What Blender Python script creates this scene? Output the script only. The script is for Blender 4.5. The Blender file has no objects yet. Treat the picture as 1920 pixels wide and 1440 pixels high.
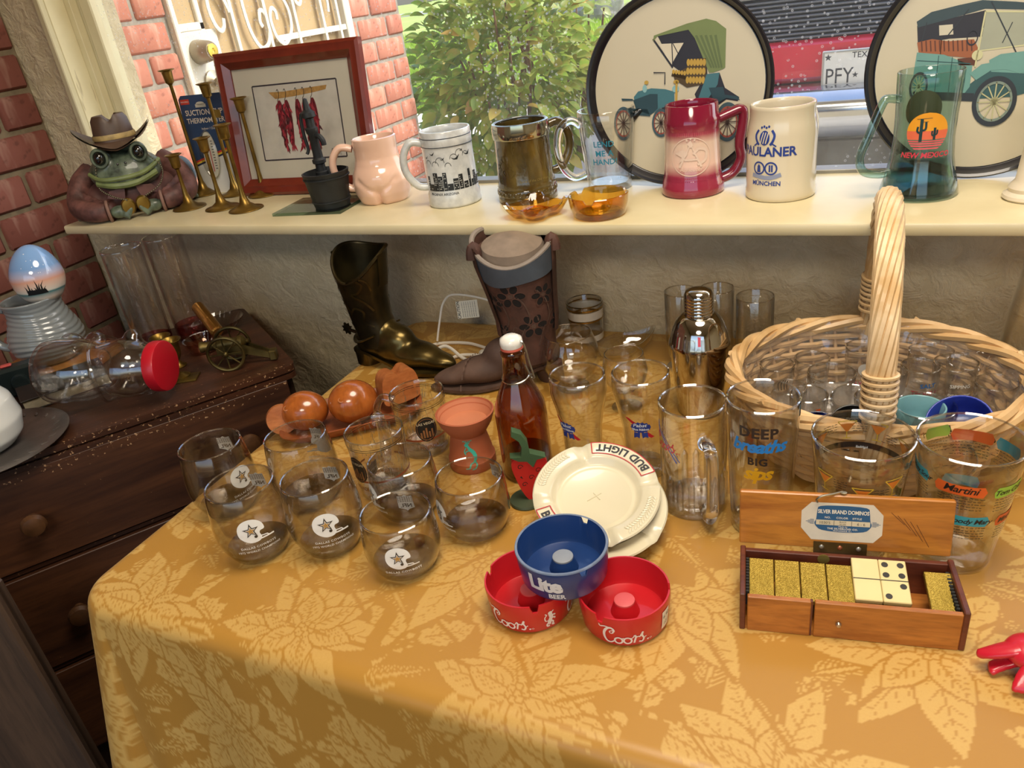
import bpy, bmesh, math, random
import numpy as np
from mathutils import Vector, Matrix, noise
D = bpy.data; SC = bpy.context.scene; COL = SC.collection
PI = math.pi; sin = math.sin; cos = math.cos
random.seed(7)
# ------------------------------------------------------------------ camera, sky, sun, added fill lamps, exposure
EYE = Vector((0, -1.31, 1.37))
cam = D.objects.new('camera', D.cameras.new('camera')); COL.objects.link(cam)
cam.data.sensor_width = 36; cam.data.lens = 1442 / 1920 * 36; cam.data.clip_start = .02; cam.data.clip_end = 300
_r = Vector((.91028, .39405, -.12692)); _u = Vector((-.08073, .46966, .87915)); _f = Vector((-.40604, .79003, -.45934))
cam.matrix_world = Matrix(((_r.x, _u.x, -_f.x, EYE.x), (_r.y, _u.y, -_f.y, EYE.y), (_r.z, _u.z, -_f.z, EYE.z), (0, 0, 0, 1)))
SC.camera = cam
SC.view_settings.view_transform = 'Standard'; SC.view_settings.look = 'None'; SC.view_settings.gamma = 1
SC.view_settings.use_curve_mapping = False
SC.view_settings.exposure = 0.45
w = D.worlds.new('sky'); SC.world = w; w.use_nodes = True
_nt = w.node_tree; _bg = _nt.nodes['Background']
_sky = _nt.nodes.new('ShaderNodeTexSky'); _sky.sky_type = 'NISHITA'; _sky.sun_disc = False
_sky.sun_elevation = math.radians(50); _sky.sun_rotation = math.radians(70); _sky.air_density = 1; _sky.dust_density = 3
_nt.links.new(_sky.outputs[0], _bg.inputs[0]); _bg.inputs[1].default_value = .38
SUN_DIR = Vector((.66, .30, .69)).normalized()
sl = D.lights.new('sun', 'SUN'); sl.energy = 1.7; sl.angle = .01; sl.color = (1, .95, .87)
so = D.objects.new('sun', sl); COL.objects.link(so); so.rotation_euler = SUN_DIR.to_track_quat('Z', 'Y').to_euler()
al = D.lights.new('added_overhead_fill', 'AREA'); al.energy = 22; al.shape = 'DISK'; al.size = .9; al.color = (1, .88, .72)  # unseen area light, added overhead to brighten the table and sill
ao = D.objects.new('added_overhead_fill', al); COL.objects.link(ao); ao.location = (.0, -.72, 2.44)
a2 = D.lights.new('added_rear_fill', 'AREA'); a2.energy = 30; a2.shape = 'DISK'; a2.size = .9; a2.color = (1, .88, .72)  # second unseen light, added behind the camera to lift the wall below the sill
a2o = D.objects.new('added_rear_fill', a2); COL.objects.link(a2o); a2o.location = (.2, -2.7, 2.44)
SC.cycles.max_bounces = 9; SC.cycles.transparent_max_bounces = 32; SC.cycles.transmission_bounces = 8
SC.cycles.diffuse_bounces = 3; SC.cycles.glossy_bounces = 4; SC.cycles.use_denoising = True
SC.cycles.caustics_reflective = False; SC.cycles.caustics_refractive = False; SC.cycles.sample_clamp_indirect = 6
# ------------------------------------------------------------------ material helpers
class X:                                            # a socket with arithmetic
    def __init__(s, nt, k): s.nt = nt; s.k = k
    def m(s, op, b=None, c=None):
        n = s.nt.nodes.new('ShaderNodeMath'); n.operation = op
        for i, q in enumerate((s, b, c)):
            if q is None: continue
            if isinstance(q, X): s.nt.links.new(q.k, n.inputs[i])
            else: n.inputs[i].default_value = q
        return X(s.nt, n.outputs[0])
    def __add__(s, b): return s.m('ADD', b)
    def __sub__(s, b): return s.m('SUBTRACT', b)
    def __mul__(s, b): return s.m('MULTIPLY', b)
    def __truediv__(s, b): return s.m('DIVIDE', b)
    def lt(s, b): return s.m('LESS_THAN', b)
    def gt(s, b): return s.m('GREATER_THAN', b)
    def ab(s): return s.m('ABSOLUTE')
    def mx(s, b): return s.m('MAXIMUM', b)
    def mn(s, b): return s.m('MINIMUM', b)
class NT:
    def __init__(s, name):
        s.mat = D.materials.new(name); s.mat.use_nodes = True; s.nt = s.mat.node_tree; s.nt.nodes.clear()
        s.out = s.nt.nodes.new('ShaderNodeOutputMaterial')
    def n(s, t, **kw):
        n = s.nt.nodes.new('ShaderNode' + t)
        for k, v in kw.items(): setattr(n, k, v)
        return n
    def l(s, a, b): s.nt.links.new(a.k if isinstance(a, X) else a, b)
    def coord(s, kind='Object'): return s.n('TexCoord').outputs[kind]
    def noise(s, scale, detail=3, vec=None, rough=.55, kind='Object', dist=0):
        t = s.n('TexNoise'); t.inputs['Scale'].default_value = scale; t.inputs['Detail'].default_value = detail
        t.inputs['Roughness'].default_value = rough; t.inputs['Distortion'].default_value = dist
        s.l(vec or s.coord(kind), t.inputs['Vector']); return t.outputs[0]
    def mapping(s, scale, rot=(0, 0, 0), kind='Object'):
        m = s.n('Mapping'); m.inputs['Scale'].default_value = scale; m.inputs['Rotation'].default_value = rot
        s.l(s.coord(kind), m.inputs['Vector']); return m.outputs[0]
    def ramp(s, fac, stops, interp='LINEAR'):
        r = s.n('ValToRGB'); r.color_ramp.interpolation = interp
        e = r.color_ramp.elements
        while len(e) < len(stops): e.new(.5)
        for q, (p, c) in zip(e, stops): q.position = p; q.color = (*c, 1)
        s.l(fac, r.inputs[0]); return r.outputs[0]
    def mix(s, fac, a, b):
        m = s.n('Mix', data_type='RGBA')
        for sock, v in ((m.inputs[0], fac), (m.inputs[6], a), (m.inputs[7], b)):
            if isinstance(v, (tuple, list)): sock.default_value = (*v, 1)
            elif isinstance(v, (int, float)): sock.default_value = v
            else: s.l(v, sock)
        return m.outputs[2]
    def bump(s, h, strength=.3, dist=.002, normal=None):
        b = s.n('Bump'); b.inputs['Strength'].default_value = strength; b.inputs['Distance'].default_value = dist
        s.l(h, b.inputs['Height'])
        if normal: s.l(normal, b.inputs['Normal'])
        return b.outputs[0]
    def bsdf(s, col=(.8, .8, .8), rough=.5, metal=0, spec=.5, coat=0, normal=None, **kw):
        p = s.n('BsdfPrincipled')
        def put(k, v):
            if isinstance(v, (tuple, list)): p.inputs[k].default_value = (*v, 1)
            elif isinstance(v, (int, float)): p.inputs[k].default_value = v
            else: s.l(v, p.inputs[k])
        put('Base Color', col); put('Roughness', rough); put('Metallic', metal); put('Specular IOR Level', spec); put('Coat Weight', coat)
        p.inputs['Coat Roughness'].default_value = .05
        if normal: s.l(normal, p.inputs['Normal'])
        for k, v in kw.items(): put(k.replace('_', ' '), v)
        s.l(p.outputs[0], s.out.inputs[0]); return s.mat
def hexc(h):
    c = [int(h[i:i + 2], 16) / 255 for i in (0, 2, 4)]
    return tuple(x / 12.92 if x < .04045 else ((x + .055) / 1.055) ** 2.4 for x in c)
_M = {}
def pm(col, rough=.5, metal=0, var=.12, scale=14, bump=0, bscale=60, coat=0, spec=.5, name=None, col2=None):
    """plain procedural material: a colour with soft noise variation and optional fine relief"""
    if isinstance(col, str): col = hexc(col)
    if isinstance(col2, str): col2 = hexc(col2)
    key = (col, rough, metal, var, scale, bump, bscale, coat, spec, col2)
    if key in _M: return _M[key]
    t = NT(name or 'surface')
    c2 = col2 or tuple(x * (1 - var) for x in col)
    c = t.ramp(t.noise(scale, 4), [(.35, c2), (.65, col)])
    nb = t.bump(t.noise(bscale, 4), bump, .001) if bump else None
    _M[key] = t.bsdf(c, rough, metal, spec, coat, nb); return _M[key]
def ink(col, rough=.45):
    return pm(col, rough, 0, .05, 40, name='printed_ink')
def glass(col, key='', edge=.75, gloss=1., haze=0):
    """thin clear glass: light goes straight through, mirror reflection grows towards grazing angles"""
    k = ('glass', col, edge, gloss, haze, key)
    if k in _M: return _M[k]
    t = NT('glass' + key)
    lw = t.n('LayerWeight'); lw.inputs[0].default_value = .5
    f = X(t.nt, lw.outputs['Facing'])
    fres = (f.m('POWER', 4.) * .85 + .05) * gloss
    tr = t.n('BsdfTransparent'); t.l(t.mix(f.m('POWER', 2.3), col, tuple(x * edge for x in col)), tr.inputs[0])
    gl = t.n('BsdfGlossy'); gl.inputs['Roughness'].default_value = .03
    wob = t.noise(25, 2); gl.inputs[0].default_value = (1, 1, 1, 1); t.l(t.bump(wob, .05, .001), gl.inputs['Normal'])
    mx = t.n('MixShader'); t.l(fres, mx.inputs[0]); t.l(tr.outputs[0], mx.inputs[1]); t.l(gl.outputs[0], mx.inputs[2])
    last = mx
    if haze:
        df = t.n('BsdfDiffuse'); df.inputs[0].default_value = (.9, .9, .88, 1)
        m2 = t.n('MixShader'); m2.inputs[0].default_value = haze
        t.l(mx.outputs[0], m2.inputs[1]); t.l(df.outputs[0], m2.inputs[2]); last = m2
    t.l(last.outputs[0], t.out.inputs[0]); _M[k] = t.mat; return t.mat
def solid_glass(col=(1, 1, 1), rough=.0):
    k = ('sg', col, rough)
    if k in _M: return _M[k]
    t = NT('thick_glass')
    m = t.bsdf(col, rough, 0, .5, 0, t.bump(t.noise(18, 2), .04, .001)); p = [n for n in t.nt.nodes if n.type == 'BSDF_PRINCIPLED'][0]
    p.inputs['Transmission Weight'].default_value = 1; p.inputs['IOR'].default_value = 1.47
    _M[k] = m; return m
def wood(dark, light, scale=(3, 30, 30), rough=.45, rot=(0, 0, 0), coat=.1, wear=None):
    dark, light = [hexc(c) if isinstance(c, str) else c for c in (dark, light)]
    k = ('wood', dark, light, scale, rough, rot, coat, wear)
    if k in _M: return _M[k]
    t = NT('wood'); v = t.mapping(scale, rot)
    g = t.noise(1, 6, v, .65, dist=.6)
    c = t.ramp(g, [(.3, dark), (.62, light)])
    fine = t.noise(7, 3, v)
    c = t.mix(t.ramp(fine, [(.45, (0, 0, 0)), (.7, (.35, .35, .35))]), c, tuple(x * .55 for x in dark))
    if wear:
        sp = t.noise(wear[1], 5, None, .7); c = t.mix(t.ramp(sp, [(wear[2], (0, 0, 0)), (wear[2] + .03, (1, 1, 1))]), c, hexc(wear[0]))
    _M[k] = t.bsdf(c, rough, 0, .5, coat, t.bump(fine, .15, .001)); return _M[k]
# ------------------------------------------------------------------ mesh helpers
def RZ(a): return Matrix.Rotation(a, 4, 'Z')
def RX(a): return Matrix.Rotation(a, 4, 'X')
def RY(a): return Matrix.Rotation(a, 4, 'Y')
def T(x, y=0, z=0): return Matrix.Translation((x, y, z) if not hasattr(x, '__len__') else x)
class MB:
    def __init__(s): s.v = []; s.f = []
    def add(s, v, f, M=None):
        o = len(s.v)
        s.v += [tuple(M @ Vector(p)) for p in v] if M is not None else [tuple(p) for p in v]
        s.f += [tuple(i + o for i in q) for q in f]; return s
    def lathe(s, prof, n=40, M=None, loop=False, rf=None):
        v = []; rings = []; f = []
        for r, z in prof:
            if r < 1e-6: rings.append([len(v)]); v.append((0, 0, z))
            else:
                rings.append(list(range(len(v), len(v) + n)))
                for i in range(n):
                    a = 2 * PI * i / n; q = r if rf is None else rf(r, z, a)
                    v.append((q * cos(a), q * sin(a), z))
        pr = list(zip(rings, rings[1:])) + ([(rings[-1], rings[0])] if loop else [])
        for A, B in pr:
            for i in range(n):
                j = (i + 1) % n
                if len(A) == 1 and len(B) == 1: break
                if len(A) == 1: f.append((A[0], B[j], B[i]))
                elif len(B) == 1: f.append((A[i], A[j], B[0]))
                else: f.append((A[i], A[j], B[j], B[i]))
        return s.add(v, f, M)
    def box(s, c, d, M=None, b=0):
        x, y, z = (q / 2 for q in d); b = min(b, x * .9, y * .9, z * .9)
        if b <= 0:
            v = [(i * x, j * y, k * z) for i in (-1, 1) for j in (-1, 1) for k in (-1, 1)]
            f = [(0, 1, 3, 2), (4, 6, 7, 5), (0, 4, 5, 1), (2, 3, 7, 6), (0, 2, 6, 4), (1, 5, 7, 3)]
        else:
            v = []; f = []; idx = {}
            for i in (-1, 1):
                for j in (-1, 1):
                    for k in (-1, 1):
                        for ax in range(3):
                            p = [i * (x - b), j * (y - b), k * (z - b)]; p[ax] += (i, j, k)[ax] * b
                            idx[i, j, k, ax] = len(v); v.append(tuple(p))
            I = idx
            for sg in (-1, 1):
                f.append((I[sg, -1, -1, 0], I[sg, 1, -1, 0], I[sg, 1, 1, 0], I[sg, -1, 1, 0]))
                f.append((I[-1, sg, -1, 1], I[1, sg, -1, 1], I[1, sg, 1, 1], I[-1, sg, 1, 1]))
                f.append((I[-1, -1, sg, 2], I[1, -1, sg, 2], I[1, 1, sg, 2], I[-1, 1, sg, 2]))
                for s2 in (-1, 1):
                    f.append((I[sg, s2, -1, 0], I[sg, s2, 1, 0], I[sg, s2, 1, 1], I[sg, s2, -1, 1]))
                    f.append((I[sg, -1, s2, 0], I[sg, 1, s2, 0], I[sg, 1, s2, 2], I[sg, -1, s2, 2]))
                    f.append((I[-1, sg, s2, 1], I[1, sg, s2, 1], I[1, sg, s2, 2], I[-1, sg, s2, 2]))
            for i in (-1, 1):
                for j in (-1, 1):
                    for k in (-1, 1): f.append((I[i, j, k, 0], I[i, j, k, 1], I[i, j, k, 2]))
        return s.add(v, f, (M or Matrix()) @ T(c))
    def tube(s, pts, r, n=8, closed=False, M=None, flat=1, caps=True, up=None):
        P = [Vector(p) for p in pts]; N = len(P); v = []; f = []
        R = r if hasattr(r, '__len__') else [r] * N
        prev = None
        for i in range(N):
            if closed: t = P[(i + 1) % N] - P[i - 1]
            else: t = P[min(i + 1, N - 1)] - P[max(i - 1, 0)]
            if t.length < 1e-9: t = Vector((0, 0, 1))
            t.normalize()
            if prev is None:
                a = Vector(up) if up else (Vector((0, 0, 1)) if abs(t.z) < .9 else Vector((1, 0, 0)))
                prev = (a - t * a.dot(t)).normalized()
            else:
                q = prev - t * prev.dot(t); prev = q.normalized() if q.length > 1e-6 else prev
            b = t.cross(prev)
            for k in range(n):
                a = 2 * PI * k / n; v.append(P[i] + (prev * cos(a) * flat + b * sin(a)) * R[i])
        for i in range(N if closed else N - 1):
            j = (i + 1) % N
            for k in range(n):
                l = (k + 1) % n; f.append((i * n + k, i * n + l, j * n + l, j * n + k))
        if caps and not closed: f.append(tuple(reversed(range(n)))); f.append(tuple(range((N - 1) * n, N * n)))
        return s.add(v, f, M)
    def prism(s, poly, z0, z1, M=None):
        n = len(poly); v = [(x, y, z0) for x, y in poly] + [(x, y, z1) for x, y in poly]
        f = [tuple(reversed(range(n))), tuple(range(n, 2 * n))] + [(i, (i + 1) % n, n + (i + 1) % n, n + i) for i in range(n)]
        return s.add(v, f, M)
    def ball(s, c, r, n=16, m=10, M=None, R=None):
        rx, ry, rz = r if hasattr(r, '__len__') else (r, r, r)
        prof = [(max(0, sin(PI * i / m)) if 0 < i < m else 0, -cos(PI * i / m)) for i in range(m + 1)]
        K = (M or Matrix()) @ T(c) @ (R or Matrix()) @ Matrix.Diagonal((rx, ry, rz, 1))
        return s.lathe(prof, n, K)
    def loft(s, rings, caps=(True, True), M=None, closed=True):
        n = len(rings[0]); v = [p for r in rings for p in r]; f = []
        for i in range(len(rings) - 1):
            for k in range(n if closed else n - 1):
                l = (k + 1) % n; f.append((i * n + k, i * n + l, (i + 1) * n + l, (i + 1) * n + k))
        if caps[0]: f.append(tuple(reversed(range(n))))
        if caps[1]: f.append(tuple(range((len(rings) - 1) * n, len(rings) * n)))
        return s.add(v, f, M)
    def grid(s, fn, nu, nv, M=None):
        v = [fn(i / nu, j / nv) for i in range(nu + 1) for j in range(nv + 1)]; w_ = nv + 1
        f = [(i * w_ + j, (i + 1) * w_ + j, (i + 1) * w_ + j + 1, i * w_ + j + 1) for i in range(nu) for j in range(nv)]
        return s.add(v, f, M)
    def mesh(s, name, m=None, sharp=35):
        me = D.meshes.new(name); me.from_pydata(s.v, [], s.f)
        if m: me.materials.append(m)
        if sharp is not None:
            me.shade_smooth()
            try: me.set_sharp_from_angle(angle=math.radians(sharp))
            except Exception: pass
        return me
    def build(s, name, m, parent=None, sharp=35, loc=None, rotz=None, M=None):
        return link(name, s.mesh(name, m, sharp), parent, loc, rotz, M)
def link(name, me, parent=None, loc=None, rotz=None, M=None):
    o = D.objects.new(name, me); COL.objects.link(o)
    if parent: o.parent = parent
    if M is not None: o.matrix_local = M
    if loc is not None: o.location = loc
    if rotz is not None: o.rotation_euler = (0, 0, rotz)
    return o
def tag(o, label=None, cat=None, group=None, kind=None):
    for k, v in (('label', label), ('category', cat), ('group', group), ('kind', kind)):
        if v: o[k] = v
    return o
def thing(name, label, cat, loc=(0, 0, 0), rotz=0, group=None, M=None):
    o = link(name, None, None, loc if M is None else None, rotz if M is None else None, M)
    o.empty_display_size = .02; return tag(o, label, cat, group)
def smooth_mesh(mb, name, m, voxel=.004, it=6, sub=0):
    """melt overlapping shapes into one continuous skin"""
    o = mb.build(name, m)
    r = o.modifiers.new('r', 'REMESH'); r.mode = 'VOXEL'; r.voxel_size = voxel; r.use_smooth_shade = True
    s_ = o.modifiers.new('s', 'SMOOTH'); s_.factor = .5; s_.iterations = it
    dg = bpy.context.evaluated_depsgraph_get(); dg.update()
    me = D.meshes.new_from_object(o.evaluated_get(dg)); D.objects.remove(o); me.shade_smooth()
    if not me.materials: me.materials.append(m)
    return me
# ------------------------------------------------------------------ flat lettering and marks, wrapped on to surfaces
_TX = {}
def text(s, size=1, shear=0, bold=0, align='CENTER', spacing=1, sx=1):
    """built-in font outlines as flat triangles; returns (points, faces)"""
    k = (s, shear, bold, align, spacing)
    if k not in _TX:
        c = D.curves.new('t', 'FONT'); c.body = s; c.size = 1; c.shear = shear; c.offset = bold; c.align_x = align
        c.space_character = spacing; c.resolution_u = 2; c.fill_mode = 'BOTH'
        o = D.objects.new('t', c); COL.objects.link(o)
        me = D.meshes.new_from_object(o); D.objects.remove(o)
        _TX[k] = ([(v.co.x, v.co.y) for v in me.vertices], [tuple(p.vertices) for p in me.polygons])
    v, f = _TX[k]
    return [(x * size * sx, y * size) for x, y in v], f
def spl(pts, n=6, closed=False):
    """Catmull-Rom through the points"""
    P = [tuple(p) for p in pts]; N = len(P); out = []
    if N < 3: return P
    for i in range(N if closed else N - 1):
        p0, p1, p2, p3 = (P[(i + k) % N] if closed else P[min(max(i + k, 0), N - 1)] for k in (-1, 0, 1, 2))
        for j in range(n):
            t = j / n
            out.append(tuple(.5 * (2 * b + (c - a) * t + (2 * a - 5 * b + 4 * c - d) * t * t + (3 * b - a - 3 * c + d) * t ** 3) for a, b, c, d in zip(p0, p1, p2, p3)))
    if not closed: out.append(P[-1])
    return out
def stroke(pts, w_, taper=None, smooth=5):
    P = [Vector(p) for p in (spl(pts, smooth) if smooth else pts)]; v = []; n = len(P)
    for i, p in enumerate(P):
        t = P[min(i + 1, n - 1)] - P[max(i - 1, 0)]
        t = t.normalized() if t.length > 0 else Vector((1, 0)); q = Vector((-t.y, t.x))
        ww = w_ / 2 * (taper(i / max(1, n - 1)) if taper else 1)
        v += [tuple(p + q * ww), tuple(p - q * ww)]
    return v, [(2 * i, 2 * i + 1, 2 * i + 3, 2 * i + 2) for i in range(n - 1)]
def poly(pts): return list(pts), [tuple(range(len(pts)))]
def disc(cx, cy, rx, ry=None, n=24, a0=0, a1=2 * PI):
    ry = ry or rx
    full = abs(a1 - a0 - 2 * PI) < 1e-6
    return poly([(cx + rx * cos(a0 + (a1 - a0) * i / (n if full else n - 1)), cy + ry * sin(a0 + (a1 - a0) * i / (n if full else n - 1))) for i in range(n)])
def ring(cx, cy, r0, r1, n=32, k=1, a0=0, a1=2 * PI):
    v = []
    for i in range(n + 1):
        a = a0 + (a1 - a0) * i / n; v += [(cx + r0 * cos(a), cy + r0 * k * sin(a)), (cx + r1 * cos(a), cy + r1 * k * sin(a))]
    return v, [(2 * i, 2 * i + 1, 2 * i + 3, 2 * i + 2) for i in range(n)]
def rect(x0, y0, x1, y1): return poly([(x0, y0), (x1, y0), (x1, y1), (x0, y1)])
def star(cx, cy, r, r2=.4, n=5, rot=PI / 2):
    return poly([(cx + (r if i % 2 == 0 else r * r2) * cos(rot + PI * i / n), cy + (r if i % 2 == 0 else r * r2) * sin(rot + PI * i / n)) for i in range(2 * n)])
def mv(d, dx=0, dy=0, s=1, rot=0, sx=1):
    c, n = cos(rot), sin(rot)
    return [((x * c * sx - y * n) * s + dx, (x * n * sx + y * c) * s + dy) for x, y in d[0]], d[1]
def arc(d, R, up=True):
    """bend a line of text along a circle of radius R"""
    g = 1 if up else -1
    return [((R + g * y) * sin(x / R), g * ((R + g * y) * cos(x / R) - R)) for x, y in d[0]], d[1]
def join(*ds):
    v = []; f = []
    for a, b in ds:
        o = len(v); v += a; f += [tuple(i + o for i in q) for q in b]
    return v, f
def onto(d, fn, maxlen=.006):
    """triangulate, refine and map flat shapes with fn(u, v) -> point"""
    bm = bmesh.new(); vs = [bm.verts.new((x, y, 0)) for x, y in d[0]]
    for q in d[1]:
        try: bm.faces.new([vs[i] for i in q])
        except ValueError: pass
    bmesh.ops.triangulate(bm, faces=bm.faces[:])
    if maxlen:
        for _ in range(5):
            e = [q for q in bm.edges if q.calc_length() > maxlen]
            if not e: break
            bmesh.ops.subdivide_edges(bm, edges=e, cuts=1)
            bmesh.ops.triangulate(bm, faces=[q for q in bm.faces if len(q.verts) > 3])
    bm.verts.index_update()
    mb = MB(); mb.v = [tuple(fn(v.co.x, v.co.y)) for v in bm.verts]; mb.f = [tuple(v.index for v in q.verts) for q in bm.faces]
    bm.free(); return mb
def prof_r(prof):
    """outer radius as a function of height from a profile's rising part"""
    def f(z):
        for (r0, z0), (r1, z1) in zip(prof, prof[1:]):
            if z0 <= z <= z1 and z1 > z0: return r0 + (r1 - r0) * (z - z0) / (z1 - z0)
        return prof[-1][0] if z > prof[-1][1] else prof[0][0]
    return f
def cyl(rf, a0, z0, eps=.0004):
    if not callable(rf): R_ = rf; rf = lambda z: R_
    r0 = rf(z0)
    return lambda u, v: ((rf(z0 + v) + eps) * cos(a0 + u / r0), (rf(z0 + v) + eps) * sin(a0 + u / r0), z0 + v)
def flat(o, U, V, eps=None):
    o, U, V = Vector(o), Vector(U), Vector(V); n = U.cross(V).normalized() * (eps or 0)
    return lambda u, v: tuple(o + U * u + V * v + n)
def mark(parent, d, fn, m, name='printed_mark', maxlen=.006):
    return onto(d, fn, maxlen).build(name, m, parent)
def face_a(x, y, rotz=0): return math.atan2(EYE.y - y, EYE.x - x) - rotz
def shell(prof_out, thick, foot=.006, n=48, lip=.0):
    """closed glass or pottery wall: outer profile up, rounded lip, inner profile down"""
    z0 = prof_out[0][1]; top = prof_out[-1]
    inner = [(max(r - thick, .001), z) for r, z in prof_out if z > z0 + foot]
    p = [(0, z0)] + list(prof_out) + [(top[0] - thick * .25, top[1] + thick * .35), (top[0] - thick * .75, top[1] + thick * .35)] + inner[::-1]
    p += [(inner[0][0] * .9, z0 + foot), (0, z0 + foot)]
    return p
def handle_pts(r, zt, zb, out, n=14, ear=1.0):
    """C-shaped handle from the upper wall to the lower wall, in the local x-z plane"""
    return spl([(r * .94, 0, zt), (r + out * .55, 0, zt + .004 * ear), (r + out, 0, zt - (zt - zb) * .22), (r + out, 0, zt - (zt - zb) * .6), (r + out * .5, 0, zb + (zt - zb) * .06), (r * .94, 0, zb)], 5)
# ------------------------------------------------------------------ the room and the window
TZ = .752; SZ = 1.025; DZ = .78
def plaster():
    t = NT('textured_plaster')
    n1 = t.noise(28, 5, None, .6, dist=.8); n2 = t.noise(90, 3)
    h = X(t.nt, n1) * .8 + X(t.nt, n2) * .2
    c = t.ramp(n1, [(.3, hexc('c8b894')), (.7, hexc('d8c9a8'))])
    return t.bsdf(c, .62, 0, .35, 0, t.bump(t.ramp(h.k, [(.4, (0, 0, 0)), (.62, (1, 1, 1))]), .55, .006))
def painted(c1='e9dfb9', c2='d9cba0', crack=True, rough=.4):
    t = NT('old_cream_paint'); n1 = t.noise(6, 4)
    c = t.ramp(n1, [(.3, hexc(c2)), (.65, hexc(c1))])
    v = t.mapping((40, 40, 6)); cr = t.noise(1, 4, v, .6)
    if crack: c = t.mix(t.ramp(cr, [(.27, (.55, .55, .55)), (.33, (0, 0, 0))]), c, hexc('a2906a'))
    return t.bsdf(c, rough, 0, .5, .1, t.bump(cr, .12, .002))
def brick_mat(c1, c2, c3, name):
    t = NT(name); oi = t.n('ObjectInfo'); rnd = oi.outputs['Random']
    v = t.mapping((9, 9, 2)); st = t.noise(2.2, 3, v, .6); n2 = t.noise(45, 5)
    c = t.mix(rnd, hexc(c1), hexc(c2)); c = t.mix(t.ramp(st, [(.52, (0, 0, 0)), (.66, (.75, .75, .75))]), c, hexc(c3))
    c = t.mix(t.ramp(n2, [(.33, (.5, .5, .5)), (.42, (0, 0, 0))]), c, tuple(x * .5 for x in hexc(c1)))
    return t.bsdf(c, .75, 0, .3, 0, t.bump(n2, .5, .003))
MORTAR = pm('9c9486', .9, 0, .3, 40, .6, 90); MORTAR_IN = pm('86775e', .9, 0, .3, 40, .6, 90)
BR_IN = brick_mat('764338', '885347', 'a88474', 'indoor_brick'); BR_OUT = brick_mat('a4634f', 'b4765f', 'cca48e', 'porch_brick')
CREAM = painted(); PLASTER = plaster()
def structure(o): o['kind'] = 'structure'; return o
def box_obj(name, boxes, m, parent=None, b=0, sharp=35):
    mb = MB()
    for (x0, y0, z0, x1, y1, z1) in boxes: mb.box(((x0 + x1) / 2, (y0 + y1) / 2, (z0 + z1) / 2), (abs(x1 - x0), abs(y1 - y0), abs(z1 - z0)), None, b)
    return mb.build(name, m, parent, sharp)
def brick_mesh(L, h, m):
    mb = MB(); mb.box((0, 0, 0), (.05, L, h), None, .006)
    mb.v = [(x, y + .0016 * noise.noise((x * 40, y * 30, z * 40 + L)), z + .0016 * noise.noise((x * 40 + 7, y * 30, z * 40))) for x, y, z in mb.v]
    return mb.mesh('brick', m, 50)
def lay(parent, xf, y0, y1, z0, z1, zj, m, joint=0, ya=0, course=.083, L=.2):
    """running bond on a wall whose face is at x = xf and looks towards +x"""
    cache = {}
    k = math.floor((z0 - zj) / course)
    while zj + k * course < z1:
        zz = zj + k * course
        off = ya if k % 2 == 0 else ya + (L + .011) / 2
        j = math.floor((y0 - off) / (L + .011))
        while off + j * (L + .011) < y1:
            a = max(off + j * (L + .011) + .0055, y0); b = min(off + (j + 1) * (L + .011) - .0055, y1)
            if b - a > .03:
                ln = round(b - a, 3)
                if ln not in cache: cache[ln] = brick_mesh(ln, course - .011, m)
                o = link('brick', cache[ln], parent, (xf - .025 + random.uniform(-.0025, .0015), (a + b) / 2, zz + course / 2))
                o.rotation_euler = (random.uniform(-.008, .008), 0, random.uniform(-.008, .008))
            j += 1
        k += 1
floor = structure(box_obj('floor', [(-2.1, -3.6, -.05, 2.4, .19, 0)], wood('241710', '3d281a', (20, 2, 20), .5)))
wl = structure(box_obj('wall_left', [(-2.05, -3.6, 0, -1.823, 0, 2.5)], MORTAR_IN))
lay(wl, -1.815, -1.45, -.003, .3, 1.75, 1.3745, BR_IN, ya=-.105)
WX0, WX1, WZ1 = -1.68, 1.6, 2.1
wb = structure(box_obj('wall_back', [(-1.86, 0, 0, WX0, .19, 2.5), (WX0, 0, 0, WX1, .19, 1.005), (WX0, 0, WZ1, WX1, .19, 2.5), (WX1, 0, 0, 2.4, .19, 2.5)], PLASTER))
wr = structure(box_obj('wall_right', [(2.4, -3.6, 0, 2.5, .19, 2.5)], PLASTER))
wf = structure(box_obj('wall_front', [(-2.1, -3.7, 0, -1.6, -3.6, 2.5), (1.8, -3.7, 0, 2.5, -3.6, 2.5), (-1.6, -3.7, 0, 1.8, -3.6, .6), (-1.6, -3.7, 2.3, 1.8, -3.6, 2.5)], PLASTER))  # opening in this unseen wall is put in to let sky fill light enter
ce = structure(box_obj('ceiling', [(-2.1, -3.6, 2.5, 2.5, .19, 2.6)], pm('d9cfb8', .8, 0, .06, 20, .3, 80)))
sill = MB()
sp = [(-.205, SZ - .004), (-.2035, SZ - .0012), (-.2, SZ), (.07, SZ), (.07, SZ - .019), (-.2, SZ - .019), (-.2035, SZ - .0178), (-.205, SZ - .015)]
sill.loft([[(x, y, z) for y, z in sp] for x in (-1.605, -1.0, 0, 1.0, 1.62)])
sill.box((-1.6425, .034, SZ - .0095), (.075, .068, .019))
structure(sill.build('trim_1', painted('dccfa8', 'cfc096', False, .3), None, 30))
win = structure(link('window_1', None)); win.empty_display_size = .05
box_obj('jamb', [(WX0, .002, SZ, WX0 + .006, .05, WZ1), (WX0, .05, SZ, WX0 + .022, .075, WZ1)], CREAM, win, .001)
box_obj('casing', [(WX0 - .012, -.012, SZ, WX0 + .004, .004, WZ1 + .03)], painted('d8ceaa', 'c8bb92'), win, .002)
box_obj('frame_stile', [(WX0 + .022, .068, SZ, WX0 + .034, .09, WZ1), (WX0 + .036, .062, SZ, WX0 + .068, .10, WZ1)], CREAM, win, .003)
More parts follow.
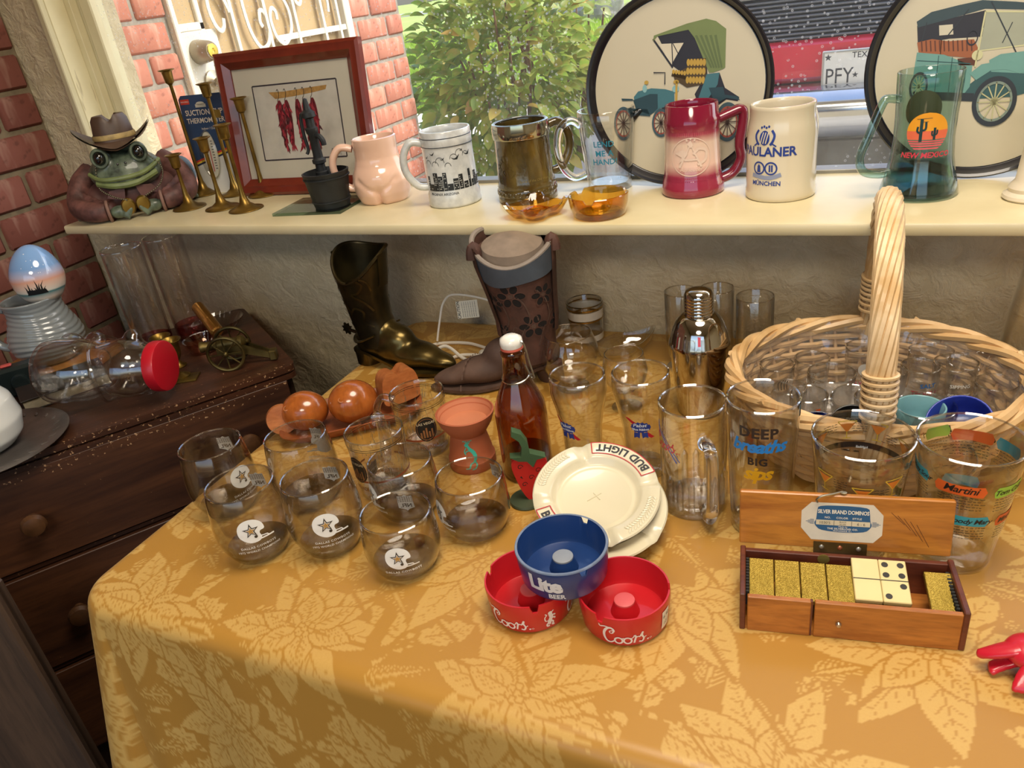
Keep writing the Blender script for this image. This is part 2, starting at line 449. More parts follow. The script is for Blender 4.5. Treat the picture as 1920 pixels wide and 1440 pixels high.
box_obj('frame_stile', [(WX1 - .06, .062, SZ, WX1, .10, WZ1)], CREAM, win, .003)
box_obj('frame_rail', [(WX0 + .068, .066, SZ - .004, WX1 - .06, .10, SZ + .006)], pm('8d8a80', .4, .3), win, .001)
box_obj('frame_rail', [(WX0, .062, WZ1 - .05, WX1, .10, WZ1)], CREAM, win, .003)
def pane_mat():
    t = NT('window_glass'); lw = t.n('LayerWeight'); lw.inputs[0].default_value = .5
    f = X(t.nt, lw.outputs['Facing']); fr = f.m('POWER', 5.) * .7 + .03
    tr = t.n('BsdfTransparent'); tr.inputs[0].default_value = (.97, .985, .98, 1)
    gl = t.n('BsdfGlossy'); gl.inputs['Roughness'].default_value = .02
    m1 = t.n('MixShader'); t.l(fr, m1.inputs[0]); t.l(tr.outputs[0], m1.inputs[1]); t.l(gl.outputs[0], m1.inputs[2])
    vo = t.n('TexVoronoi'); vo.feature = 'DISTANCE_TO_EDGE'; vo2 = t.n('TexVoronoi'); vo2.inputs['Scale'].default_value = 95; t.l(t.coord(), vo2.inputs['Vector'])
    d = X(t.nt, vo2.outputs['Distance']); spot = d.lt(.2) * (d.gt(.1) * .7 + .15) * X(t.nt, t.noise(9, 3)).gt(.47)   # dried drops
    df = t.n('BsdfDiffuse'); df.inputs[0].default_value = (.95, .95, .95, 1)
    tl = t.n('BsdfTranslucent'); tl.inputs[0].default_value = (.9, .9, .9, 1)
    ad = t.n('MixShader'); ad.inputs[0].default_value = .6; t.l(df.outputs[0], ad.inputs[1]); t.l(tl.outputs[0], ad.inputs[2])
    m2 = t.n('MixShader'); t.l(spot * .32 + .02, m2.inputs[0]); t.l(m1.outputs[0], m2.inputs[1]); t.l(ad.outputs[0], m2.inputs[2])
    t.l(m2.outputs[0], t.out.inputs[0]); return t.mat
box_obj('pane', [(WX0 + .06, .079, SZ, WX1 - .05, .083, WZ1 - .04)], pane_mat(), win)
structure(box_obj('roof_eave', [(-2.4, .19, 2.22, 3, .62, 2.3)], pm('cfc7b4', .7)))
# ------------------------------------------------------------------ outside: porch wall, door, lawn, drive
GZ = .35
pw = structure(link('wall_porch', None)); pw.empty_display_size = .05
box_obj('mortar', [(-2.1, .19, GZ, -1.877, .53, 2.3), (-2.1, 1.41, GZ, -1.877, 1.8, 2.3), (-2.1, .53, 2.12, -1.877, 1.41, 2.3)], MORTAR, pw)
lay(pw, -1.87, .19, .527, GZ, 2.2, 1.403, BR_OUT, ya=.414, course=.0838)
lay(pw, -1.87, 1.415, 1.8, GZ, 2.2, 1.403, BR_OUT, ya=.414 + .211 * 5, course=.0838)
door = structure(link('door_1', None)); door.empty_display_size = .05
WHITE = pm('dcd6c6', .45, 0, .08, 8); TAN = pm('b0946a', .6, 0, .1, 12)
def screen():
    t = NT('perforated_screen'); c = t.n('TexCoord').outputs['Object']
    w_ = t.n('TexWave'); w_.wave_type = 'BANDS'; w_.bands_direction = 'DIAGONAL'; w_.inputs['Scale'].default_value = 150; t.l(c, w_.inputs['Vector'])
    return t.bsdf(t.mix(w_.outputs[0], hexc('9c8256'), hexc('bda57c')), .5)
SCREEN = screen()
box_obj('door_leaf', [(-1.93, .53, GZ, -1.9, 1.41, 2.1)], TAN, door)
box_obj('screen_panel', [(-1.885, .535, GZ + .3, -1.88, 1.36, 1.98)], SCREEN, door)
box_obj('door_frame', [(-1.9, .528, GZ, -1.855, .548, 2.12), (-1.9, .64, GZ, -1.868, .66, 2.1), (-1.9, .548, 1.362, -1.868, .66, 1.385), (-1.9, .548, 1.16, -1.866, .70, 1.362),
        (-1.9, .548, 1.13, -1.868, .66, 1.15), (-1.9, 1.37, GZ, -1.85, 1.412, 2.12), (-1.9, .53, 2.06, -1.85, 1.41, 2.12), (-1.9, .55, GZ, -1.868, 1.38, GZ + .3)], WHITE, door, .003)
for y in (.775, .932, 1.083, 1.238, 1.333):
    box_obj('bar', [(-1.868, y - .007, GZ + .3, -1.854, y + .007, 2.06)], WHITE, door, .001)
box_obj('rail', [(-1.872, .97, 1.293, -1.856, 1.38, 1.312), (-1.872, .66, 1.0, -1.856, 1.38, 1.016)], WHITE, door, .001)
def scroll(pts):
    MB().tube([(-1.858, y, z) for y, z in spl(pts, 6)], .0075, 6, flat=.45, up=(1, 0, 0)).build('scroll', WHITE, door)
scroll([(.735, 1.385), (.728, 1.362), (.712, 1.352), (.694, 1.37), (.684, 1.41), (.69, 1.455), (.715, 1.478), (.745, 1.462), (.77, 1.40)])
scroll([(.905, 1.345), (.898, 1.362), (.908, 1.392), (.928, 1.385), (.933, 1.34), (.915, 1.295), (.875, 1.285), (.845, 1.33), (.835, 1.40), (.838, 1.48)])
scroll([(.985, 1.36), (.985, 1.385), (.968, 1.395), (.952, 1.365), (.962, 1.31), (1.0, 1.285), (1.045, 1.32), (1.055, 1.38), (1.03, 1.44), (1.01, 1.5)])
scroll([(1.10, 1.43), (1.105, 1.405), (1.125, 1.398), (1.14, 1.43), (1.14, 1.50)])
scroll([(1.28, 1.36), (1.285, 1.40), (1.27, 1.44), (1.25, 1.42)])
KM = RY(PI / 2)
MB().lathe([(0, 0), (.034, 0), (.034, .012), (.028, .05), (.024, .058), (0, .058)], 28, T(-1.867, .60, 1.305) @ KM).build('deadbolt', pm('9b8f78', .35, .7), door)
MB().lathe([(0, 0), (.019, 0), (.019, .004), (.007, .005), (.006, .002), (0, .002)], 24, T(-1.81, .60, 1.305) @ KM).build('cylinder_face', pm('e8d35a', .3, .6), door)
MB().lathe([(0, 0), (.036, 0), (.036, .01), (.014, .02), (.014, .04), (.03, .055), (.031, .075), (.02, .088), (0, .09)], 28, T(-1.867, .625, 1.215) @ KM).build('door_knob', pm('a8997c', .3, .8), door)
def ground_mat(c1, c2, sc, b):
    t = NT('ground'); n1 = t.noise(sc, 6); return t.bsdf(t.ramp(n1, [(.3, hexc(c1)), (.7, hexc(c2))]), .85, 0, .3, 0, t.bump(t.noise(sc * 12, 4), b, .01))
structure(box_obj('ground', [(-90, .19, GZ - .1, 70, 120, GZ - .02)], ground_mat('8aa044', 'b0c066', 1.5, .3)))
structure(box_obj('path', [(-9, 2.4, GZ - .06, -1.0, 5.55, GZ)], ground_mat('c9bfab', 'e0d8c6', 3, .3)))
structure(box_obj('pavement_drive', [(-1.9, .19, GZ - .05, 8, 9, GZ + .004)], ground_mat('a9a49a', 'c4bfb3', 3, .3)))
structure(box_obj('street', [(-80, 44, GZ - .05, 60, 52, GZ + .01)], ground_mat('9b9a97', 'b3b1ac', 2, .2)))
rng = np.random.default_rng(3)
def grass():
    n = 26000; y = 5.6 + 14 * rng.random(n) ** 1.7; x = -1.2 - y * .42 + (rng.random(n) - .62) * (y * .5)
    x = np.where(x > -1.95, -1.95 - rng.random(n), x)
    a = rng.random(n) * 2 * PI; h = (.05 + .06 * rng.random(n)) * (1 + y * .03); w_ = .006 + y * .0012
    lx, ly = rng.normal(0, .03, n), rng.normal(0, .03, n)
    V = np.zeros((n, 3, 3)); z = GZ - .02
    V[:, 0] = np.stack([x - w_ * np.cos(a), y - w_ * np.sin(a), np.full(n, z)], 1); V[:, 1] = np.stack([x + w_ * np.cos(a), y + w_ * np.sin(a), np.full(n, z)], 1)
    V[:, 2] = np.stack([x + lx, y + ly, z + h], 1)
    me = D.meshes.new('grass'); me.from_pydata(V.reshape(-1, 3).tolist(), [], np.arange(3 * n).reshape(-1, 3).tolist())
    t = NT('grass_blades'); c = t.ramp(t.noise(3, 4), [(.3, hexc('7f9c33')), (.55, hexc('a5bd4f')), (.75, hexc('cdc887'))])
    d_ = t.n('BsdfDiffuse'); t.l(c, d_.inputs[0]); tl = t.n('BsdfTranslucent'); t.l(c, tl.inputs[0])
    m = t.n('MixShader'); m.inputs[0].default_value = .5; t.l(d_.outputs[0], m.inputs[1]); t.l(tl.outputs[0], m.inputs[2]); t.l(m.outputs[0], t.out.inputs[0])
    me.materials.append(t.mat); o = link('grass', me)
    tag(o, 'sunlit green lawn grass beyond the concrete path', 'grass', kind='stuff')
grass()
def leaf_mat(c1, c2, c3):
    t = NT('leaf'); oi = t.n('ObjectInfo'); c = t.ramp(oi.outputs['Random'], [(0, hexc(c1)), (.6, hexc(c2)), (1, hexc(c3))])
    c = t.mix(t.ramp(t.noise(30, 3), [(.4, (0, 0, 0)), (.7, (.5, .5, .5))]), c, hexc(c3))
    p = t.n('BsdfPrincipled'); t.l(c, p.inputs[0]); p.inputs['Roughness'].default_value = .4
    tl = t.n('BsdfTranslucent'); t.l(c, tl.inputs[0]); m = t.n('MixShader'); m.inputs[0].default_value = .45
    t.l(p.outputs[0], m.inputs[1]); t.l(tl.outputs[0], m.inputs[2]); t.l(m.outputs[0], t.out.inputs[0]); return t.mat
def leaf_mesh(L, W, m, n=5):
    mb = MB(); v = []; f = []
    for i in range(n + 1):
        t = i / n; ww = W * sin(PI * min(1, t * .96 + .02)) ** .8; z = -.25 * L * t * t
        v += [(-ww, L * t, z + ww * .35), (0, L * t, z), (ww, L * t, z + ww * .35)]
    for i in range(n):
        for k in (0, 1): f.append((3 * i + k, 3 * i + k + 1, 3 * i + 4 + k, 3 * i + 3 + k))
    return mb.add(v, f).mesh('leaf', m, 80)
def bush(center, rad, nl, nfill, label, cats, cols):
    th = thing('porch_' + cats, label, cats, (center[0], center[1], GZ))
    mb = MB(); st = []
    for i in range(16):
        a = random.uniform(0, 2 * PI); e = Vector((rad[0] * .8 * cos(a) * random.uniform(.3, 1), rad[1] * .8 * sin(a) * random.uniform(.3, 1), rad[2] * random.uniform(1.1, 1.9)))
        mid = e * .5 + Vector((random.uniform(-.08, .08), random.uniform(-.08, .08), .05))
        mb.tube(spl([(0, 0, 0), tuple(mid), tuple(e)], 5), [.012 * (1 - .06 * j) for j in range(11)], 6)
    mb.build('branches', pm('8a6a4c', .8, 0, .3, 30), th)
    lm = leaf_mat(*cols); ms = [leaf_mesh(.085, .024, lm), leaf_mesh(.07, .021, lm), leaf_mesh(.10, .026, lm)]
    def spot():
        while True:
            p = Vector((random.uniform(-1, 1), random.uniform(-1, 1), random.uniform(-1, 1)))
            if .35 < p.length < 1: break
        return Vector((p.x * rad[0], p.y * rad[1], center[2] - GZ + p.z * rad[2])), p
    def mat_at():
        q, p = spot()
        d = (p.normalized() + Vector((random.gauss(0, .5), random.gauss(0, .5), random.gauss(-.15, .4)))).normalized()
        return T(q) @ d.to_track_quat('Y', 'Z').to_matrix().to_4x4() @ RY(random.uniform(-1, 1))
    for i in range(nl): link('leaf', ms[i % 3], th, M=mat_at())
    fill = MB(); src = ms[1]; sv = [tuple(v.co) for v in src.vertices]; sf = [tuple(p.vertices) for p in src.polygons]
    for i in range(nfill): fill.add(sv, sf, mat_at())
    o = fill.build('foliage', lm, th, 80); o['kind'] = 'stuff'
bush((-1.63, 2.24, .98), (.46, .36, .54), 295, 1900, 'dense green and yellowing leafy bush growing by the porch brick wall', 'bush', ('7c9c3e', 'b0c854', 'd0a662'))
bush((-1.62, 3.12, 1.15), (.36, .3, .5), 120, 120, 'sparse pale twiggy shrub standing behind the dense porch bush', 'shrub', ('8fa858', 'b9c67c', 'd8d2a8'))
def rock(x, y, s, label):
    mb = MB(); mb.ball((0, 0, s * .35), (s, s * .7, s * .55), 18, 12)
    mb.v = [tuple(Vector(p) * (1 + .28 * noise.noise(Vector(p) * 2.2 / s + Vector((x, y, 0))))) for p in mb.v]
    o = mb.build('garden_rock', pm('9a9590', .9, 0, .45, 6, .8, 20), None, 25, (x, y, GZ - .02)); tag(o, label, 'rock', 'pale rocks at the far edge of the lawn')
rock(-6.1, 17.2, .75, 'large pale grey rock at the far edge of the lawn'); rock(-4.6, 17.6, .5, 'smaller grey rock partly behind the edge of the round tray')
rock(-7.6, 18.2, .45, 'low grey rock at the lawn edge beside the larger rock')
def truck():
    t = thing('pickup_truck', 'red pickup truck with ribbed dark grille and white licence plate parked outside the window', 'truck', (0, 2.2, 0))
    x0, x1 = -.95, 1.05; RED = pm('d3173c', .25, 0, .08, 3, coat=.6); DK = pm('35383f', .45, .3, .2, 8); CH = pm('c9ccd2', .12, 1, .1, 5)
    box_obj('front_panel', [(x0, 0, .86, x1, .3, 1.02)], RED, t, .02)
    box_obj('body', [(x0 - .04, .25, .62, x1 + .04, 4.6, 1.3), (x0 + .1, 1.4, 1.3, x1 - .1, 3.1, 1.85)], RED, t, .06)
    box_obj('grille_back', [(x0 + .02, .05, 1.02, x1 - .02, .3, 1.19)], pm('14151a', .6), t)
    for k in range(10): MB().box(((x0 + x1) / 2, .03, 1.03 + k * .0155), (x1 - x0 - .04, .05, .008), None, .002).build('grille_slat', pm('6d7078', .4, .5), t)
    box_obj('hood_lip', [(x0, .0, 1.185, x1, .28, 1.215)], pm('d7dbd2', .2, .6), t, .008)
    bm_ = MB(); bm_.loft([[(x, y, z) for y, z in [(.06, .86), (-.05, .845), (-.1, .80), (-.11, .72), (-.08, .66), (.0, .63), (.06, .63)]] for x in (x0 - .05, x0 + .1, x1 - .1, x1 + .05)])
    bm_.build('bumper', CH, t, 60)
    box_obj('valance', [(x0, .02, .42, x1, .2, .63)], pm('6b6a68', .6, 0, .3, 6), t, .01)
    for wx in (x0 + .08, x1 - .08):
        for wy in (.85, 3.6): MB().lathe([(.13, -.1), (.32, -.1), (.36, -.07), (.36, .07), (.32, .1), (.13, .1)], 28, T(wx, wy, GZ + .36) @ KM, True).build('wheel', pm('1c1c1e', .8), t)
    p = box_obj('license_plate', [(-.222, -.022, .822, .083, -.012, .975)], pm('e9e9e4', .4, 0, .06, 30), t, .003)
    fl = flat((0, -.0225, 0), (1, 0, 0), (0, 0, 1))
    dk = ink('3a3d44')
    d = join(mv(text('TEXAS', .03, bold=.006), -.0695, .943), mv(text('PFY', .083, sx=.8), -.157, .852), mv(star(-.098, .88, .012), 0, 0), mv(text('8142', .083, sx=.8), -.0, .852), star(-.2, .95, .014),
             stroke([(-.13, .838), (0, .838)], .004, None, 0), ring(-.069, .898, 0, 0, 3))
    mark(p, d, fl, dk, 'plate_lettering', 0)
    fr = MB()
    for a, b in (((-.216, .828), (.077, .828)), ((.077, .828), (.077, .969)), ((.077, .969), (-.216, .969)), ((-.216, .969), (-.216, .828))): fr.tube([(a[0], -.022, a[1]), (b[0], -.022, b[1])], .003, 6)
    fr.build('plate_rim', pm('b9bcbd', .3, .6), p)
truck()
# ------------------------------------------------------------------ table, damask cloth, dresser
def damask():
    t = NT('gold_damask'); at = t.n('Attribute'); at.attribute_name = 'weave'; mask = X(t.nt, at.outputs['Fac'])
    fine = t.noise(420, 2)
    c = t.mix((mask * (X(t.nt, fine) * .5 + .75)).mn(1.).k, hexc('ae7f35'), hexc('c8a158'))
    m = t.bsdf(c, .45, 0, .5, 0, t.bump((X(t.nt, fine) * .35 + mask * .4).k, .12, .001))
    p = [n for n in t.nt.nodes if n.type == 'BSDF_PRINCIPLED'][0]; t.l(mask * .12 + .36, p.inputs['Roughness'])
    p.inputs['Sheen Weight'].default_value = .2; p.inputs['Sheen Roughness'].default_value = .4; p.inputs['Sheen Tint'].default_value = (1, .85, .5, 1)
    return m
def weave(UV):
    """poinsettia, holly and fir-sprig figures of the damask on flat cloth coordinates: 0 ground, 1 figure"""
    P = np.array(UV); val = np.zeros(len(P)); rg = random.Random(21)
    B = .06; bx = np.floor((P[:, 0] + 3) / B).astype(int); by = np.floor((P[:, 1] + 3) / B).astype(int); key = bx * 1000 + by
    order = np.argsort(key, kind='stable'); ks = key[order]
    def near(cx, cy, r):
        out = []
        for i in range(int((cx - r + 3) // B), int((cx + r + 3) // B) + 1):
            lo, hi = i * 1000 + int((cy - r + 3) // B), i * 1000 + int((cy + r + 3) // B)
            out.append(order[np.searchsorted(ks, lo):np.searchsorted(ks, hi, 'right')])
        return np.concatenate(out) if out else np.zeros(0, int)
    def leaf(cx, cy, a, L, W, veins=True, tooth=0):
        ca, sa = cos(a), sin(a); idx = near(cx + ca * L / 2, cy + sa * L / 2, L / 2 + W)
        if not len(idx): return
        dx, dy = P[idx, 0] - cx, P[idx, 1] - cy; x = dx * ca + dy * sa; y = np.abs(-dx * sa + dy * ca); s_ = -dx * sa + dy * ca
        t = np.clip(x / L, 0, 1); w_ = W * np.sin(PI * t ** .75) * (1 + tooth * np.sin(t * 22) ** 3)
        ins = (y < w_) & (x > 0); rim = (y < w_ + .0028) & (x > -.002) & ~ins
        val[idx[rim]] = 0; v = np.ones(ins.sum())
        if veins:
            xi, yi, ti = x[ins], y[ins], t[ins]; v[(yi < .0016 * (1.1 - ti)) & (ti > .12) & (ti < .8)] = .1
            ph = (xi - yi * 1.1) / L * 6.5; k = np.abs(ph - np.round(ph)) / 6.5 * L
            v[(k < .0011) & (yi < w_[ins] * .62) & (ti > .2) & (ti < .85)] = .15
        val[idx[ins]] = v
    def dot(cx, cy, r):
        i_ = near(cx, cy, r + .003); d = np.hypot(P[i_, 0] - cx, P[i_, 1] - cy); val[i_[d < r + .002]] = 0; val[i_[d < r]] = 1
    def sprig(cx, cy, a, L):
        for k in range(9):
            q = L * k / 9
            for sg in (-1, 1): leaf(cx + q * cos(a), cy + q * sin(a), a + sg * .75, .022 * (1.1 - k / 11), .0024, False)
        leaf(cx, cy, a, L * 1.15, .002, False)
    def flower(cx, cy, a, s):
        for k in range(8):
            b = a + 2 * PI * k / 8 + rg.uniform(-.18, .18); leaf(cx + .012 * s * cos(b), cy + .012 * s * sin(b), b, s * rg.uniform(.088, .115), s * .024)
        for k in range(6):
            b = a + .4 + 2 * PI * k / 6 + rg.uniform(-.2, .2); leaf(cx + .008 * s * cos(b), cy + .008 * s * sin(b), b, s * rg.uniform(.05, .068), s * .017)
        for k in range(7): dot(cx + .0085 * s * cos(k * .9), cy + .0085 * s * sin(k * .9), .0036 * s)
        dot(cx, cy, .003)
    cs = .25; j = 0
    for iy in range(-1, 8):
        for ix in range(-6, 7):
            x = ix * cs + (iy % 2) * cs / 2 + rg.uniform(-.02, .02) - .03; y = -1.2 + iy * .172 + rg.uniform(-.015, .015)
            a = rg.uniform(0, 6.28)
            qx, qy = x + cs / 2, y + rg.uniform(-.02, .02)
            for k in range(3): leaf(qx + .012 * cos(a + k * 2.1), qy + .012 * sin(a + k * 2.1), a + k * 2.1 + rg.uniform(-.3, .3), rg.uniform(.058, .075), .019, True, .3)
            for k in range(3): dot(qx + .008 * cos(a + 1 + k * 2.1), qy + .008 * sin(a + 1 + k * 2.1), .0045)
            sprig(x + .02, y + .085, a, .07); sprig(qx - .02, qy - .06, a + 2, .065); sprig(qx + .045, qy + .05, a + 4, .065); sprig(x - .1, y - .06, a + 1, .06)
            leaf(x + .085, y + .09, a + 1, .06, .017, True, .3); leaf(x - .09, y + .085, a + 2.5, .06, .017, True, .3)
            for k in range(4): dot(x + rg.uniform(-.12, .12), y + .1 + rg.uniform(-.02, .02), .004)
            flower(x, y, a, rg.uniform(.88, 1.1))
    return val * (.85 + .15 * np.sin(P[:, 0] * 5.1 + np.sin(P[:, 1] * 7)))
TX0, TX1, TY0, TY1 = -.875, 1.1, -.868, -.012
def cloth():
    rc = .035; ov = .30; rho = .022; K = 90
    XS = [TX0 + rc + (.3 - TX0 - rc) * i / 540 for i in range(541)] + [.3 + .45 * i / 150 for i in range(1, 151)] + [.75 + (TX1 - rc - .75) * i / 30 for i in range(1, 31)]
    YS = [TY0 + rc + (TY1 - TY0 - 2 * rc) * i / 390 for i in range(391)]
    nx_, ny_ = len(XS), len(YS); G = lambda a, b: a * ny_ + b
    V = [(x, y, TZ + .0006 * noise.noise((x * 7, y * 7, 3))) for x in XS for y in YS]; UV = [(x, y) for x in XS for y in YS]; F = []
    for a in range(nx_ - 1):
        for b in range(ny_ - 1): q = G(a, b); F.append((q, q + ny_, q + ny_ + 1, q + 1))
    P = []                                                        # (x, y, outward normal, index of the inner grid vertex)
    def cor(cx, cy, a0, g):
        for i in range(1, 24): a = a0 + PI / 2 * i / 24; P.append((cx + rc * cos(a), cy + rc * sin(a), cos(a), sin(a), g))
    for a in range(nx_): P.append((XS[a], TY0, 0, -1, G(a, 0)))
    cor(TX1 - rc, TY0 + rc, 1.5 * PI, G(nx_ - 1, 0))
    for b in range(ny_): P.append((TX1, YS[b], 1, 0, G(nx_ - 1, b)))
    cor(TX1 - rc, TY1 - rc, 0, G(nx_ - 1, ny_ - 1))
    for a in range(nx_ - 1, -1, -1): P.append((XS[a], TY1, 0, 1, G(a, ny_ - 1)))
    cor(TX0 + rc, TY1 - rc, PI / 2, G(0, ny_ - 1))
    for b in range(ny_ - 1, -1, -1): P.append((TX0, YS[b], -1, 0, G(0, b)))
    cor(TX0 + rc, TY0 + rc, PI, G(0, 0))
    N = len(P); base = len(V); S = [0]
    for i in range(1, N): S.append(S[-1] + math.hypot(P[i][0] - P[i - 1][0], P[i][1] - P[i - 1][1]) + (.006 if abs(P[i][2] * P[i][3]) > .01 else 0))
    for i, (x, y, nx, ny, g) in enumerate(P):
        back = ny > .7; wob = noise.noise((S[i] * 3, 2, 0)); crn = abs(nx * ny)
        wv = (.5 + .5 * sin(S[i] * 26 + 1.3 * sin(S[i] * 9))) * (.35 + .65 * wob * wob)
        gx, gy, gz = V[g]
        for k in range(1, 17): q = k / 17; V.append((gx + (x - gx) * q, gy + (y - gy) * q, gz + (TZ - gz) * q)); UV.append((gx + (x - gx) * q, gy + (y - gy) * q))
        for k in range(K):
            d = (.01 if back else ov) * k / (K - 1)
            if back: o = 0; dz = d
            elif d < rho * PI / 2: o = rho * sin(d / rho); dz = rho * (1 - cos(d / rho))
            else: o = rho; dz = rho + d - rho * PI / 2
            if not back and ny <= .02: o += max(0, d - .03) * (.06 + .2 * wv + .3 * crn)
            V.append((x + nx * o, min(y + ny * o, -.004), TZ - dz)); UV.append((x + nx * d, y + ny * d))
    for i in range(N):
        j = (i + 1) % N; gi, gj = P[i][4], P[j][4]; pi_, pj = base + i * (K + 16), base + j * (K + 16)
        F.append((gi, pi_, pj, gj) if gi != gj else (gi, pi_, pj))
        for k in range(K + 15): F.append((pi_ + k, pi_ + k + 1, pj + k + 1, pj + k))
    me = D.meshes.new('tablecloth'); me.from_pydata(V, [], F); me.shade_smooth(); me.materials.append(damask())
    me.attributes.new('weave', 'FLOAT', 'POINT').data.foreach_set('value', weave(UV).astype(np.float32))
    return tag(link('tablecloth', me), 'gold damask tablecloth with woven poinsettia pattern covering the table', 'tablecloth')
cloth()
tb = thing('folding_table', 'table hidden under the gold damask cloth', 'table', (0, 0, 0))
box_obj('table_top', [(TX0 + .004, TY0 + .004, TZ - .035, TX1 - .004, TY1 - .004, TZ - .003)], wood('6d4a2a', '8a6238'), tb)
for x in (TX0 + .1, TX1 - .1):
    for y in (TY0 + .08, TY1 - .08): MB().tube([(x, y, 0), (x, y, TZ - .03)], .016, 10).build('leg', pm('4a4a4c', .4, .8), tb)
def dresser():
    t = thing('wooden_dresser', 'dark worn wooden dresser with round knobs standing across the brick corner', 'dresser', (-.978, -.291, 0), math.atan2(-.8184, -.5747))
    # local x runs along the front away from the table, local -y is the depth behind the front
    DW = wood('2a170e', '4a2a19', (2.2, 26, 26), .42, coat=0, wear=('a07a58', 110, .655)); DF = wood('2b160d', '50301c', (2.5, 24, 24), .45, coat=0, wear=('94704e', 90, .685)); DK = wood('1a0e08', '2c1a10', (3, 20, 20), .5)
    L = 1.02; Dp = .42
    for q_, lim in ((DW, -.016), (DF, -.006)):                         # chipped finish along the front arris
        nt_ = q_.node_tree; pb = [n for n in nt_.nodes if n.type == 'BSDF_PRINCIPLED'][0]; old = pb.inputs['Base Color'].links[0].from_socket
        tc = nt_.nodes.new('ShaderNodeTexCoord'); sx = nt_.nodes.new('ShaderNodeSeparateXYZ'); nt_.links.new(tc.outputs['Object'], sx.inputs[0])
        nz = nt_.nodes.new('ShaderNodeTexNoise'); nz.inputs['Scale'].default_value = 150; nz.inputs['Detail'].default_value = 5; nt_.links.new(tc.outputs['Object'], nz.inputs['Vector'])
        fac = X(nt_, sx.outputs[1]).gt(lim) * X(nt_, nz.outputs[0]).gt(.63) * X(nt_, sx.outputs[2]).gt(.735)
        mxn = nt_.nodes.new('ShaderNodeMix'); mxn.data_type = 'RGBA'; nt_.links.new(fac.k, mxn.inputs[0]); nt_.links.new(old, mxn.inputs[6]); mxn.inputs[7].default_value = (*hexc('a98460'), 1); nt_.links.new(mxn.outputs[2], pb.inputs['Base Color'])
    mb = MB()
    pl = [(0, -.0), (L, 0), (L, -Dp), (.0, -Dp)]
    rr = .02; out = []
    for (cx, cy, a0) in ((L - rr, -rr, 0), (rr, -rr, PI / 2), (rr, -Dp + rr, PI), (L - rr, -Dp + rr, 1.5 * PI)): out += [(cx + rr * cos(a0 + PI / 2 * i / 5), cy + rr * sin(a0 + PI / 2 * i / 5)) for i in range(6)]
    mb.prism(out, DZ - .012, DZ); mb.build('top_panel', DW, t, 40)
    MB().box((L / 2, -Dp / 2 - .006, .40), (L - .02, Dp - .03, .73), None, .004).build('carcass', DK, t)
    MB().prism([(x, y * 1.0) for x, y in out], DZ - .026, DZ - .016).build('top_moulding', DW, t, 40)
    for z0, z1 in ((.578, .7535), (.36, .562), (.14, .344)):
        d = MB().box((L / 2 + .0, -.008, (z0 + z1) / 2), (L - .05, .016, z1 - z0), None, .0012).build('drawer', DF, t)
        for x in (.128, .499, .88):
            MB().lathe([(0, 0), (.009, 0), (.008, .012), (.018, .018), (.0205, .026), (.017, .034), (.007, .037), (0, .037)], 24, T(x, 0, (z0 + z1) / 2) @ RX(-PI / 2)).build('knob', wood('35200f', '5a3b22', (9, 9, 9), .4), d)
    for z in (.570, .352): MB().box((L / 2, -.012, z), (L - .03, .012, .007)).build('drawer_rail', DW, t)
    for x in (.03, L - .03):
        for y in (-.03, -Dp + .03): MB().box((x, y, .03), (.05, .05, .06), None, .004).build('foot', DK, t)
dresser()
bd = thing('wooden_board', 'dark scuffed wooden board standing upright before the dresser drawers', 'board', (-1.04, -.885, 0), math.radians(28))
DKB = wood('33251b', '55402f', (30, 30, 2.5), .6, wear=('b09a85', 60, .72))
MB().box((-.16, 0, .37), (.32, .022, .74), None, .004).build('panel', DKB, bd)
MB().box((-.012, -.003, .37), (.024, .03, .744), None, .004).build('edge_strip', DKB, bd)
# ------------------------------------------------------------------ things on the window sill
def prof_mug(name, label, cat, x, y, z, prof, thick, m, han=None, hrot=0, hm=None, inner=None, group=None, n=48, foot=.006):
    """lathe-turned mug with its handle; local +x is where the handle sits"""
    t = thing(name, label, cat, (x, y, z), hrot, group)
    MB().lathe(shell(prof, thick, foot), n).build('body', m, t, 50)
    if han: MB().tube(han[0], han[1], 12, flat=han[2] if len(han) > 2 else 1, up=(0, 1, 0)).build('handle', hm or m, t, 60)
    t['fa'] = face_a(x, y, hrot); return t
def glaze(stops, rough=.12, coat=.6, bump=None, axis=2, h=1.):
    t = NT('glaze'); sp_ = t.n('SeparateXYZ'); t.l(t.coord(), sp_.inputs[0])
    z = X(t.nt, sp_.outputs[axis]) / h + (X(t.nt, t.noise(30, 3)) - .5) * .04
    c = t.ramp(z.k, [(p, hexc(q)) for p, q in stops])
    return t.bsdf(c, rough, 0, .5, coat, t.bump(t.noise(bump[0], 3), bump[1], .002) if bump else None)
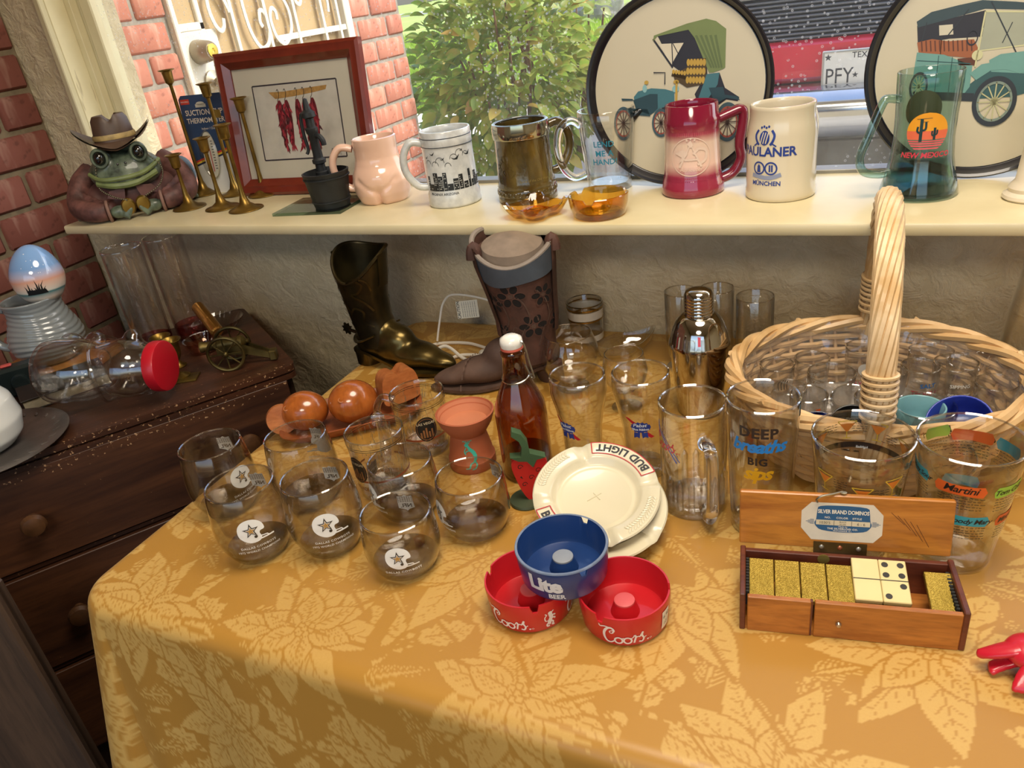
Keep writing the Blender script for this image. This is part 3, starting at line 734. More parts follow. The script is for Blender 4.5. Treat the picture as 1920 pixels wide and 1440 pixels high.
# -- toad in a hat
def toad():
    t = thing('toad_figurine', 'painted resin toad figurine in a brown cowboy hat and rust jacket', 'figurine', M=T(-1.522, -.062, SZ) @ RZ(math.radians(46)) @ Matrix.Diagonal((.86, .86, 1.04, 1)))
    SK = pm('6d7a64', .42, 0, .4, 45, .9, 70, coat=.3, col2='303a2f'); LIP = pm('7d8a55', .4, 0, .3, 40); JK = pm('6b453f', .55, 0, .35, 22, .3, 50); HT = pm('5b4536', .45, 0, .35, 14, .2, 40)
    GO = pm('9a7a35', .35, .8, .3, 30); BK = pm('0c0b0b', .05, 0, .1, 5, coat=1)
    b = MB()
    b.ball((0, .03, .05), (.105, .085, .055)); b.ball((0, -.02, .045), (.1, .06, .045)); b.ball((-.085, -.03, .035), (.04, .05, .035)); b.ball((.085, -.03, .035), (.04, .05, .035))
    for s in (-1, 1):
        b.tube(spl([(s * .1, -.01, .06), (s * .125, -.05, .035), (s * .10, -.085, .02), (s * .05, -.1, .018)], 5), [.03, .03, .029, .028, .028, .027, .026, .025, .024, .024, .023, .022, .021, .02, .02, .019][:16], 10)
        b.ball((s * .115, .05, .03), (.035, .06, .032))
    b.ball((0, -.075, .04), (.06, .025, .03))
    link('jacket', smooth_mesh(b, 'jacket', JK, .006, 5), t)
    JK2 = pm('7a5048', .55, 0, .4, 40, .6, 45, col2='4c302b')
    for s in (-1, 1):
        sv = MB(); sv.tube(spl([(s * .085, .0, .085), (s * .118, -.035, .066), (s * .132, -.078, .034), (s * .098, -.112, .024), (s * .066, -.122, .022)], 6), [.03 - .0005 * i for i in range(25)], 14)
        for k in range(5): q = Vector((s * (.128 - .012 * k), -.06 - .012 * k, .042 - .004 * k)); sv.ball(q, (.026 - .001 * k, .008, .026 - .001 * k), 12, 8, None, RZ(s * .6))
        link('sleeve', smooth_mesh(sv, 'sleeve', JK2, .0035, 2), t)
        MB().tube([(s * .064 + .0, -.1225 + .019 * cos(q), .022 + .019 * sin(q)) for q in [2 * PI * i / 20 for i in range(20)]], .004, 8, True).build('cuff', pm('8d6a5c', .6), t)
        MB().ball((s * .125, .055, .045), (.034, .055, .04), 20, 14).build('trouser_leg', pm('56646a', .7, 0, .3, 30, .4, 50), t)
    h = MB(); h.ball((0, -.055, .088), (.088, .06, .042)); h.ball((0, -.075, .078), (.08, .05, .026)); h.ball((0, -.03, .095), (.07, .055, .045))
    for s in (-1, 1): h.ball((s * .044, -.088, .122), .022)
    h.ball((0, -.05, .06), (.06, .045, .03))
    link('head', smooth_mesh(h, 'head', SK, .005, 4), t)
    MB().tube(spl([(-.082, -.078, .094), (-.06, -.106, .083), (-.02, -.122, .081), (.03, -.121, .083), (.06, -.108, .09), (.084, -.078, .10)], 6), .0048, 8).build('lip', LIP, t)
    MB().tube(spl([(-.07, -.095, .076), (-.03, -.116, .068), (.02, -.118, .068), (.07, -.096, .08)], 6), .007, 8).build('lower_lip', LIP, t)
    for s in (-1, 1):
        e = MB().ball((s * .045, -.1045, .124), .0135).build('eye', BK, t)
        MB().tube([(s * .045 + .0165 * cos(a), -.1055, .124 + .0165 * sin(a)) for a in [2 * PI * i / 20 for i in range(20)]], .004, 6, True).build('eyelid', SK, e)
        MB().ball((s * .009, -.116, .108), (.003, .002, .0025)).build('nostril', BK, t)
    hd = MB()
    for s in (-1, 1):
        hd2 = MB(); hd2.ball((s * .04, -.128, .018), (.024, .015, .013))
        for k in range(4): hd2.tube([(s * .034, -.13, .018), (s * (.02 + .003 * k), -.143, .028 - .006 * k), (s * (.007 + .004 * k), -.148, .02 - .005 * k)], [.006, .0055, .004], 8)
        link('hand', smooth_mesh(hd2, 'hand', SK, .003, 2), t)
        f2 = MB(); f2.ball((s * .12, .0, .012), (.028, .022, .012))
        for k in range(3): f2.tube([(s * .115, -.01, .011), (s * (.118 + .012 * k), -.04, .009), (s * (.118 + .014 * k), -.05, .006)], [.008, .007, .006], 8)
        link('foot', smooth_mesh(f2, 'foot', SK, .004, 2), t)
        g = MB().lathe([(0, -.005), (.014, -.005), (.017, 0), (.014, .006), (0, .008)], 18, T(s * .017 + .002, -.142, .027) @ RX(PI / 2)); g.build('gold_piece', GO, t)
    for s, p in ((-1, [(-.058, -.1, .115), (-.07, -.098, .07), (-.045, -.125, .05), (-.012, -.15, .04)]), (1, [(.06, -.1, .118), (.085, -.092, .085), (.07, -.112, .055), (.03, -.15, .042)])):
        ch = MB(); pts = spl(p, 9)
        for i in range(len(pts) - 1):
            a = Vector(pts[i]); ch.ball(a, (.0022, .0022, .0022), 6, 4)
        ch.build('chain', pm('6b6450', .4, .7), t)
    for s in (-1, 1): MB().add([(s * .012, -.112, .062), (s * .05, -.108, .058), (s * .06, -.104, .045), (s * .02, -.117, .036)], [(0, 1, 2, 3)]).build('lapel', JK, t)
    hat = MB(); pr = []
    def brim(u, v):
        a = 2 * PI * u; r = .045 + .047 * v; x = r * cos(a) * 1.0; y = r * sin(a) * .82
        return (x, y - .045, .15 + .034 * v * v * abs(cos(a)) ** 1.5 - .012 * v * abs(sin(a)))
    hat.grid(brim, 40, 6); hat.grid(lambda u, v: tuple(Vector(brim(u, v)) - Vector((0, 0, .004))), 40, 6)
    hm_ = hat.build('hat', HT, t, 60)
    cr = MB(); cr.lathe([(.05, .148), (.047, .165), (.043, .19), (.036, .199), (.02, .195), (0, .189)], 32, T(0, -.045, 0) @ Matrix.Diagonal((1, .82, 1, 1)))
    cr.v = [(x, y, z - (.012 * max(0, 1 - (x / .012) ** 2) if z > .185 else 0)) for x, y, z in cr.v]
    cr.build('crown', HT, hm_, 60)
    MB().lathe([(.0505, .153), (.0515, .156), (.0495, .163), (.0485, .163)], 32, T(0, -.045, 0) @ Matrix.Diagonal((1, .82, 1, 1))).build('hat_band', pm('c2a66b', .5, 0, .4, 60), hm_)
    return t
toad()
# -- graduated brass candlesticks
BRASS = pm('9c7d3c', .34, .85, .35, 18, col2='6f5626')
for i, (x, y, h, lab) in enumerate([(-1.422, .038, .273, 'tallest thin brass candlestick of the set, nearest the toad'), (-1.319, .031, .239, 'second tallest thin brass candlestick, before the thermometer card'),
        (-1.227, .02, .205, 'thin brass candlestick standing against the picture frame edge'), (-1.179, -.096, .171, 'thin brass candlestick at the sill front beside the glass plate'),
        (-1.258, -.081, .146, 'second shortest thin brass candlestick at the sill front'), (-1.356, -.077, .115, 'shortest thin brass candlestick, beside the toad')]):
    t = thing('brass_candlestick', lab, 'candlestick', (x, y, SZ), 0, 'graduated brass candlesticks on the sill')
    MB().lathe([(0, 0), (.034, 0), (.036, .0015), (.035, .003), (.022, .006), (.011, .014), (.006, .03), (.0042, .05), (.0038, h - .032), (.006, h - .03), (0, h - .029)], 32).build('base_and_stem', BRASS, t, 50)
    MB().lathe([(0, h - .031), (.005, h - .03), (.0095, h - .026), (.0105, h - .012), (.0115, h - .004), (.0175, h - .001), (.0178, h), (.0165, h + .0006), (.0095, h - .004), (.0085, h - .022), (0, h - .022)], 28).build('candle_cup', BRASS, t, 50)
# -- suction cup thermometer on its card
def thermo():
    M = T(-1.378, .052, SZ) @ RZ(math.radians(2)) @ RX(math.radians(-5))
    t = thing('thermometer_card', 'boxed suction cup thermometer on a blue and white card behind the candlesticks', 'thermometer', M=M)
    W, H = .13, .215
    MB().prism([(-W / 2, 0), (W / 2, 0), (W / 2, H - .008), (W / 2 - .008, H), (-W / 2 + .008, H), (-W / 2, H - .008)], -.0008, .0008, RX(PI / 2)).build('card', pm('e8e4da', .5, 0, .05, 30), t)
    fl = flat((0, -.0011, 0), (1, 0, 0), (0, 0, 1)); fl2 = flat((0, -.0014, 0), (1, 0, 0), (0, 0, 1))
    mark(t, poly([(-W / 2, .07), (W / 2, .105), (W / 2, H - .008), (W / 2 - .008, H), (-W / 2 + .008, H), (-W / 2, H - .008)]), fl, ink('2f4566'), 'blue_field', 0)
    for k, c in enumerate(('d8402f', 'e8c13a', '2d3550')): mark(t, poly([(-W / 2, .066 - .004 * k), (W / 2, .101 - .004 * k), (W / 2, .105 - .004 * k), (-W / 2, .07 - .004 * k)]), fl2, ink(c), 'stripe', 0)
    mark(t, join(mv(text('SUCTION CUP', .0165, bold=.012), 0, .172), mv(text('THERMOMETER', .0155, bold=.012), 0, .155), mv(text('Indoor / Outdoor', .0075), .01, .14)), fl2, ink('e9d9c4'), 'card_lettering', 0)
    mark(t, rect(-W / 2 + .004, .196, -W / 2 + .03, .207), fl2, ink('c8402f'), 'brand_patch', 0)
    mark(t, mv(text('SPRINGFIELD', .0042), -W / 2 + .017, .2), flat((0, -.0017, 0), (1, 0, 0), (0, 0, 1)), ink('f0e8e0'), 'brand_lettering', 0)
    mark(t, rect(.03, .012, .047, .022), fl2, ink('c9503f'), 'red_patch', 0)
    mark(t, join(disc(-.005, .196, .012, .004), rect(-.02, .188, .01, .195)), fl2, pm('c9c2b0', .6), 'hang_hole', 0)
    MB().lathe([(0, 0), (.03, 0), (.034, .005), (.03, .013), (0, .015)], 32, T(-.006, -.002, .085) @ RX(PI / 2) @ Matrix.Diagonal((.72, 1.6, 1, 1))).build('blister', glass((.93, .92, .88), '_blister', .8, 1.2), t)
    ga = MB().prism([(.019 * cos(2 * PI * i / 28), .05 * sin(2 * PI * i / 28)) for i in range(28)], 0, .004, T(-.006, -.002, .085) @ RX(PI / 2)).build('gauge', pm('e6e1d2', .4), t)
    f3 = flat((0, -.0064, 0), (1, 0, 0), (0, 0, 1)); g = [stroke([(-.018, .055 + .006 * k), (-.01, .055 + .006 * k)], .0022, None, 0) for k in range(11)] + [stroke([(.002, .055 + .006 * k), (.008, .055 + .006 * k)], .0015, None, 0) for k in range(11)]
    mark(ga, join(*g), f3, ink('22272c'), 'scale_marks', 0); mark(ga, stroke([(-.004, .048), (-.004, .1)], .0022, None, 0), f3, ink('c23030'), 'spirit_column', 0)
    mark(t, rect(.022, .163, .047, .18), flat((0, -.0018, 0), (1, 0, 0), (0, 0, 1)), ink('8a6d2c'), 'price_sticker', 0)
thermo()
# -- framed chilli picture
def frame():
    W, H = .362, .292; M = T(-1.106, .026, SZ) @ RZ(math.radians(1.5)) @ RX(math.radians(-7.5))
    t = thing('picture_frame', 'cherry wood picture frame with a print of red chili strings', 'picture frame', M=M)
    CH = wood('5d1c14', '84331f', (3, 3, 3), .28, coat=.5)
    b = .034; prof = [(0, 0), (0, .014), (.006, .018), (.012, .0165), (.02, .0175), (.03, .010), (b, .008), (b, 0)]
    def rail(p0, p1, inw):
        p0, p1, inw = Vector(p0), Vector(p1), Vector(inw); d = (p1 - p0).normalized(); r = []
        for p, s in ((p0, 1), (p1, -1)): r.append([tuple(Vector((0, -dz, 0)) + p + inw * dx + d * s * dx) for dx, dz in prof])
        MB().loft(r, (True, True), None, True).build('frame_rail', CH, t, 25)
    rail((-W / 2, 0, 0), (W / 2, 0, 0), (0, 0, 1)); rail((-W / 2, 0, H), (W / 2, 0, H), (0, 0, -1)); rail((-W / 2, 0, 0), (-W / 2, 0, H), (1, 0, 0)); rail((W / 2, 0, 0), (W / 2, 0, H), (-1, 0, 0))
    box_obj('backing', [(-W / 2 + .01, -.002, .01, W / 2 - .01, .004, H - .01)], pm('7d6a52', .8), t)
    mt = box_obj('mat_board', [(-W / 2 + .03, -.0045, .03, W / 2 - .03, -.0035, H - .03)], pm('cdc6b4', .7, 0, .05, 10), t)
    x0, x1, z0, z1 = -.1, .112, .072, .222
    fl = flat((0, -.0048, 0), (1, 0, 0), (0, 0, 1)); f2 = flat((0, -.0051, 0), (1, 0, 0), (0, 0, 1)); f3 = flat((0, -.0054, 0), (1, 0, 0), (0, 0, 1)); f4 = flat((0, -.0057, 0), (1, 0, 0), (0, 0, 1))
    mark(mt, rect(x0, z0, x1, z1), fl, pm('cfc9bd', .7, 0, .18, 25), 'print_paper', 0)
    mark(mt, join(*[stroke([a, c], .0028, None, 0) for a, c in (((x0, z0), (x1, z0)), ((x1, z0), (x1, z1)), ((x1, z1), (x0, z1)), ((x0, z1), (x0, z0)))]), f2, ink('2f2e38'), 'inner_border', 0)
    mark(mt, poly([(-.06, .208), (-.02, .207), (.06, .211), (.088, .212), (.084, .204), (.05, .2), (0, .196), (-.045, .194)]), f2, pm('b98d4c', .7, 0, .35, 120), 'printed_board', 0)
    rg = random.Random(5); reds = ('8d2030', 'a83240', '6b1c28', '4a2028')
    D4 = {c: [] for c in reds}
    for k, hx in enumerate((-.036, -.018, .01, .028, .048)):
        mark(mt, stroke([(hx - .003, .209), (hx, .212), (hx + .002, .205), (hx, .196), (hx - .004, .19), (hx, .186), (hx + .003, .19)], .0012), f3, ink('22201f'), 'printed_hook', 0)
        D4['6b1c28'].append(poly(spl([(hx - .004, .188), (hx - .0085, .165), (hx - .0075, .13), (hx + .001, .094), (hx + .0075, .13), (hx + .0085, .165), (hx + .004, .188)], 4, True)))
        for j in range(46):
            z = .186 - .0019 * j; xx = hx + rg.gauss(0, .0042 * (1 - j / 60)); a = -PI / 2 + rg.gauss(0, .35); L = rg.uniform(.013, .02)
            D4[reds[rg.randrange(4)]].append(poly([(xx, z), (xx + L * .4 * cos(a) - .0028 * sin(a), z + L * .4 * sin(a) + .0028 * cos(a)), (xx + L * cos(a), z + L * sin(a)), (xx + L * .4 * cos(a) + .0028 * sin(a), z + L * .4 * sin(a) - .0028 * cos(a))]))
    for c in reds: mark(mt, join(*D4[c]), flat((0, -.0054 - .0002 * (1 + ('6b1c28', '4a2028', '8d2030', 'a83240').index(c)), 0), (1, 0, 0), (0, 0, 1)), ink(c), 'printed_chilies', 0)
    mark(mt, join(mv(text('Phillip', .008, .3), .085, .084), mv(text('12', .006), .097, .076)), f3, ink('555049'), 'signature', 0)
    box_obj('glazing', [(-W / 2 + .032, -.0085, .032, W / 2 - .032, -.0075, H - .032)], glass((.985, .985, .98), '_frame', .95, .5), t)
frame()
# -- little iron pump in a bucket on a glass square
gp = thing('glass_plate', 'square green-edged glass plate under the black bucket', 'plate', (-.995, -.085, SZ), math.radians(5))
MB().box((0, 0, .003), (.155, .115, .006), None, .001).build('plate', glass((.62, .74, .70), '_plate', .55), gp)
def pump():
    t = thing('pump_ornament', 'black cast-iron water pump ornament in a slatted bucket', 'ornament', (-.958, -.095, SZ + .0062), .2)
    BKM = pm('2b2d2e', .5, .3, .3, 40, .3, 80); n = 14
    mb = MB(); mb.lathe([(0, 0), (.034, 0), (.035, .004), (.0445, .064), (.0455, .066), (.042, .067), (.036, .02), (0, .018)], 42, rf=lambda r, z, a: r * (1 - .018 * (abs(sin(a * n / 2)) < .12)))
    mb.build('bucket', BKM, t, 40)
    for z, r in ((.012, .0368), (.056, .0436)): MB().tube([(r * cos(2 * PI * i / 40), r * sin(2 * PI * i / 40), z) for i in range(40)], .0016, 6, True).build('bucket_hoop', BKM, t)
    px, py = -.022, .03
    MB().lathe([(0, .015), (.012, .015), (.012, .06), (.0095, .062), (.0095, .075), (.013, .077), (.0135, .083), (.0095, .087), (.0085, .13), (.0115, .134), (.012, .142), (.0085, .145), (.008, .16), (.0135, .163), (.013, .171), (.007, .176), (.004, .195), (0, .197)], 24, T(px, py, 0)).build('pump_post', BKM, t, 40)
    MB().tube(spl([(px, py, .125), (px + .012, py - .004, .128), (px + .02, py - .006, .12), (px + .021, py - .006, .11)], 5), .005, 8).build('spout', BKM, t)
    MB().tube(spl([(px - .002, py, .165), (px - .016, py + .002, .168), (px - .02, py + .002, .14), (px - .018, py + .002, .105), (px - .022, py, .095)], 5), .0032, 8).build('pump_handle', BKM, t)
pump()
# -- mugs and steins, left to right
def torso_mug():
    a0 = math.radians(205); x, y = -.868, -.045
    t = thing('pink_mug', 'pale pink glazed mug shaped like a torso', 'mug', (x, y, SZ), a0)
    PK = pm('e8bfa6', .12, 0, .06, 6, coat=.7); fa = face_a(x, y, a0) - .25
    secs = [(0, .044, .036), (.004, .0475, .04), (.02, .054, .046), (.04, .057, .047), (.055, .054, .043), (.07, .047, .036), (.085, .0425, .034), (.1, .0415, .036), (.115, .0425, .039), (.121, .0425, .0395)]
    def rad(a, z, wx, wy):
        q = a - fa; r = 1 / math.sqrt((sin(q) / wx) ** 2 + (cos(q) / wy) ** 2)
        cre = max(0, 1 - z / .045); dq = math.atan2(sin(q), cos(q))
        r *= 1 - .30 * cre * math.exp(-(dq / .16) ** 2) - .25 * cre * math.exp(-((abs(dq) - PI) / .2) ** 2)
        r += .004 * math.exp(-((z - .058) / .018) ** 2) * math.exp(-(dq / .5) ** 2)
        for s in (-1, 1): r -= .0035 * math.exp(-((z - (.022 + .03 * abs(dq))) / .005) ** 2) * (abs(dq) < .9) * (dq * s > 0)
        return r
    n = 72; zs = [i * .121 / 36 for i in range(37)]
    def w_at(z):
        for (z0, a, b), (z1, c, d) in zip(secs, secs[1:]):
            if z0 <= z <= z1 + 1e-9: k = (z - z0) / (z1 - z0); return a + (c - a) * k, b + (d - b) * k
        return secs[-1][1:]
    R = [[(rad(2 * PI * i / n, z, *w_at(z)) * cos(2 * PI * i / n), rad(2 * PI * i / n, z, *w_at(z)) * sin(2 * PI * i / n), z) for i in range(n)] for z in zs]
    inn = [[((.037 if z > .06 else .04) * cos(2 * PI * i / n) * k, (.0345) * sin(2 * PI * i / n) * k, z) for i in range(n)] for z, k in ((.1222, 1.06), (.119, 1.0), (.06, 1), (.012, .9))]
    MB().loft(R + inn, (True, True)).build('body', PK, t, 60)
    MB().tube(handle_pts(.047, .105, .03, .038), [.0072] * 26, 12, up=(0, 1, 0), flat=1.2).build('handle', PK, t, 60)
    px = fa; MB().ball(((.0445) * cos(px), (.0385) * sin(px), .066), (.002, .002, .003), 8, 6).build('navel', pm('d3a48b', .3), t)
torso_mug()
def skyline():
    a0 = math.radians(212); x, y = -.702, -.064
    pr = [(.046, 0), (.0485, .002), (.049, .005), (.048, .022), (.0465, .026), (.0455, .1), (.0455, .106), (.0462, .108), (.0462, .12), (.0455, .122), (.046, .131)]
    WHT = pm('d7d8d4', .2, 0, .14, 60, coat=.5, col2='bfc1bf')
    t = prof_mug('skyline_mug', 'white stoneware mug printed with a black city skyline and birds', 'mug', x, y, SZ, pr, .004, WHT, (handle_pts(.046, .112, .035, .034), .0068, 1.2), a0)
    fa = t['fa']; rf = prof_r(pr); K = ink('1f2326'); rg = random.Random(8)
    for z in (.107, .1213): MB().tube([((rf(z) + .0002) * cos(2 * PI * i / 60), (rf(z) + .0002) * sin(2 * PI * i / 60), z) for i in range(60)], .0007, 5, True).build('rim_line', ink('3b4148'), t)
    m = cyl(rf, fa + .05, .03)
    ds = []; xx = -.055; 
    while xx < .058:
        w_ = rg.uniform(.005, .011); h = rg.choice((.012, .016, .02, .026, .032)) ; nx = 0
        ds.append(('b', xx, w_, h)); xx += w_ + rg.uniform(0, .0016)
    mark(t, join(*[rect(a, .002, a + b, .002 + h) for _, a, b, h in ds]), m, K, 'printed_skyline')
    m2 = cyl(rf, fa + .05, .03, .0007)
    win = [rect(a + .0012 + .0026 * i, .005 + .0036 * j, a + .0026 + .0026 * i, .0068 + .0036 * j) for _, a, b, h in ds for i in range(int((b - .001) / .0026)) for j in range(int((h - .003) / .0036)) if rg.random() < .5]
    mark(t, join(*win), m2, ink('c9cbc8'), 'printed_windows')
    cl = [stroke([(q + .007 * cos(PI - PI * i / 6) * s, .046 + dy + .008 * s * sin(PI * i / 6)) for i in range(7)], .0008, None, 3) for q, dy, s in ((-.03, 0, 1), (-.02, .005, 1.2), (-.006, -.002, .8), (.006, .01, 1.0), (.018, .016, 1.1), (.03, .012, .9), (-.045, .004, .8))]
    bd_ = [poly([(q - .008 * s, z + .003 * s), (q - .002 * s, z), (q + .001 * s, z + .001 * s), (q + .008 * s, z + .006 * s), (q + .003 * s, z - .002 * s), (q - .003 * s, z - .0015 * s)]) for q, z, s in ((-.034, .066, .7), (-.015, .057, .6), (.009, .056, 1.1), (.034, .06, 1.0), (-.05, .06, .6), (.022, .068, .5))]
    mark(t, join(*cl, *bd_), m, K, 'printed_birds')
    mark(t, mv(text('PHOENIX ARIZONA', .0062, bold=.01), -.022, -.006), m, K, 'printed_name')
skyline()
def dark_stein():
    x, y = -.562, -.047; a0 = math.radians(40)
    pr = [(.051, 0), (.053, .003), (.053, .009), (.0515, .012), (.0525, .014), (.0525, .022), (.051, .025), (.0525, .028), (.05, .036), (.0485, .07), (.0475, .108), (.049, .111), (.0495, .124), (.048, .133)]
    t_ = NT('olive_brown_glaze'); c = t_.ramp(t_.noise(22, 4, t_.mapping((1, 1, .4))), [(.3, hexc('2c2412')), (.55, hexc('5a4a22')), (.75, hexc('7d6b34'))])
    G = t_.bsdf(c, .14, 0, .5, .8, t_.bump(t_.noise(55, 3, t_.mapping((1, 1, .5))), .5, .004))
    t = prof_mug('olive_stein', 'olive brown glazed stein with relief pattern and silvery rim', 'mug', x, y, SZ, pr, .004, G, (handle_pts(.049, .118, .04, .036), .0075, 1.1), a0)
    MB().lathe([(.0493, .109), (.0502, .111), (.0505, .124), (.049, .1335), (.0465, .1345), (.0435, .133), (.0435, .1315)], 56).build('silver_rim', pm('bdb8a2', .1, .95, .2, 12), t, 50)
    for k in range(30): a = 2 * PI * k / 30; MB().tube([((.0528 + 0) * cos(a) + .0034 * cos(b) * -sin(a), .0528 * sin(a) + .0034 * cos(b) * cos(a), .018 + .0034 * sin(b)) for b in [2 * PI * i / 10 for i in range(10)]], .001, 5, True).build('relief_ring', G, t)
    rf = prof_r(pr); fa = t['fa']
    rg = random.Random(4); L = []
    for k in range(26): u = rg.uniform(-.06, .06); v = rg.uniform(-.028, .03); L.append(stroke([(u, v), (u + rg.uniform(-.008, .008), v + .008), (u + rg.uniform(-.01, .01), v + .016)], .0016))
    mark(t, join(*L), cyl(rf, fa, .072, .0008), G, 'relief_leaves'); mark(t, mv(text('Spirit of the Old West', .006, .2), 0, 0), cyl(rf, fa + .3, .0385, .0006), pm('8c7a44', .2), 'relief_lettering')
dark_stein()
CLEAR = glass((.97, .975, .97), '', .4, 1.6); SOLID = solid_glass()
def lend_mug():
    x, y = -.427, .012; a0 = math.radians(25)
    pr = [(.036, 0), (.0385, .002), (.039, .012), (.041, .03), (.0445, .07), (.0475, .11), (.0488, .134)]
    t = prof_mug('two_handled_mug', 'clear glass mug with two big loop handles and teal lettering', 'mug', x, y, SZ, pr, .0035, CLEAR, None, a0, foot=.012)
    for s in (0, PI):
        MB().tube([tuple(RZ(s) @ Vector(p)) for p in spl([(.044, 0, .112), (.06, 0, .123), (.08, 0, .112), (.087, 0, .08), (.08, 0, .045), (.062, 0, .026), (.041, 0, .03)], 6)], .0065, 12, up=(0, 1, 0)).build('handle', SOLID, t)
    TE = ink('1f7f9a')
    mark(t, join(mv(text('LEND', .0135, bold=.012), 0, .03), mv(text('ME A', .0135, bold=.012), 0, .0145), mv(text('HAND!', .0135, bold=.012), 0, 0)), cyl(prof_r(pr), t['fa'] - .15, .05, .0005), TE, 'lettering')
lend_mug()
def red_stein():
    x, y = -.272, -.027; a0 = math.radians(22)
    pr = [(.0475, 0), (.0505, .003), (.0505, .014), (.049, .018), (.0475, .026), (.046, .03), (.044, .075), (.0432, .104), (.0445, .107), (.0445, .118), (.0425, .122), (.0415, .14)]
    G = glaze([(0, '8c2038'), (.24, '97314a'), (.36, 'e3bfae'), (.6, 'e6cbb8'), (.7, 'b04a5c'), (.8, '7f1a34')], .12, .7, None, 2, .142)
    t = prof_mug('maroon_stein', 'maroon and cream ceramic stein with an embossed oval emblem', 'mug', x, y, SZ, pr, .0042, G, None, a0)
    MB().tube(spl([(.042, 0, .112), (.06, 0, .118), (.078, 0, .122), (.081, 0, .108), (.076, 0, .07), (.078, 0, .045), (.066, 0, .024), (.047, 0, .016)], 6), [.008] * 43, 10, up=(0, 1, 0), flat=1.3).build('handle', pm('7f1d35', .15, 0, .25, 12, coat=.7), t, 60)
    rf = prof_r(pr); fa = t['fa']; m = cyl(rf, fa - .05, .066, .0009); C1 = pm('e6cdbd', .2, 0, .05, 9, coat=.6)
    mark(t, ring(0, 0, .031, .0325, 48, .92), m, C1, 'emblem_oval')
    A = [stroke([(-.018, -.016), (0, .02), (.016, -.016)], .0035, None, 0), stroke([(-.01, -.004), (.01, -.004)], .003, None, 0), poly([(-.026, .006), (-.012, .012), (-.004, .006), (-.01, -.002), (-.02, -.01), (-.014, .0)]),
         stroke([(.004, .004), (.012, .012), (.024, .008), (.022, -.006), (.01, -.012)], .004), poly([(.004, .018), (0, .026), (-.006, .02), (.0, .014)])] + [star(-.006 + .006 * k, .026 + .002 * (k % 2), .0028) for k in range(3)]
    mark(t, join(*A), m, C1, 'embossed_eagle'); mark(t, mv(text('Anheuser', .009, .3), 0, -.022), m, C1, 'embossed_name')
    for z in (.03, .1): mark(t, join(*[rect(-.12 + .003 * k, -.003, -.1185 + .003 * k, .003) for k in range(80)]), cyl(rf, fa, z, .0006), G, 'rope_band')
red_stein()
def paulaner():
    x, y = -.131, -.053; a0 = math.radians(62)
    pr = [(.049, 0), (.0515, .002), (.0522, .006), (.0522, .014), (.0512, .018), (.0508, .095), (.048, .112), (.0468, .118), (.0468, .132), (.0472, .136)]
    t = prof_mug('cream_stein', 'cream stoneware stein with blue crest and blue lettering', 'mug', x, y, SZ, pr, .005, pm('dcd0b6', .15, 0, .06, 8, coat=.6), (handle_pts(.048, .118, .035, .032), .008, 1.1), a0)
    rf = prof_r(pr); fa = t['fa']; m = cyl(rf, fa - .5, .07); BL = ink('27408f')
    mark(t, join(mv(text('PAULANER', .0185, bold=.03, spacing=.98), .002, 0)), m, BL, 'lettering')
    lo = [disc(0, .026, .008, .0105, 20)] + [stroke([(s * .009, .016), (s * .013, .022), (s * .015, .03), (s * .011, .037)], .0035) for s in (-1, 1)] + [stroke([(s * .012, .018), (s * .018, .014)], .002, None, 0) for s in (-1, 1)] + [disc(-.006 + .004 * k, .0405 + .0015 * (k % 2), .0018, None, 8) for k in range(4)]
    mark(t, join(*lo), m, BL, 'crest'); mark(t, join(*[stroke([(-.006 + .004 * k, .018), (-.002 + .004 * k, .034)], .0016, None, 0) for k in range(3)]), cyl(rf, fa - .5, .07, .0008), ink('dcd0b6'), 'crest_lozenge')
    m3 = cyl(rf, fa - .5, .052)
    mark(t, join(ring(-.008, 0, .0075, .0098, 24), ring(.011, 0, .0075, .0098, 24), poly([(-.011, -.006), (-.005, -.006), (-.0055, .003), (-.008, .006), (-.0105, .003)]), rect(.008, -.005, .0105, .005), rect(.0115, -.005, .014, .005)), m3, BL, 'round_seals')
    mark(t, stroke([(-.02, -.011), (.008, -.014), (.026, -.009)], .006), m3, ink('8e97b5'), 'ribbon'); mark(t, mv(text('MÜNCHEN', .0092, bold=.03), .003, -.0255), m3, BL, 'city_name')
paulaner()
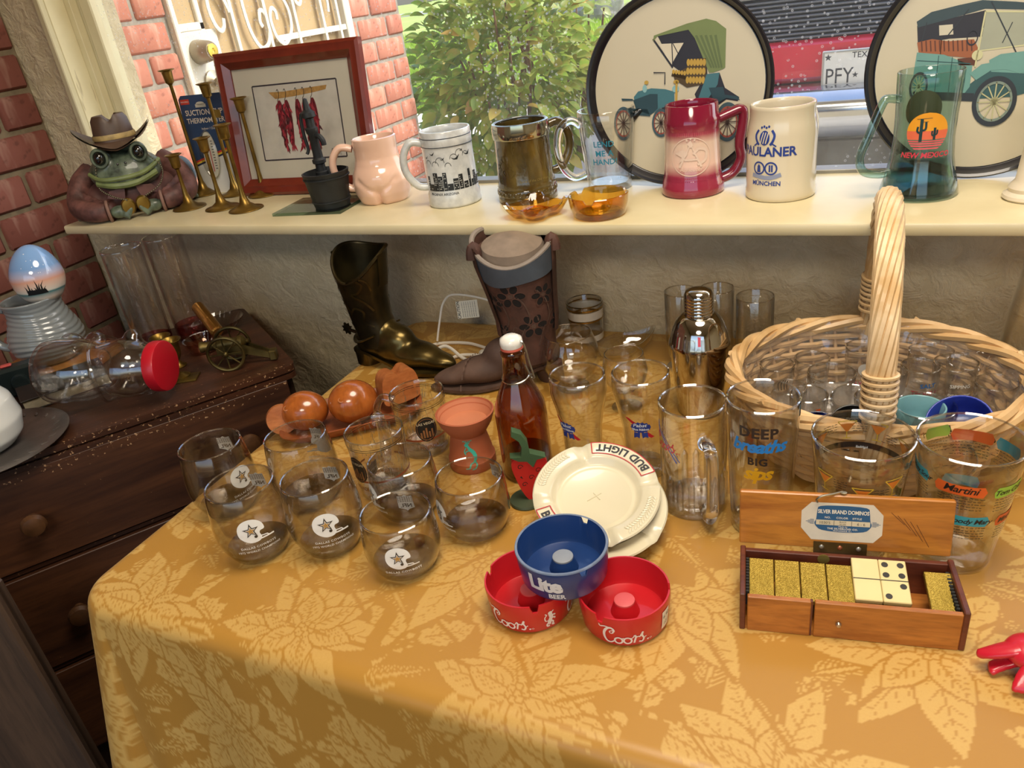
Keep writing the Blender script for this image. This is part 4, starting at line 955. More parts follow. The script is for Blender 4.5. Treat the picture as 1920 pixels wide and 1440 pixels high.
def nm_mug():
    x, y = .060, -.064; a0 = math.radians(202)
    pr = [(.050, 0), (.052, .003), (.0505, .012), (.0455, .03), (.041, .055), (.039, .08), (.0392, .11), (.0412, .15), (.0416, .168)]
    TL = glass((.80, .90, .89), '_teal', .5)
    t = prof_mug('teal_glass_mug', 'teal glass beer mug with a desert sunset print', 'mug', x, y, SZ, pr, .0032, TL, None, a0, foot=.004)
    MB().lathe([(0, .004), (.047, .005), (.042, .03), (.037, .052), (.03, .055), (0, .05)], 40).build('thick_base', glass((.30, .52, .56), '_tealbase', .6, .9), t)
    MB().tube(spl([(.038, 0, .135), (.055, 0, .138), (.062, 0, .13), (.075, 0, .095), (.086, 0, .062), (.08, 0, .042), (.06, 0, .035), (.043, 0, .036)], 6), .006, 12, up=(0, 1, 0)).build('handle', glass((.62, .80, .77), '_tealh', .35, 1.8), t)
    rf = prof_r(pr); fa = t['fa']; m = cyl(rf, fa + .1, .094); m2 = cyl(rf, fa + .1, .094, .0009); m3 = cyl(rf, fa + .1, .094, .0013)
    def disc_cut(z0, z1, r=.0262): 
        n = 24; zz = [z0 + (z1 - z0) * i / n for i in range(n + 1)]
        return poly([(math.sqrt(max(0, r * r - z * z)), z) for z in zz] + [(-math.sqrt(max(0, r * r - z * z)), z) for z in zz[::-1]])
    mark(t, disc_cut(.002, .0262), m, ink('f0a52c'), 'sun_top'); mark(t, disc_cut(-.0095, .002), m, ink('e8704f'), 'sun_middle')
    for z in (-.0115, -.0145, -.0175, -.021): mark(t, disc_cut(z - .0012, z + .0006), m, ink('de5a63'), 'sun_stripe')
    GN = ink('143a40')
    cac = [stroke([(-.008, -.012), (-.008, .018)], .0038, None, 0), stroke([(-.012, .008), (-.0125, .002), (-.008, -.001)], .0026), stroke([(-.0028, .014), (-.0028, .005), (-.007, .003)], .0026), stroke([(.0085, -.01), (.0085, .006)], .003, None, 0), stroke([(.0055, .002), (.0055, -.003), (.0085, -.005)], .002), stroke([(.0115, .003), (.0115, -.002), (.0085, -.004)], .002), stroke([(-.014, .018), (.004, .019)], .0006, None, 0), stroke([(-.01, .014), (.0, .0145)], .0006, None, 0)]
    mark(t, join(*cac), m2, GN, 'cactus')
    mark(t, mv(text('NEW MEXICO', .0098, .15, .03), .0, -.0335), m, ink('c8374a'), 'lettering')
    mark(t, join(disc(0, 0, .025, None, 24)), cyl(lambda z: rf(z) - .0045, fa + PI + .15, .112, 0), pm('4a4a30', .6), 'print_backside')
nm_mug()
# cream turned candlestick at the end of the sill
cc = thing('cream_candlestick', 'cream turned ceramic candlestick at the end of the sill', 'candlestick', (.196, -.095, SZ))
MB().lathe([(0, 0), (.032, 0), (.035, .003), (.034, .007), (.028, .011), (.029, .016), (.026, .021), (.022, .026), (.019, .06), (.017, .105), (.019, .11), (.019, .118), (.016, .122), (.017, .128), (.026, .136), (.027, .142), (.013, .142), (.012, .12), (0, .12)], 40).build('turned_body', pm('e2d5bd', .3, 0, .06, 8, coat=.3), cc, 40)
# amber ashtrays
AMB = glass((.95, .70, .25), '_amber', .5, 1.3); AMB2 = glass((.92, .62, .18), '_amberdeep', .5, 1.2)
def amber_round():
    x, y = -.394, -.155; t = thing('amber_ashtray', 'round amber glass ashtray with rest notches', 'ashtray', (x, y, SZ), .3)
    n = 60; nt_ = [0.2, 0.2 + 2 * PI / 3, .2 + 4 * PI / 3]
    def dz(a): return -.007 if any(abs(math.atan2(sin(a - q), cos(a - q))) < .13 for q in nt_) else 0
    rings = []
    for r, z, k in [(.001, 0, 0), (.038, 0, 0), (.042, .003, 0), (.0465, .02, 0), (.048, .034, 1), (.0465, .0355, 1), (.0435, .034, 1), (.04, .012, 0), (.034, .008, 0), (.001, .0075, 0)]:
        rings.append([(r * cos(2 * PI * i / n), r * sin(2 * PI * i / n), z + (dz(2 * PI * i / n) if k else 0)) for i in range(n)])
    MB().loft(rings, (True, True)).build('dish', AMB, t, 40)
    MB().lathe([(0, .0005), (.036, .0005), (.038, .004), (.033, .0072), (0, .0072)], 40).build('thick_base', AMB2, t, 40)
amber_round()
def amber_lobed():
    x, y = -.502, -.158; t = thing('lobed_amber_ashtray', 'low leaf-shaped amber glass ashtray with raised corners', 'ashtray', (x, y, SZ), .35)
    n = 64; rings = []
    def rr(a, r): return r * (1 + .17 * cos(4 * a) * min(1, r / .03))
    for r, z, k in [(.001, 0, 0), (.03, 0, 0), (.036, .003, .2), (.047, .017, 1), (.0475, .02, 1), (.043, .0195, 1), (.034, .009, .4), (.026, .0065, 0), (.001, .006, 0)]:
        rings.append([(rr(2 * PI * i / n, r) * cos(2 * PI * i / n), rr(2 * PI * i / n, r) * sin(2 * PI * i / n), z + k * .006 * (cos(8 * PI * i / n) > .55)) for i in range(n)])
    MB().loft(rings, (True, True)).build('dish', AMB, t, 40)
    MB().tube([(rr(2 * PI * i / n, .024) * cos(2 * PI * i / n), rr(2 * PI * i / n, .024) * sin(2 * PI * i / n), .0085) for i in range(n)], .002, 6, True).build('inner_ridge', AMB2, t)
amber_lobed()
# -- round trays with old cars
def tray(name, label, cx, art):
    M = T(cx, .022, SZ) @ RX(math.radians(-6)) @ T(0, 0, .156); t = thing(name, label, 'tray', M=M)
    K = RX(PI / 2); R_ = .156
    MB().lathe([(0, 0), (R_ - .014, 0), (R_ - .0125, .001), (R_ - .006, .0115), (R_ - .002, .0125), (R_, .0105), (R_ - .006, -.003), (R_ - .012, -.004), (0, -.004)], 96, K).build('tray_rim', pm('1d1c22', .25, 0, .1, 10, coat=.4), t, 30)
    fc = MB().lathe([(0, .0012), (R_ - .015, .0012)], 96, K).build('tray_face', pm('c6bca2', .3, 0, .04, 5, coat=.2), t)
    art(t, lambda e: flat((0, -.0014 - .00015 * e, 0), (1, 0, 0), (0, 0, 1)))
def U(pts, cx, cy, s):                                              # drawing units to metres on the tray face
    return [((x - cx) * s, -((y - cy) + .075 * (x - cx)) * s) for x, y in pts]
def wheel(t, F, lv, cx, cy, rx, ry, tire, spoke, hub=True, rim2=None):
    mark(t, ring(cx, cy, rx * .80, rx, 36, ry / rx), F(lv), tire, 'printed_tire', 0)
    if rim2: mark(t, ring(cx, cy, rx * .70, rx * .80, 36, ry / rx), F(lv), rim2, 'printed_rim', 0)
    mark(t, join(*[stroke([(cx, cy), (cx + rx * .78 * cos(2 * PI * k / 12), cy + ry * .78 * sin(2 * PI * k / 12))], .0016, None, 0) for k in range(12)], disc(cx, cy, rx * .17, ry * .17, 14)), F(lv), spoke, 'printed_spokes', 0)
def art1(t, F):
    s = .00088 / 3.43; u = lambda p: poly(U(p, 815, 525, s)); st = lambda p, w_: stroke(U(p, 815, 525, s), w_ * s, None, 0)
    TEAL = ink('3f6f7a'); TD = ink('24414b'); DK = ink('23232e'); GR = ink('71804f'); GR2 = ink('5c6b42'); YE = ink('b8963f'); BR = ink('4b3a1e'); RD = ink('8e3f33'); LT = ink('86b2b6')
    mark(t, u([(1000, 440), (1085, 430), (1120, 520), (1210, 575), (1200, 600), (1130, 590), (1060, 640), (960, 640), (930, 560)]), F(0), DK, 'printed_shadow', 0)
    mark(t, u([(690, 205), (900, 175), (1000, 300), (1010, 440), (860, 440), (790, 390)]), F(1), DK, 'printed_hood_inside', 0)
    mark(t, u([(700, 260), (860, 255), (780, 385)]), F(2), ink('cfc7b2'), 'printed_opening', 0)
    mark(t, join(st([(665, 230), (790, 400)], 11), st([(785, 255), (790, 390)], 6), st([(865, 255), (790, 390)], 6), st([(790, 255), (860, 380)], 5)), F(3), DK, 'printed_hood_bows', 0)
    mark(t, u([(665, 245), (670, 210), (880, 145), (1000, 120), (1060, 135), (1122, 180), (1120, 400), (1105, 410), (1045, 430), (1020, 430), (975, 330), (930, 230), (890, 180), (690, 215)]), F(4), GR, 'printed_hood', 0)
    mark(t, join(*[u([(930 + 30 * k, 215), (945 + 30 * k, 212), (1040 + 16 * k, 400), (1030 + 16 * k, 405)]) for k in range(5)]), F(5), GR2, 'printed_hood_folds', 0)
    mark(t, u([(790, 420), (780, 450), (880, 400), (890, 350), (1000, 345), (1005, 430), (990, 500), (880, 520), (800, 470)]), F(5), BR, 'printed_seat_shade', 0)
    mark(t, join(*[mv(disc(0, 0, 11 * s, 22 * s, 10), *U([(890 + 20 * k - 3 * r, 370 + 52 * r)], 815, 525, s)[0]) for k in range(6) for r in range(3)], *[mv(disc(0, 0, 9 * s, 14 * s, 10), *U([(795 + 18 * k, 425 + 2 * k)], 815, 525, s)[0]) for k in range(5)]), F(6), YE, 'printed_seat_tufts', 0)
    mark(t, u([(1005, 440), (1085, 430), (1075, 500), (1010, 595), (950, 595), (985, 500)]), F(6), TEAL, 'printed_seat_back', 0)
    mark(t, u([(530, 580), (560, 545), (650, 525), (740, 530), (800, 545), (800, 620), (700, 650), (640, 690), (540, 650)]), F(6), TEAL, 'printed_bonnet', 0)
    mark(t, u([(525, 600), (640, 560), (690, 560), (690, 650), (640, 690), (545, 660)]), F(7), TD, 'printed_bonnet_front', 0)
    mark(t, u([(700, 610), (950, 590), (1060, 600), (1050, 650), (720, 660)]), F(5), DK, 'printed_chassis', 0)
    for q in ([(445, 590), (520, 592), (530, 602), (450, 604)], [(1020, 520), (1110, 515), (1120, 560), (1200, 570), (1215, 592), (1130, 580), (1060, 620)], [(480, 650), (620, 655), (640, 700), (500, 690)]): mark(t, u(q), F(7), TD, 'printed_fender', 0)
    for q, e, g in ((808, 22, 22), (605, 15, 24)): mark(t, mv(disc(0, 0, e * s, g * s), *U([(q, 528)], 815, 525, s)[0]), F(8), LT, 'printed_lamp', 0)
    mark(t, join(st([(815, 480), (812, 600)], 14), mv(disc(0, 0, 18 * s, 12 * s), *U([(812, 485)], 815, 525, s)[0]), mv(disc(0, 0, 14 * s, 12 * s), *U([(617, 490)], 815, 525, s)[0])), F(9), YE, 'printed_brass', 0)
    mark(t, join(st([(665, 430), (740, 430), (738, 500)], 7)), F(8), DK, 'printed_tiller', 0)
    for (x, y, rx, ry) in ((455, 750, 66, 108), (1140, 725, 78, 120), (710, 740, 60, 90)):
        q = U([(x, y)], 815, 525, s)[0]; wheel(t, F, 9, q[0], q[1], rx * s, ry * s, ink('39505a'), ink('5a4a44'), True, ink('9c4a3c'))
def art2(t, F):
    s = .00076 / 3.43; cx, cy = 1516, 430; u = lambda p: poly(U(p, cx, cy, s)); st = lambda p, w_: stroke(U(p, cx, cy, s), w_ * s, None, 0)
    TL = ink('6a9a94'); TD = ink('33575a'); DK = ink('262630'); CR = ink('c9c79b'); LE = ink('9a5a36'); LD = ink('5e3320'); OL = ink('8f8c4e'); TY = ink('2a3038')
    mark(t, u([(1105, 190), (1480, 110), (1740, 120), (1840, 90), (1830, 140), (1720, 200), (1500, 260), (1300, 270), (1120, 300)]), F(0), DK, 'printed_top_inside', 0)
    mark(t, u([(1100, 165), (1180, 110), (1330, 75), (1460, 50), (1640, 65), (1835, 90), (1830, 125), (1700, 112), (1480, 100), (1300, 150), (1110, 200)]), F(1), ink('33454c'), 'printed_top', 0)
    mark(t, u([(1232, 190), (1310, 185), (1320, 245), (1240, 250)]), F(2), ink('c8c2ae'), 'printed_rear_window', 0)
    mark(t, join(u([(1490, 120), (1735, 130), (1720, 320), (1480, 340)])), F(1), ink('9fa391'), 'printed_windscreen', 0)
    mark(t, join(st([(1485, 115), (1738, 125), (1720, 315), (1470, 345), (1485, 115)], 10)), F(2), CR, 'printed_screen_frame', 0)
    mark(t, join(st([(1510, 60), (1720, 420)], 7), st([(1720, 220), (1840, 150)], 6), st([(1800, 90), (1850, 240)], 8), st([(1390, 100), (1290, 250)], 7), st([(1160, 170), (1140, 290)], 6), st([(1255, 260), (1260, 400)], 6), st([(1640, 180), (1600, 300)], 5)), F(3), TY, 'printed_struts', 0)
    mark(t, u([(1115, 290), (1200, 270), (1260, 280), (1300, 285), (1440, 275), (1470, 330), (1460, 390), (1280, 370), (1130, 350)]), F(3), LE, 'printed_seats', 0)
    mark(t, join(*[st([(1140 + 26 * k, 280), (1150 + 26 * k, 345)], 8) for k in range(12)], u([(1360, 390), (1470, 380), (1470, 430), (1370, 430)])), F(4), LD, 'printed_seat_folds', 0)
    mark(t, u([(1120, 350), (1280, 365), (1370, 400), (1450, 430), (1450, 560), (1400, 640), (1140, 640), (1110, 520)]), F(4), TL, 'printed_body', 0)
    mark(t, u([(1540, 400), (1600, 365), (1760, 345), (1870, 330), (1880, 470), (1740, 480), (1560, 470)]), F(4), TL, 'printed_bonnet', 0)
    mark(t, u([(1560, 440), (1750, 420), (1870, 400), (1880, 560), (1700, 620), (1420, 640), (1400, 590)]), F(3), TD, 'printed_underbody', 0)
    mark(t, u([(1440, 480), (1500, 425), (1600, 405), (1700, 420), (1745, 470), (1720, 480), (1640, 455), (1560, 460), (1480, 520)]), F(6), TL, 'printed_fender', 0)
    mark(t, join(st([(1125, 400), (1440, 420)], 6), st([(1250, 370), (1250, 620)], 5), st([(1330, 380), (1330, 620)], 5)), F(5), TD, 'printed_panel_lines', 0)
    mark(t, u([(1110, 590), (1480, 600), (1480, 650), (1120, 640)]), F(5), TY, 'printed_running_board', 0)
    mark(t, join(u([(1820, 350), (1960, 340), (1970, 600), (1800, 600), (1780, 480)])), F(5), OL, 'printed_radiator', 0)
    for q, r_, e in ((1850, 450, 45), (1470, 370, 31)): mark(t, mv(disc(0, 0, e * s), *U([(q, r_)], cx, cy, s)[0]), F(7), CR, 'printed_lamp', 0)
    mark(t, st([(1480, 210), (1465, 440)], 9), F(7), CR, 'printed_post', 0)
    mark(t, ring(*U([(1430, 265)], cx, cy, s)[0], 26 * s, 32 * s, 24, 1.5), F(7), DK, 'printed_steering_wheel', 0)
    for (x, y, rx, ry) in ((1600, 650, 125, 155), (1150, 560, 55, 90)):
        q = U([(x, y)], cx, cy, s)[0]; wheel(t, F, 8, q[0], q[1], rx * s, ry * s, TY, ink('b9b78d'), True, ink('7a8a80'))
tray('round_tray', 'round black-rimmed tray printed with a green-hooded antique car', -.309, art1)
tray('touring_car_tray', 'round black-rimmed tray printed with a teal antique touring car', .131, art2)
# ------------------------------------------------------------------ glasses and other things on the table
SMOKE = glass((.93, .92, .90), '_smoke', .55, 1.3); SMOKE_B = glass((.68, .66, .63), '_smokebase', .6, .8)
CLR = glass((.985, .985, .98), '_tumbler', .68, 1.5); CLR_H = glass((.95, .955, .95), '_thick', .5, 1.8); WHT_INK = ink('e9e9e4'); BLK = ink('1d1c1c')
def rim_ring(t, r, z, w_=.0012, m=None): MB().tube([(r * cos(2 * PI * i / 56), r * sin(2 * PI * i / 56), z) for i in range(56)], w_, 6, True).build('rim', m or glass((.9, .9, .9), '_rim', .6, 4.0), t)
def helmet(k):
    H_ = [(-.5, .05), (-.46, .3), (-.3, .48), (-.05, .55), (.2, .5), (.4, .33), (.47, .12), (.44, .02), (.3, .0), (.26, -.1), (.3, -.25), (.22, -.38), (.05, -.42), (-.12, -.4), (-.3, -.3), (-.44, -.15)]
    d = [poly(spl([(x * k, y * k) for x, y in H_], 3, True)), stroke([(.2 * k, -.33 * k), (.75 * k, -.33 * k)], .06 * k, None, 0), stroke([(.25 * k, -.22 * k), (.5 * k, -.25 * k), (.55 * k, -.33 * k)], .04 * k, None, 0)]
    return join(*d)
def nfl(k):
    return join(poly([(-.4 * k, .5 * k), (-.15 * k, .45 * k), (0, .55 * k), (.15 * k, .45 * k), (.4 * k, .5 * k), (.42 * k, -.3 * k), (.1 * k, -.45 * k), (0, -.55 * k), (-.1 * k, -.45 * k), (-.42 * k, -.3 * k)]))
def cowboy_glass(x, y, tall, label, ang=0, show=True, far=None):
    h = .105 if tall else .079
    pr = [(.026, 0), (.032, .002), (.0405, .012), (.0465, .028), (.0488, .045), (.0482, .06), (.0462, .08), (.0428, h)] if tall else [(.026, 0), (.033, .002), (.0415, .012), (.0462, .026), (.0474, .036), (.0462, .052), (.0432, h)]
    t = thing('smoked_glass', label, 'glass', (x, y, TZ), 0, 'smoke-grey roly-poly football glasses')
    MB().lathe(shell(pr, .0016, .003), 56).build('bowl', SMOKE, t, 60)
    MB().lathe([(0, .003), (.03, .003), (.0365, .0095), (.040, .0145), (.034, .0105), (.02, .0075), (0, .0068)], 48).build('thick_base', SMOKE_B, t, 60)
    rim_ring(t, .042, h + .0006)
    rf = prof_r(pr); fa = face_a(x, y)
    k = .034 if tall else .031; zc = .060 if tall else .044
    m = cyl(rf, fa + ang, zc)
    if show:
        mark(t, helmet(k), m, WHT_INK, 'helmet_emblem')
        m2 = cyl(rf, fa + ang, zc, .0008)
        mark(t, join(star(-.02 * k, .1 * k, .3 * k), ring(0, .0, 0, 0, 3)), m2, pm('3b3226', .5), 'helmet_star'); mark(t, star(-.02 * k, .1 * k, .2 * k), cyl(rf, fa + ang, zc, .0011), WHT_INK, 'star_outline'); mark(t, star(-.02 * k, .1 * k, .16 * k), cyl(rf, fa + ang, zc, .0014), pm('b58a45', .5), 'star_centre')
        mark(t, disc(.1 * k, -.18 * k, .06 * k, None, 12), m2, pm('3b3226', .5), 'ear_hole')
        mark(t, mv(text('DALLAS COWBOYS', .0048, bold=.01, spacing=1.08), .003, -.023 if tall else -.0195), m, WHT_INK, 'team_lettering')
        if tall: mark(t, mv(text('1972 WORLD CHAMPIONS', .0044, bold=.01, spacing=1.08), .003, -.0295), m, WHT_INK, 'title_lettering')
    b = far if far is not None else fa + ang + PI
    s = cyl(rf, b, h * .74, .0007); mark(t, nfl(.024), s, WHT_INK, 'league_shield')
    s2 = cyl(rf, b, h * .74, .0003); mark(t, join(mv(text('NFL', .0085, bold=.02), 0, -.0068)), s2, pm('4a4238', .5), 'shield_letters'); mark(t, join(*[stroke([(-.009, .003 + .0022 * i), (.009, .003 + .0022 * i)], .0005, None, 0) for i in range(4)], *[stroke([(-.009 + .003 * i, .0015), (-.009 + .003 * i, .011)], .0005, None, 0) for i in range(7)]), s2, pm('4a4238', .5), 'shield_grid')
cowboy_glass(-.812, -.669, True, 'smoked football glass nearest the dresser, behind the others', .55, True, face_a(-.812, -.669) + PI - .45)
cowboy_glass(-.698, -.738, True, 'tall smoked football glass at the front table corner', -.1, True, face_a(-.698, -.738) + PI - .55)
cowboy_glass(-.699, -.622, True, 'smoked football glass in front of the wooden egg tray, no emblem towards us', 2.4, True, face_a(-.7, -.62) + PI - .7)
cowboy_glass(-.607, -.702, True, 'middle tall smoked glass of the front row with two lines of lettering', -.05, True, face_a(-.607, -.702) + PI - .5)
cowboy_glass(-.543, -.610, False, 'smoked football glass before the handled glass mugs, mostly plain side showing', -1.25, True, face_a(-.543, -.61) - 2.2)
cowboy_glass(-.488, -.711, False, 'short smoked football glass frontmost of the group', -.2, True, face_a(-.488, -.711) + PI - .35)
cowboy_glass(-.433, -.622, False, 'short smoked glass before the terracotta burner, emblem turned to the side', -1.2, True, face_a(-.433, -.622) + 2.2)
# -- two souvenir glass mugs
def vegas(x, y, hr, label, ang):
    pr = [(.034, 0), (.0372, .002), (.038, .008), (.0385, .014), (.0395, .05), (.0412, .084), (.0418, .096)]
    t = prof_mug('souvenir_mug', label, 'mug', x, y, TZ, pr, .003, CLR, None, hr, None, None, 'clear glass souvenir mugs', foot=.011)
    MB().tube(handle_pts(.0405, .084, .022, .028), .0058, 12, up=(0, 1, 0), flat=1.35).build('handle', CLR_H, t); rim_ring(t, .0403, .0968)
    MB().lathe([(0, .0015), (.034, .0015), (.0365, .008), (.03, .0112), (0, .0105)], 40).build('thick_base', CLR_H, t)
    rf = prof_r(pr); fa = t['fa']; GO = pm('a5744a', .4, .3, .3, 40)
    for z in (.0875, .0845): mark(t, rect(-.128, -.0004, .128, .0004), cyl(rf, fa, z, .0004), BLK, 'black_line')
    mark(t, rect(-.1, -.0016, .1, .0016), cyl(rf, fa, .034, .0004), ink('9a4e2c'), 'rust_band')
    m = cyl(rf, fa + ang, .05)
    mark(t, join(disc(0, .002, .016, .021, 28)), m, BLK, 'oval_emblem'); mark(t, join(ring(0, .002, .0135, .0142, 28, 1.3)), cyl(rf, fa + ang, .05, .0007), GO, 'emblem_ring')
    mark(t, join(*[rect(-.01 + .0042 * k, -.012, -.0075 + .0042 * k, -.002 + .0035 * (k % 3)) for k in range(5)]), cyl(rf, fa + ang, .05, .0008), GO, 'emblem_towers')
    mark(t, mv(text('LAS VEGAS', .0056, bold=.02), 0, .0105), cyl(rf, fa + ang, .05, .0009), pm('d8c9a4', .5), 'emblem_lettering'); mark(t, mv(text('NEVADA', .0075, bold=.03), 0, -.031), m, ink('8a5a30'), 'state_lettering')
    rg = random.Random(2); L = []
    for k in range(150):
        u = rg.uniform(-.125, .125); v = rg.uniform(-.032, .03)
        if abs(u - ang * .04) > .018: L.append(stroke([(u, v), (u + rg.uniform(-.002, .002), v + rg.uniform(.004, .014))], .0006, None, 0))
    mark(t, join(*L), cyl(rf, fa, .05, .0003), pm('8f8672', .5, .3), 'sketched_lines', .02)
vegas(-.604, -.572, math.radians(118), 'clear glass mug with black bands, nearer of the two souvenir mugs', -1.0)
vegas(-.598, -.462, math.radians(192), 'clear glass mug with black emblem standing before the wooden heart piece', .1)
# -- terracotta oil burner
def burner():
    x, y = -.505, -.487; t = thing('oil_burner', 'terracotta oil burner with a turquoise flute-player figure', 'burner', (x, y, TZ))
    TC = pm('b5613c', .7, 0, .15, 14, .2, 80); TI = pm('c47a55', .75, 0, .12, 14, .2, 80)
    MB().lathe([(0, 0), (.033, 0), (.0345, .003), (.0345, .016), (.0325, .018), (.031, .03), (.0265, .052), (.026, .056), (.029, .0585), (.0375, .072), (.0415, .083), (.0425, .088), (.0405, .089), (.038, .082), (.031, .0705), (0, .069)], 56).build('body', TC, t, 40)
    MB().lathe([(.0396, .0865), (.0375, .081), (.0305, .0712), (0, .0697)], 56).build('bowl_inside', TI, t, 40)
    rf = prof_r([(.0345, .003), (.0345, .016), (.0325, .018), (.031, .03), (.0265, .052)]); m = cyl(rf, face_a(x, y) - .12, .030, .0007)
    TQ = ink('3fb7a2')
    f = [stroke([(-.002, .018), (.001, .012), (.006, .006), (.008, -.002), (.005, -.009)], .0042, lambda q: .6 + sin(q * PI) * .7), disc(-.003, .0175, .0032, .0028, 14), stroke([(-.004, .014), (-.007, .008), (-.005, .003)], .0014), stroke([(.005, -.009), (.0, -.012), (-.002, -.018)], .002), stroke([(.006, -.008), (.008, -.013), (.005, -.019)], .002), stroke([(-.002, -.018), (-.007, -.018)], .0016, None, 0), stroke([(.005, -.019), (.001, -.02)], .0016, None, 0), stroke([(.003, .008), (-.002, .009), (-.006, .006)], .0014)]
    f += [stroke([(-.002 + .001 * k, .0195), (-.006 + .0032 * k, .0235), (-.009 + .0052 * k, .023 + .001 * (k % 2))], .0011) for k in range(4)]
    mark(t, join(*f), m, TQ, 'flute_player')
burner()
# -- brown swing-top bottle
def bottle():
    x, y = -.415, -.488; t = thing('swing_top_bottle', 'brown glass swing-top bottle with white porcelain stopper', 'bottle', (x, y, TZ), math.radians(-8))
    pr = [(.031, 0), (.035, .003), (.0362, .009), (.0362, .095), (.034, .113), (.026, .133), (.0195, .148), (.0168, .16), (.0152, .185), (.0165, .1865), (.0165, .192), (.014, .194)]
    MB().lathe(shell(pr, .0025, .005), 48).build('bottle_body', glass((.74, .50, .28), '_brown', .45, 1.3), t, 60)
    MB().lathe([(0, .006), (.033, .006), (.0336, .034), (0, .034)], 40).build('dark_base', glass((.55, .32, .16), '_brownlow', .7, .2), t, 60)
    MB().lathe([(.0148, .194), (.0155, .1955), (.0145, .198), (0, .198)], 28).build('rubber_washer', pm('b5533f', .6), t)
    MB().lathe([(0, .197), (.0145, .198), (.0155, .203), (.0145, .209), (.009, .2125), (0, .213)], 28).build('stopper', pm('e6e2d8', .25, 0, .06, 20, coat=.4), t, 60)
    WR = pm('b9b7b0', .25, 1, .1, 30)
    MB().tube([(.0182 * cos(a), .0182 * sin(a), .153 + .003 * sin(a)) for a in [2 * PI * i / 30 for i in range(30)]], .0013, 6, True).build('neck_wire', WR, t)
    MB().tube(spl([(.004, 0, .206), (.0165, 0, .206), (.021, 0, .196), (.024, 0, .178), (.0285, 0, .158), (.026, 0, .1545), (.023, 0, .158), (.0185, 0, .17), (.0175, 0, .173)], 6), .0014, 6).build('bail_wire', WR, t)
    MB().tube([(.0262 + .0032 * cos(a), 0, .1565 + .0032 * sin(a)) for a in [2 * PI * i / 12 for i in range(12)]], .0012, 6, True).build('wire_loop', WR, t)
bottle()
# -- wooden chilli pepper on a stand
def chili():
    x, y = -.383, -.552; t = thing('chili_ornament', 'red wooden chili pepper with green stem standing on a green disc', 'ornament', (x, y, TZ), face_a(x, y) + PI / 2)
    RD = pm('c4231f', .45, 0, .1, 20); GR = pm('3f5b37', .6, 0, .2, 20)
    MB().lathe([(0, 0), (.023, 0), (.0235, .002), (.0225, .0045), (0, .005)], 32, T(-.008, 0, 0)).build('stand', pm('3e4a34', .5, 0, .15, 12), t)
    K = RX(PI / 2)
    MB().prism(spl([(-.019, .068), (-.022, .058), (-.018, .038), (-.012, .018), (-.004, .004), (.004, .008), (.012, .03), (.02, .048), (.025, .062), (.014, .072), (-.006, .073)], 5, True), -.0045, .0045, K).build('pepper', RD, t, 50)
    MB().prism([(-.022, .075), (-.008, .074), (-.005, .088), (-.008, .098), (-.017, .107), (-.015, .114), (-.004, .108), (.003, .094), (.004, .078), (.024, .069), (.012, .067), (.006, .056), (-.001, .066), (-.012, .068)], -.0065, .0065, K).build('stem', GR, t, 50)
    fl = flat((0, -.0049, 0), (1, 0, 0), (0, 0, 1)); K2 = ink('241a16')
    mark(t, join(*[stroke([(q[0] + .004 * cos(a) * (1 - a / 9), q[1] + .004 * sin(a) * (1 - a / 9)) for a in [i * .9 for i in range(8)]], .0009) for q in ((-.011, .058), (.002, .04), (-.008, .03), (.012, .05))], poly([(-.013, .042), (-.009, .039), (-.011, .044)]), poly([(.004, .058), (.008, .056), (.006, .061)])), fl, K2, 'painted_swirls', 0)
chili()
